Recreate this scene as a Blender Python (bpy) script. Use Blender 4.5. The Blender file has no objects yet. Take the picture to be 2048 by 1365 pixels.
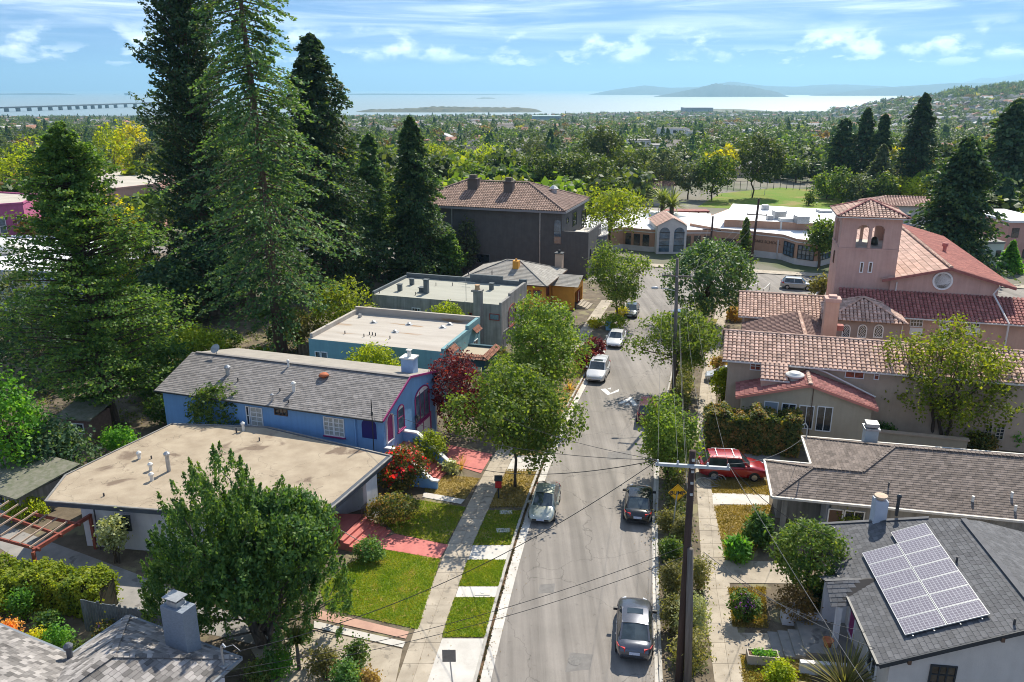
import bpy, bmesh, math, random
import numpy as np
from mathutils import Vector, Matrix
R = math.radians
random.seed(11)
rng = np.random.default_rng(11)
SC = bpy.context.scene
COL = SC.collection
# --- camera
CAM_H = 27.0
PITCH = math.atan((682.5 - 181.0) / 1593.0)
cam_d = bpy.data.cameras.new('camera'); cam = bpy.data.objects.new('camera', cam_d); COL.objects.link(cam)
cam_d.sensor_width = 36.0; cam_d.lens = 28.0; cam_d.clip_start = 0.5; cam_d.clip_end = 90000
cam.location = (0, 0, CAM_H); cam.rotation_euler = (math.pi / 2 - PITCH, 0, 0)
SC.camera = cam
# --- world, sun, exposure
SUN_AZ, SUN_EL = 25.0, 46.0            # degrees right of the view direction (+Y), above the horizon
world = bpy.data.worlds.new('World'); SC.world = world; world.use_nodes = True
wn, wl = world.node_tree.nodes, world.node_tree.links
wn.clear()
def N_(nt, kind, **kw):
	n = nt.nodes.new(kind)
	for k, v in kw.items():
		if k in n.inputs.keys() if isinstance(k, str) else False: n.inputs[k].default_value = v
		else: setattr(n, k, v)
	return n
SKY_GAMMA, SKY_GAIN, CLOUD = 0.36, (.43, .70, 1.16, 1), .78
def build_world():
	nt = world.node_tree; L = nt.links.new
	out = nt.nodes.new('ShaderNodeOutputWorld'); bg = nt.nodes.new('ShaderNodeBackground'); bg.inputs[1].default_value = 0.15
	sky = nt.nodes.new('ShaderNodeTexSky'); sky.sky_type = 'NISHITA'; sky.sun_disc = False
	sky.sun_elevation = R(SUN_EL); sky.sun_rotation = R(SUN_AZ); sky.altitude = 4000; sky.air_density = 1.0; sky.dust_density = 0.25; sky.ozone_density = 3.0
	tc = nt.nodes.new('ShaderNodeTexCoord'); sep = nt.nodes.new('ShaderNodeSeparateXYZ'); L(tc.outputs['Generated'], sep.inputs[0])
	def M(op, a, b=None, c=None):
		m = nt.nodes.new('ShaderNodeMath'); m.operation = op
		for i, v in enumerate((a, b, c)):
			if v is None: continue
			if isinstance(v, (int, float)): m.inputs[i].default_value = v
			else: L(v, m.inputs[i])
		return m.outputs[0]
	def smooth(v, lo, hi):
		m = nt.nodes.new('ShaderNodeMapRange'); m.interpolation_type = 'SMOOTHSTEP'; L(v, m.inputs[0])
		m.inputs[1].default_value = lo; m.inputs[2].default_value = hi; return m.outputs[0]
	az = M('ARCTAN2', sep.outputs[0], sep.outputs[1]); el = M('ARCSINE', sep.outputs[2])
	def noise(sx, sy, seed, detail=6, rough=.55, warp=0):
		cmb = nt.nodes.new('ShaderNodeCombineXYZ'); L(M('MULTIPLY', az, sx), cmb.inputs[0]); L(M('MULTIPLY', el, sy), cmb.inputs[1]); cmb.inputs[2].default_value = seed
		nz = nt.nodes.new('ShaderNodeTexNoise'); nz.inputs['Scale'].default_value = 1; nz.inputs['Detail'].default_value = detail; nz.inputs['Roughness'].default_value = rough
		nz.inputs['Distortion'].default_value = warp
		L(cmb.outputs[0], nz.inputs['Vector']); return nz.outputs[0]
	# thin streaks of high cloud, all round the sky; spread and brightened to fill shade
	cir = M('MULTIPLY', smooth(noise(5, 70, 3.3, 7, .6, .6), .36, .76), smooth(el, .035, .075))
	cir = M('MULTIPLY', cir, M('MULTIPLY_ADD', smooth(noise(2.2, 14, 8.1, 3), .35, .65), .6, .4))
	# small cumulus in a belt above the horizon
	base = noise(17, 30, 5.7, 7, .52, .15)
	belt = M('MULTIPLY', smooth(el, .027, .040), M('SUBTRACT', 1.0, smooth(el, .050, .078)))
	cum = M('MULTIPLY', smooth(base, .49, .63), belt)
	low = M('MULTIPLY', smooth(noise(26, 75, 1.7, 6, .55), .55, .64), M('MULTIPLY', smooth(el, .022, .03), M('SUBTRACT', 1.0, smooth(el, .036, .052))))
	def mixc(f, a, b, cb=None):
		m = nt.nodes.new('ShaderNodeMix'); m.data_type = 'RGBA'
		if isinstance(f, (int, float)): m.inputs[0].default_value = f
		else: L(f, m.inputs[0])
		L(a, m.inputs[6])
		if isinstance(b, tuple): m.inputs[7].default_value = b
		else: L(b, m.inputs[7])
		return m.outputs[2]
	gain = nt.nodes.new('ShaderNodeMix'); gain.data_type = 'RGBA'; gain.blend_type = 'MULTIPLY'; gain.inputs[0].default_value = 1
	gm = nt.nodes.new('ShaderNodeGamma'); gm.inputs[1].default_value = SKY_GAMMA; L(sky.outputs[0], gm.inputs[0])
	L(gm.outputs[0], gain.inputs[6]); gain.inputs[7].default_value = SKY_GAIN
	c = mixc(M('MULTIPLY', cir, .62), gain.outputs[2], (7.6 * CLOUD, 8.0 * CLOUD, 8.4 * CLOUD, 1))
	c = mixc(M('MULTIPLY', low, .45), c, (7.6 * CLOUD, 7.9 * CLOUD, 8.3 * CLOUD, 1))
	shade = smooth(noise(34, 62, 9.4, 5), .38, .62)
	cc = nt.nodes.new('ShaderNodeMix'); cc.data_type = 'RGBA'; L(shade, cc.inputs[0]); cc.inputs[6].default_value = (6.6 * CLOUD, 7.2 * CLOUD, 7.9 * CLOUD, 1); cc.inputs[7].default_value = (9.6 * CLOUD, 9.6 * CLOUD, 9.5 * CLOUD, 1)
	c = mixc(M('MULTIPLY', cum, .62), c, cc.outputs[2])
	L(c, bg.inputs[0]); L(bg.outputs[0], out.inputs[0])
build_world()
world.cycles.sampling_method = 'MANUAL'; world.cycles.sample_map_resolution = 256
sun_d = bpy.data.lights.new('sun', 'SUN'); sun_d.energy = 3.3; sun_d.angle = R(0.55); sun_d.color = (1.0, .93, .80)
sun = bpy.data.objects.new('sun', sun_d); COL.objects.link(sun)
SUN_DIR = Vector((math.sin(R(SUN_AZ)) * math.cos(R(SUN_EL)), math.cos(R(SUN_AZ)) * math.cos(R(SUN_EL)), math.sin(R(SUN_EL))))
sun.rotation_euler = SUN_DIR.to_track_quat('Z', 'Y').to_euler(); sun.location = SUN_DIR * 200
SC.view_settings.view_transform = 'Standard'; SC.view_settings.look = 'None'; SC.view_settings.exposure = 1.18; SC.view_settings.gamma = 1.0
SC.view_settings.use_curve_mapping = False
cy = SC.cycles
cy.use_denoising = True; cy.filter_width = 1.0; cy.max_bounces = 8; cy.diffuse_bounces = 4; cy.glossy_bounces = 2; cy.transmission_bounces = 4; cy.transparent_max_bounces = 4; cy.volume_bounces = 0
cy.caustics_reflective = False; cy.caustics_refractive = False; cy.sample_clamp_indirect = 4
try: cy.denoiser = 'OPENIMAGEDENOISE'; cy.denoising_prefilter = 'ACCURATE'
except Exception: pass
# --- survey helpers: the photograph's sight lines meet the terrain
CS, SN = math.cos(PITCH), math.sin(PITCH)
SEA_Z = -62.0
SHORE_Y = 2650.0
def gz(y):                                    # height of the terrain: flat block, then a long slope to the bay
	if y < 45: return 0.0
	return -0.02 * (y - 45) if y < 300 else max(SEA_Z + 1.5, -5.1 - (y - 300) * (SEA_Z * -1 - 6.6) / (SHORE_Y - 300))
def ray(px, py):
	u, v = (px - 1024.0) / 1593.0, (py - 682.5) / 1593.0
	return u, CS - v * SN, -(SN + v * CS)
def at(px, py, z):
	a, b, d = ray(px, py); t = (z - CAM_H) / d
	return Vector((a * t, b * t, z))
def aty(px, py, Y):
	a, b, d = ray(px, py); t = Y / b
	return Vector((a * t, Y, CAM_H + d * t))
def gd(px, py, h=0.0):
	a, b, d = ray(px, py); y = 60.0
	for _ in range(40):
		t = (gz(y) + h - CAM_H) / d; y = b * t
	return Vector((a * t, y, gz(y) + h))
# --- materials
MATS = {}
def new_mat(name):
	m = bpy.data.materials.new(name); m.use_nodes = True; m.node_tree.nodes.clear(); return m, m.node_tree
def _c(c): return (c[0], c[1], c[2], 1)
def pbr(name, col, rough=.8, col2=None, scale=4.0, mixr=(.35, .65), bump=0.0, bscale=None, metal=0.0, spec=.4, island=0.0, stretch=None, detail=5, spots=None, coat=0.0, streak=0.0, cracks=None):
	"""general surface: two-tone noise, optional per-piece variation, bump, stains"""
	if name in MATS: return MATS[name]
	m, nt = new_mat(name); L = nt.links.new
	out = nt.nodes.new('ShaderNodeOutputMaterial'); b = nt.nodes.new('ShaderNodeBsdfPrincipled')
	b.inputs['Roughness'].default_value = rough; b.inputs['Metallic'].default_value = metal; b.inputs['Specular IOR Level'].default_value = spec
	b.inputs['Coat Weight'].default_value = coat
	tc = nt.nodes.new('ShaderNodeTexCoord'); vec = tc.outputs['Object']
	if stretch:
		mp = nt.nodes.new('ShaderNodeMapping'); mp.inputs['Scale'].default_value = stretch; L(vec, mp.inputs[0]); vec = mp.outputs[0]
	col_out = None
	if col2 is not None:
		nz = nt.nodes.new('ShaderNodeTexNoise'); nz.inputs['Scale'].default_value = scale; nz.inputs['Detail'].default_value = detail; nz.inputs['Roughness'].default_value = .6; L(vec, nz.inputs['Vector'])
		mr = nt.nodes.new('ShaderNodeMapRange'); mr.inputs[1].default_value = mixr[0]; mr.inputs[2].default_value = mixr[1]; L(nz.outputs[0], mr.inputs[0])
		mx = nt.nodes.new('ShaderNodeMix'); mx.data_type = 'RGBA'; mx.inputs[6].default_value = _c(col); mx.inputs[7].default_value = _c(col2); L(mr.outputs[0], mx.inputs[0]); col_out = mx.outputs[2]
	if spots is not None:                    # (colour, scale, threshold): blotches with a shape of their own
		nz = nt.nodes.new('ShaderNodeTexNoise'); nz.inputs['Scale'].default_value = spots[1]; nz.inputs['Detail'].default_value = 6; nz.inputs['Distortion'].default_value = .4; L(vec, nz.inputs['Vector'])
		mr = nt.nodes.new('ShaderNodeMapRange'); mr.inputs[1].default_value = spots[2]; mr.inputs[2].default_value = spots[2] + .07; L(nz.outputs[0], mr.inputs[0])
		mx = nt.nodes.new('ShaderNodeMix'); mx.data_type = 'RGBA'; mx.inputs[7].default_value = _c(spots[0]); L(mr.outputs[0], mx.inputs[0])
		if col_out is not None: L(col_out, mx.inputs[6])
		else: mx.inputs[6].default_value = _c(col)
		col_out = mx.outputs[2]
	if cracks:                               # (scale, width, factor): a net of fine cracks
		wp = nt.nodes.new('ShaderNodeTexNoise'); wp.inputs['Scale'].default_value = cracks[0] * 4; wp.inputs['Detail'].default_value = 5; L(vec, wp.inputs['Vector'])
		va = nt.nodes.new('ShaderNodeVectorMath'); va.operation = 'MULTIPLY_ADD'; L(wp.outputs[1], va.inputs[0]); va.inputs[1].default_value = (.45 / cracks[0],) * 3; L(vec, va.inputs[2])
		vo = nt.nodes.new('ShaderNodeTexVoronoi'); vo.feature = 'DISTANCE_TO_EDGE'; vo.inputs['Scale'].default_value = cracks[0]; L(va.outputs[0], vo.inputs['Vector'])
		mr = nt.nodes.new('ShaderNodeMapRange'); mr.inputs[2].default_value = cracks[1]; mr.inputs[3].default_value = cracks[2]; mr.inputs[4].default_value = 1; L(vo.outputs['Distance'], mr.inputs[0])
		hs = nt.nodes.new('ShaderNodeMix'); hs.data_type = 'RGBA'; hs.blend_type = 'MULTIPLY'; hs.inputs[0].default_value = 1
		if col_out is not None: L(col_out, hs.inputs[6])
		else: hs.inputs[6].default_value = _c(col)
		L(mr.outputs[0], hs.inputs[7]); col_out = hs.outputs[2]
	if streak > 0:                           # rain streaks down a wall
		mp = nt.nodes.new('ShaderNodeMapping'); mp.inputs['Scale'].default_value = (3.2, 3.2, .22); L(tc.outputs['Object'], mp.inputs[0])
		nz = nt.nodes.new('ShaderNodeTexNoise'); nz.inputs['Scale'].default_value = 1.3; nz.inputs['Detail'].default_value = 6; L(mp.outputs[0], nz.inputs['Vector'])
		mr = nt.nodes.new('ShaderNodeMapRange'); mr.inputs[1].default_value = .4; mr.inputs[2].default_value = .75; mr.inputs[3].default_value = 1; mr.inputs[4].default_value = 1 - streak; L(nz.outputs[0], mr.inputs[0])
		hs = nt.nodes.new('ShaderNodeMix'); hs.data_type = 'RGBA'; hs.blend_type = 'MULTIPLY'; hs.inputs[0].default_value = 1
		if col_out is not None: L(col_out, hs.inputs[6])
		else: hs.inputs[6].default_value = _c(col)
		L(mr.outputs[0], hs.inputs[7]); col_out = hs.outputs[2]
	if island > 0:
		ge = nt.nodes.new('ShaderNodeNewGeometry'); oi = nt.nodes.new('ShaderNodeObjectInfo'); ad = nt.nodes.new('ShaderNodeMath'); ad.operation = 'ADD'
		L(ge.outputs['Random Per Island'], ad.inputs[0]); L(oi.outputs['Random'], ad.inputs[1])
		fr = nt.nodes.new('ShaderNodeMath'); fr.operation = 'FRACT'; L(ad.outputs[0], fr.inputs[0])
		mr = nt.nodes.new('ShaderNodeMapRange'); mr.inputs[3].default_value = 1 - island; mr.inputs[4].default_value = 1 + island; L(fr.outputs[0], mr.inputs[0])
		hs = nt.nodes.new('ShaderNodeMix'); hs.data_type = 'RGBA'; hs.blend_type = 'MULTIPLY'; hs.inputs[0].default_value = 1
		if col_out is not None: L(col_out, hs.inputs[6])
		else: hs.inputs[6].default_value = _c(col)
		L(mr.outputs[0], hs.inputs[7]); col_out = hs.outputs[2]
	if col_out is not None: L(col_out, b.inputs['Base Color'])
	else: b.inputs['Base Color'].default_value = _c(col)
	if bump > 0:
		nz = nt.nodes.new('ShaderNodeTexNoise'); nz.inputs['Scale'].default_value = bscale or scale * 6; nz.inputs['Detail'].default_value = 4; L(vec, nz.inputs['Vector'])
		bp = nt.nodes.new('ShaderNodeBump'); bp.inputs['Strength'].default_value = bump; bp.inputs['Distance'].default_value = .05; L(nz.outputs[0], bp.inputs['Height']); L(bp.outputs[0], b.inputs['Normal'])
	L(b.outputs[0], out.inputs[0]); MATS[name] = m; return m
def leafmat(name, dark, mid, light, trans=.35, gloss=.25):
	if name in MATS: return MATS[name]
	dark, mid, light = tuple(c * 1.6 + .005 for c in dark), tuple(c * 1.65 for c in mid), tuple(c * 1.4 for c in light); trans = min(.5, trans + .12)
	m, nt = new_mat(name); L = nt.links.new
	out = nt.nodes.new('ShaderNodeOutputMaterial')
	ge = nt.nodes.new('ShaderNodeNewGeometry'); oi = nt.nodes.new('ShaderNodeObjectInfo')
	tc = nt.nodes.new('ShaderNodeTexCoord'); nz = nt.nodes.new('ShaderNodeTexNoise'); nz.inputs['Scale'].default_value = .9; nz.inputs['Detail'].default_value = 3; L(tc.outputs['Object'], nz.inputs['Vector'])
	s1 = nt.nodes.new('ShaderNodeMath'); s1.operation = 'MULTIPLY_ADD'; L(nz.outputs[0], s1.inputs[0]); s1.inputs[1].default_value = 1.1; s1.inputs[2].default_value = -.3
	s2 = nt.nodes.new('ShaderNodeMath'); s2.operation = 'MULTIPLY_ADD'; L(ge.outputs['Random Per Island'], s2.inputs[0]); s2.inputs[1].default_value = .5; L(s1.outputs[0], s2.inputs[2])
	rp = nt.nodes.new('ShaderNodeValToRGB'); e = rp.color_ramp.elements
	e[0].position = .15; e[0].color = _c(dark); e[1].position = .85; e[1].color = _c(light); k = e.new(.5); k.color = _c(mid)
	L(s2.outputs[0], rp.inputs[0])
	hv = nt.nodes.new('ShaderNodeHueSaturation'); mr = nt.nodes.new('ShaderNodeMapRange'); mr.inputs[3].default_value = .75; mr.inputs[4].default_value = 1.25; L(oi.outputs['Random'], mr.inputs[0]); L(mr.outputs[0], hv.inputs['Value']); L(rp.outputs[0], hv.inputs['Color'])
	df = nt.nodes.new('ShaderNodeBsdfPrincipled'); df.inputs['Roughness'].default_value = .55; df.inputs['Specular IOR Level'].default_value = gloss; L(hv.outputs[0], df.inputs['Base Color'])
	tr = nt.nodes.new('ShaderNodeBsdfTranslucent'); br = nt.nodes.new('ShaderNodeMix'); br.data_type = 'RGBA'; br.blend_type = 'MULTIPLY'; br.inputs[0].default_value = 1; L(hv.outputs[0], br.inputs[6]); br.inputs[7].default_value = (1.6, 1.52, .45, 1)
	L(br.outputs[2], tr.inputs[0])
	mx = nt.nodes.new('ShaderNodeMixShader'); mx.inputs[0].default_value = trans; L(df.outputs[0], mx.inputs[1]); L(tr.outputs[0], mx.inputs[2]); L(mx.outputs[0], out.inputs[0])
	MATS[name] = m; return m
def glassmat(name, col=(.02, .03, .04), rough=.06):
	if name in MATS: return MATS[name]
	return pbr(name, col, rough, spec=.8, col2=tuple(min(1, c * 2.2 + .01) for c in col), scale=1.2)
def paint(name, col, rough=.28, metal=.25):
	return pbr(name, col, rough, metal=metal, coat=.6, spec=.5, col2=tuple(c * .9 for c in col), scale=1.5)
# --- mesh builder
class MB:
	def __init__(s): s.v = []; s.f = []; s.m = []; s.M = None
	def add(s, vs, fs, m=0):
		o = len(s.v)
		if s.M is not None: vs = [s.M @ Vector(p) for p in vs]
		s.v.extend(tuple(p) for p in vs); s.f.extend(tuple(i + o for i in f) for f in fs); s.m.extend([m] * len(fs)); return s
	def quad(s, a, b, c, d, m=0): return s.add([a, b, c, d], [(0, 1, 2, 3)], m)
	def poly(s, pts, m=0): return s.add(pts, [tuple(range(len(pts)))], m)
	def box(s, x0, y0, z0, x1, y1, z1, m=0):
		return s.add([(x0, y0, z0), (x1, y0, z0), (x1, y1, z0), (x0, y1, z0), (x0, y0, z1), (x1, y0, z1), (x1, y1, z1), (x0, y1, z1)],
					 [(0, 3, 2, 1), (4, 5, 6, 7), (0, 1, 5, 4), (1, 2, 6, 5), (2, 3, 7, 6), (3, 0, 4, 7)], m)
	def prism(s, pts, z0, z1, m=0):
		n = len(pts); z0s = z0 if hasattr(z0, '__len__') else [z0] * n; z1s = z1 if hasattr(z1, '__len__') else [z1] * n
		vs = [(p[0], p[1], z0s[i]) for i, p in enumerate(pts)] + [(p[0], p[1], z1s[i]) for i, p in enumerate(pts)]
		fs = [tuple(range(n - 1, -1, -1)), tuple(range(n, 2 * n))] + [(i, (i + 1) % n, n + (i + 1) % n, n + i) for i in range(n)]
		return s.add(vs, fs, m)
	def slab(s, pts, d, m=0):                 # a 3-D polygon thickened by the vector d
		n = len(pts); d = Vector(d); vs = [Vector(p) for p in pts] + [Vector(p) + d for p in pts]
		return s.add(vs, [tuple(range(n - 1, -1, -1)), tuple(range(n, 2 * n))] + [(i, (i + 1) % n, n + (i + 1) % n, n + i) for i in range(n)], m)
	def bar(s, p, q, w, h=None, m=0):
		p, q = Vector(p), Vector(q); d = (q - p); l = d.length
		if l < 1e-6: return s
		d /= l; up = Vector((0, 0, 1)) if abs(d.z) < .95 else Vector((0, 1, 0)); a = d.cross(up).normalized() * w / 2; b = a.cross(d).normalized() * (h or w) / 2
		vs = [p - a - b, p + a - b, p + a + b, p - a + b, q - a - b, q + a - b, q + a + b, q - a + b]
		return s.add(vs, [(0, 3, 2, 1), (4, 5, 6, 7), (0, 1, 5, 4), (1, 2, 6, 5), (2, 3, 7, 6), (3, 0, 4, 7)], m)
	def tube(s, pts, r, n=6, m=0, cap=True):
		pts = [Vector(p) for p in pts]; k = len(pts); rs = r if hasattr(r, '__len__') else [r] * k
		vs = []; prev = None
		for i, p in enumerate(pts):
			d = (pts[min(i + 1, k - 1)] - pts[max(i - 1, 0)])
			d = d.normalized() if d.length > 1e-9 else Vector((0, 0, 1))
			ref = prev if prev is not None and abs(prev.dot(d)) < .9 else (Vector((1, 0, 0)) if abs(d.x) < .8 else Vector((0, 1, 0)))
			a = (ref - d * ref.dot(d)).normalized(); b = d.cross(a); prev = a
			for j in range(n):
				t = 2 * math.pi * j / n; vs.append(p + (a * math.cos(t) + b * math.sin(t)) * rs[i])
		fs = [(i * n + j, i * n + (j + 1) % n, (i + 1) * n + (j + 1) % n, (i + 1) * n + j) for i in range(k - 1) for j in range(n)]
		if cap: fs += [tuple(range(n - 1, -1, -1)), tuple(range((k - 1) * n, k * n))]
		return s.add(vs, fs, m)
	def lathe(s, prof, c=(0, 0, 0), n=12, m=0):   # prof: (radius, z)
		vs = []; c = Vector(c)
		for r, z in prof:
			for j in range(n):
				t = 2 * math.pi * j / n; vs.append((c.x + r * math.cos(t), c.y + r * math.sin(t), c.z + z))
		k = len(prof)
		fs = [(i * n + j, i * n + (j + 1) % n, (i + 1) * n + (j + 1) % n, (i + 1) * n + j) for i in range(k - 1) for j in range(n)]
		fs += [tuple(range(n - 1, -1, -1)), tuple(range((k - 1) * n, k * n))]
		return s.add(vs, fs, m)
	def mesh(s, name, mats, smooth=False):
		me = bpy.data.meshes.new(name); me.from_pydata(s.v, [], s.f)
		for mt in (mats if isinstance(mats, (list, tuple)) else [mats]): me.materials.append(mt)
		if any(s.m): me.polygons.foreach_set('material_index', s.m)
		if smooth: me.polygons.foreach_set('use_smooth', [True] * len(s.f))
		me.update(); return me
	def build(s, name, mats, parent=None, smooth=False, loc=None, rotz=None, fix=True):
		me = s.mesh(name, mats, smooth)
		if fix and len(s.f) < 60000:
			bm = bmesh.new(); bm.from_mesh(me); bmesh.ops.recalc_face_normals(bm, faces=bm.faces); bm.to_mesh(me); bm.free()
		return link(name, me, parent, loc, rotz)
def link(name, me, parent=None, loc=None, rotz=None):
	o = bpy.data.objects.new(name, me); COL.objects.link(o)
	if parent is not None: o.parent = parent
	if loc is not None: o.location = loc
	if rotz is not None: o.rotation_euler.z = rotz
	return o
def tag(o, label=None, cat=None, group=None, kind=None):
	if label: o['label'] = label
	if cat: o['category'] = cat
	if group: o['group'] = group
	if kind: o['kind'] = kind
	return o
def thing(name, label, cat, loc=(0, 0, 0), rotz=0.0, group=None):
	o = bpy.data.objects.new(name, None); COL.objects.link(o); o.location = loc; o.rotation_euler.z = rotz; o.empty_display_size = .3
	return tag(o, label, cat, group)
def copy_tree(o, parent=None):
	c = o.copy(); COL.objects.link(c); c.parent = parent
	for ch in list(o.children): copy_tree(ch, c)
	return c
def np_mesh(name, V, Fq, mat, smooth=False):
	me = bpy.data.meshes.new(name); n = len(V); k = Fq.shape[1]; nf = len(Fq)
	me.vertices.add(n); me.vertices.foreach_set('co', np.ascontiguousarray(V, dtype=np.float32).ravel())
	me.loops.add(nf * k); me.loops.foreach_set('vertex_index', np.ascontiguousarray(Fq, dtype=np.int32).ravel())
	me.polygons.add(nf); me.polygons.foreach_set('loop_start', np.arange(0, nf * k, k, dtype=np.int32)); me.polygons.foreach_set('loop_total', np.full(nf, k, dtype=np.int32))
	for mt in (mat if isinstance(mat, (list, tuple)) else [mat]): me.materials.append(mt)
	me.update(calc_edges=True); return me
# --- setting: terrain, street, pavements
m_soil = pbr('soil', (.16, .125, .085), .95, (.095, .075, .05), 1.1, bump=.5, bscale=9, spots=((.21, .185, .10), .7, .56))
m_town = pbr('town_ground', (.12, .12, .075), .95, (.2, .18, .15), .05, bump=.2, bscale=1, spots=((.07, .09, .035), .03, .5))
def asphalt_mat():
	m, nt = new_mat('asphalt'); L = nt.links.new
	out = nt.nodes.new('ShaderNodeOutputMaterial'); b = nt.nodes.new('ShaderNodeBsdfPrincipled'); b.inputs['Roughness'].default_value = .82; b.inputs['Specular IOR Level'].default_value = .3
	tc = nt.nodes.new('ShaderNodeTexCoord')
	def nz(scale, stretch=None, detail=5):
		v = tc.outputs['Object']
		if stretch:
			mp = nt.nodes.new('ShaderNodeMapping'); mp.inputs['Rotation'].default_value = (0, 0, R(10)); mp.inputs['Scale'].default_value = stretch; L(v, mp.inputs[0]); v = mp.outputs[0]
		n = nt.nodes.new('ShaderNodeTexNoise'); n.inputs['Scale'].default_value = scale; n.inputs['Detail'].default_value = detail; n.inputs['Roughness'].default_value = .65; L(v, n.inputs['Vector']); return n.outputs[0]
	def rng_(v, a, b_, lo, hi):
		r = nt.nodes.new('ShaderNodeMapRange'); r.inputs[1].default_value = a; r.inputs[2].default_value = b_; r.inputs[3].default_value = lo; r.inputs[4].default_value = hi; L(v, r.inputs[0]); return r.outputs[0]
	def mul(a, b_):
		k = nt.nodes.new('ShaderNodeMath'); k.operation = 'MULTIPLY'; L(a, k.inputs[0]); L(b_, k.inputs[1]); return k.outputs[0]
	f = mul(rng_(nz(1.0, (1.1, .035, 1)), .35, .7, .70, 1.18), rng_(nz(.35), .3, .7, .88, 1.1))     # wheel-track wear, broad blotches
	f = mul(f, rng_(nz(38.0), .3, .7, .88, 1.12)); f = mul(f, rng_(nz(2.2, None, 8), .62, .7, 1.0, .72))  # aggregate, oil spots
	# tar-sealed cracks
	vo = nt.nodes.new('ShaderNodeTexVoronoi'); vo.feature = 'DISTANCE_TO_EDGE'; vo.inputs['Scale'].default_value = .16
	wp = nt.nodes.new('ShaderNodeTexNoise'); wp.inputs['Scale'].default_value = .8; wp.inputs['Detail'].default_value = 5; L(tc.outputs['Object'], wp.inputs['Vector'])
	va = nt.nodes.new('ShaderNodeVectorMath'); va.operation = 'MULTIPLY_ADD'; L(wp.outputs[1], va.inputs[0]); va.inputs[1].default_value = (2, 2, 0); L(tc.outputs['Object'], va.inputs[2]); L(va.outputs[0], vo.inputs['Vector'])
	f = mul(f, rng_(vo.outputs['Distance'], .0, .006, .62, 1.0))
	mx = nt.nodes.new('ShaderNodeMix'); mx.data_type = 'RGBA'; mx.blend_type = 'MULTIPLY'; mx.inputs[0].default_value = 1; mx.inputs[6].default_value = (.235, .212, .188, 1); L(f, mx.inputs[7]); L(mx.outputs[2], b.inputs['Base Color'])
	bp = nt.nodes.new('ShaderNodeBump'); bp.inputs['Strength'].default_value = .25; bp.inputs['Distance'].default_value = .02; L(nz(60.0), bp.inputs['Height']); L(bp.outputs[0], b.inputs['Normal'])
	L(b.outputs[0], out.inputs[0]); return m
m_asph = asphalt_mat()
m_conc = pbr('concrete', (.42, .36, .28), .85, (.31, .262, .2), .9, bump=.15, bscale=30, island=.07, spots=((.235, .20, .155), 1.7, .6), cracks=(.35, .004, .55))
m_conc_w = pbr('concrete_pale', (.56, .53, .48), .8, (.46, .43, .385), 1.2, bump=.12, bscale=30, island=.05)
m_conc_g = pbr('concrete_grey', (.29, .27, .245), .85, (.2, .19, .175), .9, bump=.15, bscale=20, spots=((.14, .13, .12), 1.2, .6))
m_redconc = pbr('red_concrete', (.52, .155, .13), .7, (.42, .115, .10), 1.5, bump=.1, bscale=30, island=.05)
m_pinkconc = pbr('salmon_concrete', (.50, .30, .22), .8, (.40, .235, .175), 1.4, bump=.1, bscale=30, island=.06)
def grassmat(name, a, b, c, sc=1.0):
	return pbr(name, a, .95, b, .8 * sc, (.3, .68), bump=.9, bscale=22, spots=(c, 1.1 * sc, .55), spec=.15, detail=9)
m_lawn = grassmat('lawn_green', (.11, .18, .018), (.18, .215, .03), (.27, .22, .06))
m_lawn2 = grassmat('lawn_mixed', (.125, .15, .022), (.235, .195, .045), (.30, .235, .09))
m_dry = grassmat('lawn_dry', (.335, .25, .085), (.27, .20, .075), (.17, .13, .06))
m_field = grassmat('field_green', (.10, .21, .02), (.19, .21, .04), (.25, .22, .075), .12)
m_mulch = pbr('bark_mulch', (.2, .105, .06), .95, (.1, .06, .035), 7, bump=.9, bscale=25, spots=((.30, .18, .11), 8, .6))
LCf = np.polyfit([20, 31.4, 43.2, 49.7, 54.7, 62.2, 72.5, 82.6, 93.4, 107.8], [-3.1, -1.6, .1, 1.15, 2.1, 3.9, 6.6, 9.3, 12.2, 16.1], 4)
RCf = np.polyfit([20, 31.4, 41.2, 49.4, 60, 68.8, 76.6, 90, 100, 108], [5.4, 7.05, 8.5, 10.0, 12.2, 14.2, 16.2, 20.2, 23.2, 25.6], 4)
def LC(y): return float(np.polyval(LCf, y))
def RC(y): return float(np.polyval(RCf, y))
def struct(o, label=None): o['kind'] = 'structure'; return tag(o, label)
def stuff(o, label=None, cat=None): o['kind'] = 'stuff'; return tag(o, label, cat)
def strip(name, fl, fr, ys, h, mat, parent=None, h2=None):
	b = MB(); ys = sorted(set(list(ys) + ([45.0] if ys[0] < 45 < ys[-1] else [])))
	for a, c in zip(ys[:-1], ys[1:]):
		b.quad((fl(a), a, gz(a) + h), (fr(a), a, gz(a) + h), (fr(c), c, gz(c) + h), (fl(c), c, gz(c) + h))
	return b.build(name, mat, parent)
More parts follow.
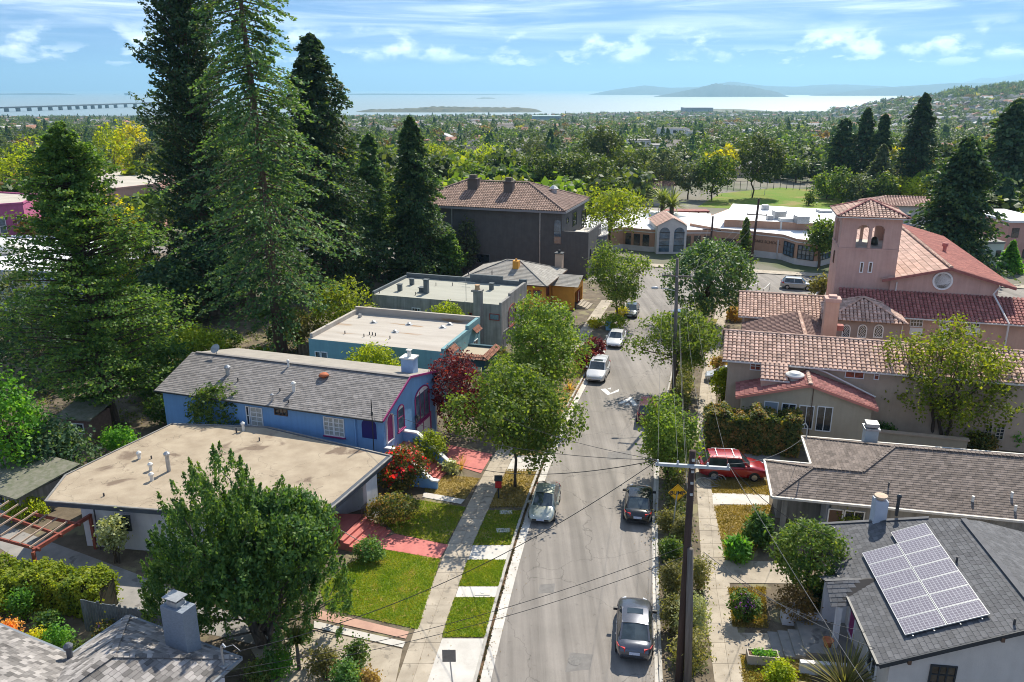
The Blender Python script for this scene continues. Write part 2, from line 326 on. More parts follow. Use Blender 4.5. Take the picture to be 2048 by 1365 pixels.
def pad3(name, pts, h, mat, parent=None, thick=0):
	"""flat sheet that follows the terrain"""
	bm = bmesh.new(); vs = [bm.verts.new((p[0], p[1], 0)) for p in pts]; f = bm.faces.new(vs)
	if f.normal.z < 0 or (f.normal_update() or f.normal.z < 0): f.normal_flip()
	bmesh.ops.bisect_plane(bm, geom=bm.verts[:] + bm.edges[:] + bm.faces[:], plane_co=(0, 45, 0), plane_no=(0, 1, 0))
	bmesh.ops.bisect_plane(bm, geom=bm.verts[:] + bm.edges[:] + bm.faces[:], plane_co=(0, 300, 0), plane_no=(0, 1, 0))
	for v in bm.verts: v.co.z = gz(v.co.y) + h
	if thick:
		r = bmesh.ops.extrude_face_region(bm, geom=bm.faces[:])
		for e in r['geom']:
			if isinstance(e, bmesh.types.BMVert): e.co.z -= thick
	bmesh.ops.recalc_face_normals(bm, faces=bm.faces)
	me = bpy.data.meshes.new(name); bm.to_mesh(me); bm.free(); me.materials.append(mat)
	o = link(name, me, parent)
	if not thick:
		if me.polygons and me.polygons[0].normal.z < 0: me.flip_normals()
	return o
def pad(name, px, h, mat, thick=0, parent=None): return pad3(name, [gd(x, y) for x, y in px], h, mat, parent, thick)
def shore(k):          # distance of the waterline along a sight line with slope k = x / y
	px = 1024 + 1593 * k * .99
	return float(np.interp(px, [-800, 0, 690, 720, 1080, 1200, 1290, 1320, 1450, 1480, 1700, 2600], [2760, 2760, 2700, 2850, 2960, 3200, 3300, 4150, 4150, 3560, 3650, 3650]))
def make_ground():
	b = MB(); ks = np.linspace(-2.2, 2.2, 90); rows = [-120, 0, 45, 130, 300, 700, 1300, 2000, 2650]
	V = []
	for y in rows:
		for k in ks: V.append((k * max(abs(y), 260), y, gz(max(y, 0))))
	for k in ks: s = shore(k); V.append((k * s, s, SEA_Z + 1.2))
	for k in ks: s = shore(k) + 60; V.append((k * s, s, SEA_Z - 3))
	n = len(ks); Fs = [(r * n + i, r * n + i + 1, (r + 1) * n + i + 1, (r + 1) * n + i) for r in range(len(rows) + 1) for i in range(n - 1)]
	b.add(V, Fs); struct(b.build('ground', m_town))
make_ground()
# left and right blocks stand a kerb's height above the road
CR = lambda x: 119.3 - .32 * (x - 20)         # near kerb of the cross street
CRF = lambda x: 134.3 - .32 * (x - 20)        # far kerb
yl = list(np.linspace(12, 108, 65))
lpts = [(LC(y), y) for y in yl] + [(17.6, 113.5), (17.8, 116.5), (16.2, 119.4), (13, CR(13))]
rpts = [(RC(y), y) for y in np.linspace(12, 104, 62)] + [(25.2, 108), (27.0, 112), (30.0, 114.8), (34, CR(34))]
struct(pad3('terrain_block_left', lpts + [(-75, CR(-75)), (-75, 12)], .10, m_soil))
struct(pad3('terrain_block_right', rpts + [(120, CR(120)), (120, 12)], .10, m_soil))
struct(pad3('terrain_school_grounds', [(-75, CRF(-75)), (130, CRF(130)), (190, 235), (160, 300), (-70, 300)], .10, m_town))
road = struct(pad3('road', [(LC(12) - .1, 12), (RC(12) + .1, 12)] + [(x + .1, y) for x, y in rpts] + [(130, CR(130)), (130, CRF(130)), (-80, CRF(-80)), (-80, CR(-80))] + [(x - .1, y) for x, y in lpts[::-1]], .014, m_asph))
def kerb(name, pts, w, side, mat):
	b = MB(); pts = [Vector((p[0], p[1], 0)) for p in pts]
	for i in range(len(pts) - 1):
		p, q = pts[i], pts[i + 1]; n = Vector((-(q - p).y, (q - p).x, 0)).normalized() * w * side
		zs = [gz(p.y), gz(q.y)]
		b.add([(p.x, p.y, zs[0] - .05), (q.x, q.y, zs[1] - .05), (q.x + n.x, q.y + n.y, zs[1] - .05), (p.x + n.x, p.y + n.y, zs[0] - .05), (p.x, p.y, zs[0] + .15), (q.x, q.y, zs[1] + .15), (q.x + n.x, q.y + n.y, zs[1] + .155), (p.x + n.x, p.y + n.y, zs[0] + .155)],
			  [(4, 5, 6, 7), (0, 1, 5, 4), (2, 3, 7, 6)])
	return struct(b.build(name, mat, fix=False))
m_kerb = pbr('kerb_concrete', (.46, .435, .39), .85, (.33, .31, .275), 1.5, bump=.15, bscale=25, spots=((.2, .185, .16), 2.4, .62))
kerb('kerb_left', lpts, .16, 1, m_kerb); kerb('kerb_right', rpts, .16, -1, m_kerb)
def gutter(name, f, a, b_, ys):
	root = struct(thing(name, None, None)); 
	ys = list(ys)
	for i in range(len(ys) - 1):
		o = strip('slab', lambda y: f(y) + a, lambda y: f(y) + b_, [ys[i] + .012, ys[i + 1] - .012], .026, m_conc_w, root)
	return root
gutter('gutter_left', LC, .14, .66, np.arange(14, 105, 3.05))
gutter('gutter_right', RC, -.2, -.01, np.arange(14, 60, 3.05))
struct(strip('gutter_seam', lambda y: LC(y) + .0, lambda y: LC(y) + .135, list(np.arange(14, 104, 3.)), .03, m_mulch))
# dry weeds along the left gutter seam
wb = MB()
for i in range(3800):
	y = random.uniform(16, 66); x = LC(y) + random.gauss(.08, .04); h = random.uniform(.03, .12) * (1 if math.sin(y * 1.7) > -.6 else .35); a = random.uniform(0, 6.28); z = gz(y) + .02
	dx, dy = math.cos(a) * .05, math.sin(a) * .05
	wb.add([(x - dx, y - dy, z), (x + dx, y + dy, z), (x + dy * .6, y + dx, z + h)], [(0, 1, 2)])
stuff(wb.build('weeds', pbr('dry_weed', (.22, .17, .07), .95, (.13, .13, .04), 3), fix=False), 'dry brown weeds growing in the gutter seam', 'weeds')
# pavements, slab by slab
def sidewalk(name, f, w, y0, y1, step, mat, skip=()):
	root = struct(thing(name, None, None)); y = y0; i = 0
	while y < y1:
		for j in range(2):
			a, c = f(y) + w * j / 2 + .006, f(y) + w * (j + 1) / 2 - .006
			dx = f(y + step) - f(y)
			b = MB(); h = .118 + random.uniform(0, .006); e = .012
			P = [(a, y + e), (c, y + e), (c + dx, y + step - e), (a + dx, y + step - e)]
			b.prism(P, [gz(p[1]) + .09 for p in P], [gz(p[1]) + h for p in P]); b.build('slab', mat, root, fix=False)
		y += step; i += 1
	return root
LSW = lambda y: float(np.interp(y, [12, 31.4, 36, 43.5, 52, 57.3, 70, 84, 100, 110], [-8.2, -5.5, -5.0, -3.95, -2.35, -1.25, 2.1, 5.9, 10.2, 13]))
RSW = lambda y: float(np.interp(y, [12, 31.4, 38.8, 53.3, 64, 73.3, 87, 103.5, 108], [6.9, 9.66, 10.8, 13.6, 16.1, 18.5, 22.4, 27.5, 29]))
sidewalk('sidewalk_left', LSW, 1.55, 14, 108, 1.55, m_conc)
sidewalk('sidewalk_right', RSW, 1.55, 14, 106, 1.55, m_conc)
# cross-street pavement and far kerb
def xstrip(name, f, d0, d1, x0, x1, h, mat):
	return struct(pad3(name, [(x0, f(x0) + d0), (x1, f(x1) + d0), (x1, f(x1) + d1), (x0, f(x0) + d1)], h, mat))
xstrip('kerb_far', CRF, -.02, .2, -60, 120, .125, m_kerb); xstrip('sidewalk_far', CRF, .25, 3.0, -60, 120, .122, m_conc)
xstrip('sidewalk_cross', CR, -2.9, -.3, 36, 118, .122, m_conc)
# lawns, walks, drives (left side)
def lawn(px, mat, h=.125): return struct(pad('lawn', px, h, mat))
lawn([(765, 1103), (880, 1122), (836, 1263), (652, 1222), (640, 1180), (700, 1130)], m_lawn)
lawn([(833, 1003), (932, 1018), (893, 1092), (790, 1070), (760, 1040)], m_lawn2)
lawn([(850, 950), (960, 960), (930, 1002), (850, 988)], m_dry)
def verge(y0, y1, mat):
	return struct(strip('lawn', lambda y: LSW(y) + 1.6, lambda y: LC(y) - .18, [y0, y1], .128, mat))
verge(34.6, 37.9, m_lawn); verge(39.0, 41.6, m_lawn); verge(43.3, 47.6, m_lawn2); verge(48.2, 53.6, m_dry); verge(56.5, 61, m_dry); verge(63.5, 72, m_dry); verge(75, 85, m_dry)
for a, b_ in ((12, 34.45), (37.95, 38.95), (41.65, 43.25), (53.65, 56.4)):
	struct(strip('sidewalk_link', lambda y: LSW(y) + 1.57, lambda y: LC(y) - .17, [a, b_], .13, m_conc_w))
struct(pad('walkway_red', [(758, 1085), (790, 1072), (897, 1094), (879, 1122), (766, 1102)], .135, m_redconc))
struct(pad('walkway_pale', [(848, 988), (930, 1003), (922, 1012), (845, 998)], .137, m_conc_w))
for q in ([(628, 1222), (818, 1268), (812, 1282), (628, 1240)],): struct(pad('driveway_salmon', q, .13, m_pinkconc))
struct(pad('driveway_strip', [(628, 1246), (811, 1288), (806, 1300), (628, 1260)], .131, m_conc_w))
struct(pad('driveway', [(628, 1263), (805, 1303), (786, 1395), (560, 1395), (500, 1300)], .128, m_conc))
struct(pad('path_red', [(893, 892), (985, 912), (962, 950), (896, 930)], .134, m_redconc))
struct(pad('driveway_grey', [(150, 1105), (270, 1150), (420, 1215), (560, 1262), (540, 1300), (300, 1245), (80, 1150), (0, 1100), (0, 1050)], .112, m_conc_g))
# right side
lawn([(1421, 955), (1540, 965), (1545, 995), (1424, 990)], m_dry)
lawn([(1428, 1015), (1540, 1012), (1545, 1060), (1500, 1120), (1450, 1124)], m_dry)
lawn([(1457, 1180), (1530, 1178), (1535, 1260), (1465, 1258)], m_dry)
lawn([(1480, 1315), (1600, 1320), (1640, 1400), (1490, 1400)], m_lawn2)
lawn([(1372, 768), (1388, 768), (1378, 800), (1362, 800)], m_lawn2); lawn([(1400, 690), (1424, 640), (1436, 640), (1414, 690)], m_lawn2)
struct(pad('walkway_white', [(1424, 990), (1538, 992), (1538, 1014), (1426, 1012)], .133, m_conc_w))
struct(pad('driveway_red_car', [(1412, 905), (1560, 905), (1560, 952), (1421, 950)], .129, m_conc_g))
struct(pad('driveway_right', [(1449, 1125), (1580, 1128), (1620, 1172), (1456, 1170)], .131, m_conc))
struct(pad('walkway_entry', [(1470, 1270), (1605, 1272), (1612, 1318), (1478, 1312)], .133, m_conc))
# road paint: the speed-hump chevrons and the kerb-side marks
m_white = pbr('road_paint', (.72, .71, .68), .7, (.58, .56, .52), 3, spots=((.3, .28, .26), 5, .62))
def mark(name, px): return pad(name, px, .021, m_white)
hump = struct(thing('road_marking', None, None))
for q in ([(1201, 779), (1211, 778), (1221, 787), (1238, 779), (1237, 784), (1215, 791)], [(1215, 778), (1222, 776), (1221, 780)]): mark('marking', q).parent = hump
for q in ([(1235, 808), (1262, 794), (1276, 811), (1267, 813), (1259, 802), (1244, 808)], [(1250, 811), (1256, 806), (1260, 811)]): mark('marking', q).parent = hump
# seams of the asphalt at the hump
hp = struct(strip('road_hump', lambda y: LC(y) + .7, lambda y: RC(y) - .4, [66.0, 67.6, 69.4], .018, m_asph))
# --- bay and far shores
def water_mat():
	m, nt = new_mat('bay_water'); L = nt.links.new
	out = nt.nodes.new('ShaderNodeOutputMaterial'); b = nt.nodes.new('ShaderNodeBsdfPrincipled'); b.inputs['Base Color'].default_value = (.20, .27, .29, 1); b.inputs['Roughness'].default_value = .5; b.inputs['Specular IOR Level'].default_value = .5
	tc = nt.nodes.new('ShaderNodeTexCoord'); mp = nt.nodes.new('ShaderNodeMapping'); mp.inputs['Scale'].default_value = (.004, .012, 1); L(tc.outputs['Object'], mp.inputs[0])
	n = nt.nodes.new('ShaderNodeTexNoise'); n.inputs['Scale'].default_value = 1.0; n.inputs['Detail'].default_value = 8; L(mp.outputs[0], n.inputs['Vector'])
	bp = nt.nodes.new('ShaderNodeBump'); bp.inputs['Strength'].default_value = .6; bp.inputs['Distance'].default_value = 6.0; L(n.outputs[0], bp.inputs['Height']); L(bp.outputs[0], b.inputs['Normal'])
	L(b.outputs[0], out.inputs[0]); return m
wb = MB(); wb.quad((-70000, 2000, SEA_Z), (70000, 2000, SEA_Z), (70000, 70000, SEA_Z), (-70000, 70000, SEA_Z))
struct(wb.build('bay_water', water_mat()))
m_hill = pbr('far_hill', (.018, .035, .035), .95, (.04, .055, .045), .0012, bump=0)
m_spit = pbr('spit_scrub', (.035, .05, .03), .95, (.12, .115, .07), .02, bump=0)
def mound(name, prof, Y, depth, mat, label, cat, jag=0.0, kind='structure', z0=None):
	"""a ridge that stands on the water: crest line from the survey, slopes before and behind it"""
	rr = random.Random(name); xs = np.linspace(prof[0][0], prof[-1][0], 70); V = []; n = len(xs); z0 = SEA_Z - 2 if z0 is None else z0
	rows = [(-1.0, 0.0), (-.72, .34), (-.42, .66), (-.18, .88), (0, 1.0), (.35, .7), (1.0, 0.0)]
	ny = len(rows)
	for t, hgt in rows:
		for i, x in enumerate(xs):
			py = np.interp(x, [p[0] for p in prof], [p[1] for p in prof]); c = aty(x, py, Y); e = min(1, i / 5, (n - 1 - i) / 5)
			y = Y + t * depth + (rr.uniform(-1, 1) * depth * .08 if abs(t) < .9 else 0)
			hz = max(0, (c.z - z0)) * hgt * (1 + (rr.uniform(-.12, .10) if 0 < hgt < 1 else rr.uniform(-jag, jag)))
			V.append((c.x * y / Y, y, z0 + hz))
	b = MB(); b.add(V, [(r * n + i, r * n + i + 1, (r + 1) * n + i + 1, (r + 1) * n + i) for r in range(ny - 1) for i in range(n - 1)])
	o = b.build(name, mat, smooth=True); o['kind'] = kind; return tag(o, label)
mound('hills_farthest', [(1850, 182), (1908, 171), (1963, 155.5), (1987, 157), (2048, 147), (2200, 150)], 26000, 5000, m_hill, 'pale blue mountain on the far skyline', None, .02)
mound('hills_back', [(1120, 192), (1180, 189), (1225, 180), (1290, 171), (1340, 176), (1400, 174), (1464, 163), (1519, 171), (1587, 174), (1640, 170), (1690, 169), (1760, 172), (1850, 180)], 20000, 3500, m_hill, 'long pale ridge behind the island', None, .02)
mound('hills_right', [(1560, 197), (1600, 193), (1686, 184), (1758, 176), (1823, 172), (1895, 167), (1980, 166), (2100, 160)], 15500, 1600, m_hill, 'blue ridge descending to the bay', None, .02)
mound('hills_island', [(1285, 197.5), (1348, 186), (1390, 178), (1420, 170), (1432, 166.5), (1448, 170), (1470, 171), (1495, 172), (1553, 184), (1583, 196)], 12500, 900, m_hill, 'steep blue island in the bay', None, .03)
mound('hills_headland', [(640, 192), (700, 188), (760, 187.5), (830, 188), (900, 188.5), (980, 189), (1100, 190.5), (1180, 191)], 17500, 900, m_hill, 'low hazy headland across the bay', None, .05)
mound('hills_city', [(-200, 185), (-60, 183), (0, 188), (60, 186.5), (120, 187), (160, 190), (200, 191), (235, 189), (270, 193), (310, 190), (420, 192), (560, 193)], 18500, 1800, m_hill, 'low hazy hills across the water', None, .04)
mound('island_small', [(940, 200.5), (950, 197.5), (965, 195.5), (985, 196), (995, 198), (1000, 200.5)], 9500, 120, m_spit, 'tiny low island out in the bay', None, .05)
mound('land_spit', [(690, 227), (740, 219), (800, 218), (850, 215), (880, 212.5), (920, 213.5), (980, 215), (1030, 215), (1070, 218), (1088, 225.5)], 3650, 180, m_spit, 'low scrubby spit reaching into the bay', None, .12)
# the wooded hill with houses at the right
HILL = [(1640, 246), (1690, 226), (1712, 210), (1740, 202), (1770, 198), (1800, 196), (1850, 194), (1885, 184), (1930, 178), (1965, 175), (2000, 171), (2048, 164), (2200, 150), (2500, 150)]
def hill_z(x, y):
	if y < 900 or y > 2700: return -1e9
	px = 1024 + 1593 * (x / (y * .985)); py = float(np.interp(px, [p[0] for p in HILL], [p[1] for p in HILL]))
	if px < 1640: return -1e9
	cz = aty(px, py, 2350).z; t = (y - 900) / 1450
	t = 1 - max(0, min(1, t)) if y < 2350 else (y - 2350) / 350
	h = (1 - t) ** 1.15 if y < 2350 else max(0, 1 - t)
	return -28 + (cz + 28) * h - 3
def make_hill():
	ks = np.linspace(.36, .98, 44); ys = [900, 1080, 1260, 1450, 1650, 1850, 2050, 2200, 2350, 2450, 2600]; V = []
	for y in ys:
		for k in ks: V.append((k * y, y, max(hill_z(k * y, y), gz(y) - 3)))
	n = len(ks); b = MB(); b.add(V, [(r * n + i, r * n + i + 1, (r + 1) * n + i + 1, (r + 1) * n + i) for r in range(len(ys) - 1) for i in range(n - 1)])
	struct(b.build('hill_wooded', m_town, smooth=True), 'wooded residential hill at the edge of town')
make_hill()
def terr(x, y): return max(gz(y), hill_z(x, y))
# long bridge on piers
def make_bridge():
	root = thing('bridge', 'long low bridge on piers crossing the bay', 'bridge', (0, 0, SEA_Z)); m = pbr('bridge_steel', (.05, .055, .06), .8)
	P = [aty(px, py, Y) for px, py, Y in [(-120, 219, 3350), (0, 216, 3560), (130, 212, 3950), (220, 209, 4350), (330, 205, 5000), (430, 203, 5400)]]
	b = MB()
	for p, q in zip(P[:-1], P[1:]): b.bar(p - Vector((0, 0, SEA_Z)), q - Vector((0, 0, SEA_Z)), 24, 6)
	b.build('deck', m, root)
	for p, q in zip(P[:-1], P[1:]):
		for k in range(6):
			c = p.lerp(q, (k + .5) / 6); pb = MB(); pb.box(c.x - 6, c.y - 8, 0, c.x + 6, c.y + 8, c.z - SEA_Z - 3); pb.build('pier', m, root)
make_bridge()
def make_towers():
	root = thing('skyscraper_cluster', 'small dark cluster of towers on the hazy far shore', 'towers', tuple(aty(257, 195, 15500))); m = pbr('tower_glass', (.07, .1, .14), .4)
	for dx, w, h in ((-30, 55, 75), (25, 50, 80), (95, 45, 25)):
		b = MB(); b.box(dx - w / 2, -25, -20, dx + w / 2, 25, h); b.build('tower', m, root)
make_towers()

p_ = gd(1150, 1322); b = MB(); b.lathe([(.36, .015), (.36, .024), (.3, .026)], (0, 0, 0), 20); tag(b.build('manhole_cover', pbr('cast_iron', (.10, .095, .09), .7, (.16, .15, .14), 9), loc=p_), 'round iron cover set in the asphalt near the bottom edge', 'manhole cover')
m_patch = pbr('asphalt_patch', (.15, .14, .13), .85, (.19, .178, .165), 3, bump=.2, bscale=40)
for q in ([(1130, 1345), (1180, 1340), (1186, 1310), (1140, 1306)], [(1216, 905), (1262, 903), (1264, 918), (1214, 921)], [(1080, 1170), (1110, 1168), (1108, 1186), (1076, 1188)]): struct(pad('road_patch', q, .0165, m_patch))
# --- foliage
def unit(a): return a / np.maximum(np.linalg.norm(a, axis=1, keepdims=True), 1e-9)
def leaf_cards(P, Nn, size, rg, elong=1.5, along=None):
	"""one small kite-shaped blade per point, facing Nn, lengthwise along 'along' or any way"""
	n = len(P); Nn = unit(Nn); t = rg.normal(size=(n, 3)) if along is None else along + rg.normal(size=(n, 3)) * .35
	t = unit(t - Nn * np.sum(t * Nn, axis=1, keepdims=True)); b = np.cross(Nn, t); s = (size * rg.uniform(.65, 1.35, n))[:, None]
	V = np.stack([P - t * s * .5 * elong, P + b * s * .5 - t * s * .05, P + t * s * .5 * elong, P - b * s * .5 - t * s * .05], axis=1).reshape(-1, 3)
	return V, np.arange(4 * n).reshape(n, 4)
def lobes_for(rg, Rx, Ry, z0, z1, k, spread=.62, size=(.42, .62)):
	L_ = []; zc, rz = (z0 + z1) / 2, (z1 - z0) / 2
	for i in range(k):
		d = unit(rg.normal(size=(1, 3)))[0]; d *= rg.uniform(.35, 1.0) ** .6 * spread; s = rg.uniform(*size)
		L_.append((d[0] * Rx, d[1] * Ry, zc + d[2] * rz, Rx * s, Ry * s, rz * s * 1.05))
	L_.append((0, 0, zc, Rx * .6, Ry * .6, rz * .62)); return L_
def crown_lobes(rg, lobes, n, size, per=14, clump=.32, up=.35, elong=1.5, fill=.15, tuft=None):
	lob = np.array(lobes); area = (lob[:, 3] * lob[:, 4] + lob[:, 3] * lob[:, 5] + lob[:, 4] * lob[:, 5]); m = max(8, n // per)
	w = rg.choice(len(lob), m, p=area / area.sum()); d = unit(rg.normal(size=(m, 3))); d[:, 2] = np.where(rg.random(m) < .3, np.abs(d[:, 2]), d[:, 2])
	rad = np.where(rg.random(m) < fill, rg.uniform(.3, .85, m), rg.uniform(.86, 1.12, m))[:, None]
	C_ = lob[w, :3] + d * lob[w, 3:6] * rad
	# drop clumps deep inside other lobes
	keep = np.ones(m, bool)
	for l in lob:
		q = (C_ - l[:3]) / l[3:6]; inside = (np.sum(q * q, axis=1) < .55); keep &= ~(inside & (rg.random(m) < .75))
	C_, d = C_[keep], d[keep]; m = len(C_)
	cs = clump * rg.uniform(.6, 1.4, m)
	P = np.repeat(C_, per, axis=0) + rg.normal(size=(m * per, 3)) * np.repeat(cs, per)[:, None]
	Nn = np.repeat(d, per, axis=0) * .55 + rg.normal(size=(m * per, 3)) * .6 + np.array([0, 0, up])
	along = None if tuft is None else np.repeat(d, per, axis=0) + np.array([0, 0, tuft])
	return leaf_cards(P, Nn, size, rg, elong, along)
def limb(b, p, q, r0, r1, rg, sag=.0, n=4, sides=5):
	p, q = Vector(p), Vector(q); pts = []; L_ = (q - p).length
	for i in range(n + 1):
		t = i / n; c = p.lerp(q, t); w = math.sin(t * math.pi) * L_ * .07; c += Vector((rg.normal() * w, rg.normal() * w, -sag * math.sin(t * math.pi) + rg.normal() * w * .5)); pts.append(c)
	b.tube(pts, [r0 + (r1 - r0) * i / n for i in range(n + 1)], sides, cap=False); return pts
def tree_obj(name, label, cat, base, trunk_mb, crown, bark, leaf, group=None, rotz=0.0):
	root = thing(name, label, cat, base, rotz, group)
	if trunk_mb is not None and trunk_mb.v: trunk_mb.build('trunk', bark, root, smooth=True, fix=False)
	V, Fq = crown; link('crown', np_mesh('crown', V, Fq, leaf), root); return root
m_bark = pbr('bark_brown', (.115, .08, .055), .95, (.05, .036, .027), 3, bump=.8, bscale=10, stretch=(2, 2, .3))
m_bark_red = pbr('bark_redwood', (.21, .135, .095), .95, (.10, .062, .045), 3, bump=.9, bscale=10, stretch=(3, 3, .2))
m_bark_grey = pbr('bark_grey', (.17, .15, .125), .95, (.08, .07, .06), 3, bump=.6, bscale=9, stretch=(2, 2, .4))
LF = dict(
	street=leafmat('leaf_street', (.035, .066, .014), (.085, .135, .026), (.19, .225, .055), .4),
	redwood=leafmat('leaf_redwood', (.010, .030, .016), (.028, .062, .028), (.09, .125, .035), .22),
	redwood2=leafmat('leaf_redwood_bright', (.020, .055, .024), (.058, .12, .045), (.16, .215, .075), .28),
	cedar=leafmat('leaf_cedar', (.018, .05, .016), (.055, .11, .025), (.15, .205, .045), .36),
	cypress=leafmat('leaf_cypress', (.014, .038, .021), (.036, .076, .038), (.115, .155, .06), .26),
	fir=leafmat('leaf_fir', (.016, .046, .021), (.045, .092, .036), (.14, .185, .06), .28),
	juniper=leafmat('leaf_juniper', (.022, .06, .022), (.06, .125, .03), (.15, .215, .045), .34),
	lime=leafmat('leaf_lime', (.09, .14, .008), (.21, .26, .015), (.36, .38, .03), .38),
	yellow=leafmat('leaf_yellow', (.16, .17, .012), (.30, .28, .018), (.46, .40, .03), .4),
	bush=leafmat('leaf_bush', (.02, .05, .012), (.06, .105, .02), (.17, .20, .04), .32),
	oak=leafmat('leaf_oak', (.018, .036, .010), (.045, .072, .016), (.13, .155, .035), .25),
	maple=leafmat('leaf_maple', (.035, .006, .012), (.10, .014, .026), (.23, .035, .05), .35),
	photinia=leafmat('leaf_photinia', (.022, .04, .012), (.07, .085, .02), (.27, .15, .05), .3),
	ivy=leafmat('leaf_ivy', (.05, .09, .010), (.14, .18, .016), (.26, .28, .035), .35),
	olive=leafmat('leaf_olive', (.07, .075, .025), (.14, .135, .045), (.26, .23, .10), .3),
	silver=leafmat('leaf_silver', (.11, .13, .065), (.2, .22, .11), (.36, .36, .2), .3),
	round_=leafmat('leaf_round', (.020, .05, .022), (.04, .085, .026), (.13, .17, .03), .25, .5),
	bright=leafmat('leaf_bright', (.03, .10, .02), (.08, .2, .025), (.18, .32, .04), .4),
	dull=leafmat('leaf_dull', (.03, .05, .025), (.06, .085, .04), (.14, .15, .07), .25),
	autumn=leafmat('leaf_autumn', (.07, .045, .02), (.13, .085, .03), (.22, .15, .05), .3),
	flowerred=leafmat('petal_red', (.45, .015, .02), (.62, .03, .04), (.75, .08, .10), .3),
	palm=leafmat('leaf_palm', (.05, .08, .025), (.12, .15, .04), (.25, .26, .08), .25),
	flax=leafmat('leaf_flax', (.05, .065, .02), (.14, .13, .05), (.42, .33, .17), .25),
	dryg=leafmat('leaf_dry', (.17, .11, .04), (.30, .20, .06), (.42, .30, .10), .3),
	orange=leafmat('leaf_orange', (.28, .12, .03), (.42, .2, .05), (.5, .3, .08), .3),
)
def broadleaf(name, label, base, H, Rr, z0, leaf, n=16000, size=.2, k=11, seed=1, cat='tree', group=None, bark=None, trunk_r=.14, per=14, clump=.34, Ry=None, spread=.62, lobe=(.42, .62), up=.35, trunks=1, elong=1.5, fill=.15, tuft=None):
	rg = np.random.default_rng(seed); Ry = Ry or Rr; lobes = lobes_for(rg, Rr, Ry, z0, H, k, spread, lobe)
	b = MB()
	for t in range(trunks):
		off = Vector((0, 0, 0)) if trunks == 1 else Vector((rg.uniform(-.6, .6) * Rr * .3, rg.uniform(-.3, .3), 0))
		fork = Vector((rg.uniform(-.15, .15) + off.x * 1.6, rg.uniform(-.15, .15) + off.y, z0 + (H - z0) * .18))
		limb(b, off + Vector((0, 0, -.1)), fork, trunk_r, trunk_r * .75, rg, n=3, sides=7)
		for l in lobes[t::trunks]:
			q = Vector((l[0], l[1], l[2])); pts = limb(b, fork, q, trunk_r * .55, trunk_r * .16, rg, n=4)
			for s in range(3):
				d = unit(rg.normal(size=(1, 3)))[0]; limb(b, pts[2 + s % 3], q + Vector((d[0] * l[3] * .8, d[1] * l[4] * .8, abs(d[2]) * l[5] * .8)), trunk_r * .2, trunk_r * .06, rg, n=2, sides=3)
	return tree_obj(name, label, cat, base, b, crown_lobes(rg, lobes, n, size, per, clump, up, elong, fill, tuft), bark or m_bark, leaf, group)
def conifer(name, label, base, H, h0, Rb, leaf, n_br=260, sprays=26, size=.42, seed=1, droop=.25, shape=.8, gap=.0, trunk_r=.45, lean=(0, 0), cat='tree', group=None, bark=None, lumps=.25, tip=.25, upsweep=0.0, thin_top=0.0, rmul=None):
	rg = np.random.default_rng(seed); b = MB(); pts = []; m = 12
	for i in range(m + 1):
		t = i / m; pts.append(Vector((lean[0] * t + rg.normal() * .06, lean[1] * t + rg.normal() * .06, H * t - (.2 if i == 0 else 0))))
	b.tube(pts, [trunk_r * (1 - .93 * (i / m)) * (1.25 if i == 0 else 1) for i in range(m + 1)], 9, cap=False)
	Ps, Ns, As = [], [], []
	ang = rg.uniform(0, 6.28)
	for i in range(n_br):
		f = (i + rg.uniform(0, 1)) / n_br; f = f ** .92; h = h0 + (H - h0) * f
		if rg.random() < gap: continue
		t = (h - h0) / (H - h0); rad = Rb * ((1 - t) ** shape * (1 - tip) + tip * (1 - t) ** .3)
		if rmul is not None: rad *= float(np.interp(t, [q[0] for q in rmul], [q[1] for q in rmul]))
		ang += 2.399 + rg.normal() * .3; lum = 1 + lumps * math.sin(ang * 2 + h * .9) + rg.normal() * .13
		L_ = max(.3, rad * lum); d = np.array([math.cos(ang), math.sin(ang), 0]); c = np.array([lean[0] * h / H, lean[1] * h / H, h])
		tt = rg.uniform(.15 if L_ > 1 else 0, 1.05, sprays) ** .75
		zz = -droop * L_ * tt ** 1.6 + upsweep * L_ * tt
		side = np.cross(d, [0, 0, 1]); sw = rg.normal(size=sprays) * .17 * L_ * (1.15 - tt * .6)
		P = c + d * (L_ * tt)[:, None] + np.array([0, 0, 1.]) * (zz + rg.normal(size=sprays) * .12)[:, None] + side * sw[:, None]
		if thin_top and t > .5: P = P[: max(4, int(sprays * (1 - thin_top * (t - .5) * 2)))]
		k = len(P); Ps.append(P); Ns.append(np.tile([0, 0, 1.0], (k, 1)) * .7 + d * .25 + rg.normal(size=(k, 3)) * .55); As.append(np.tile(d + np.array([0, 0, -droop * .8 + upsweep]), (k, 1)))
		e = c + d * L_ * .92 + np.array([0, 0, -droop * L_ * .85 + upsweep * L_ * .92])
		r0 = min(.09, .022 * L_ + .012)
		mid = (c + e) / 2 + np.array([0, 0, .1 * L_ * droop]); b.tube([c, mid, e], [r0, r0 * .7, r0 * .25], 3, cap=False)
	P, Nn, A = np.concatenate(Ps), np.concatenate(Ns), np.concatenate(As)
	return tree_obj(name, label, cat, base, b, leaf_cards(P, Nn, size, rg, 1.7, A), bark or m_bark_red, leaf, group)
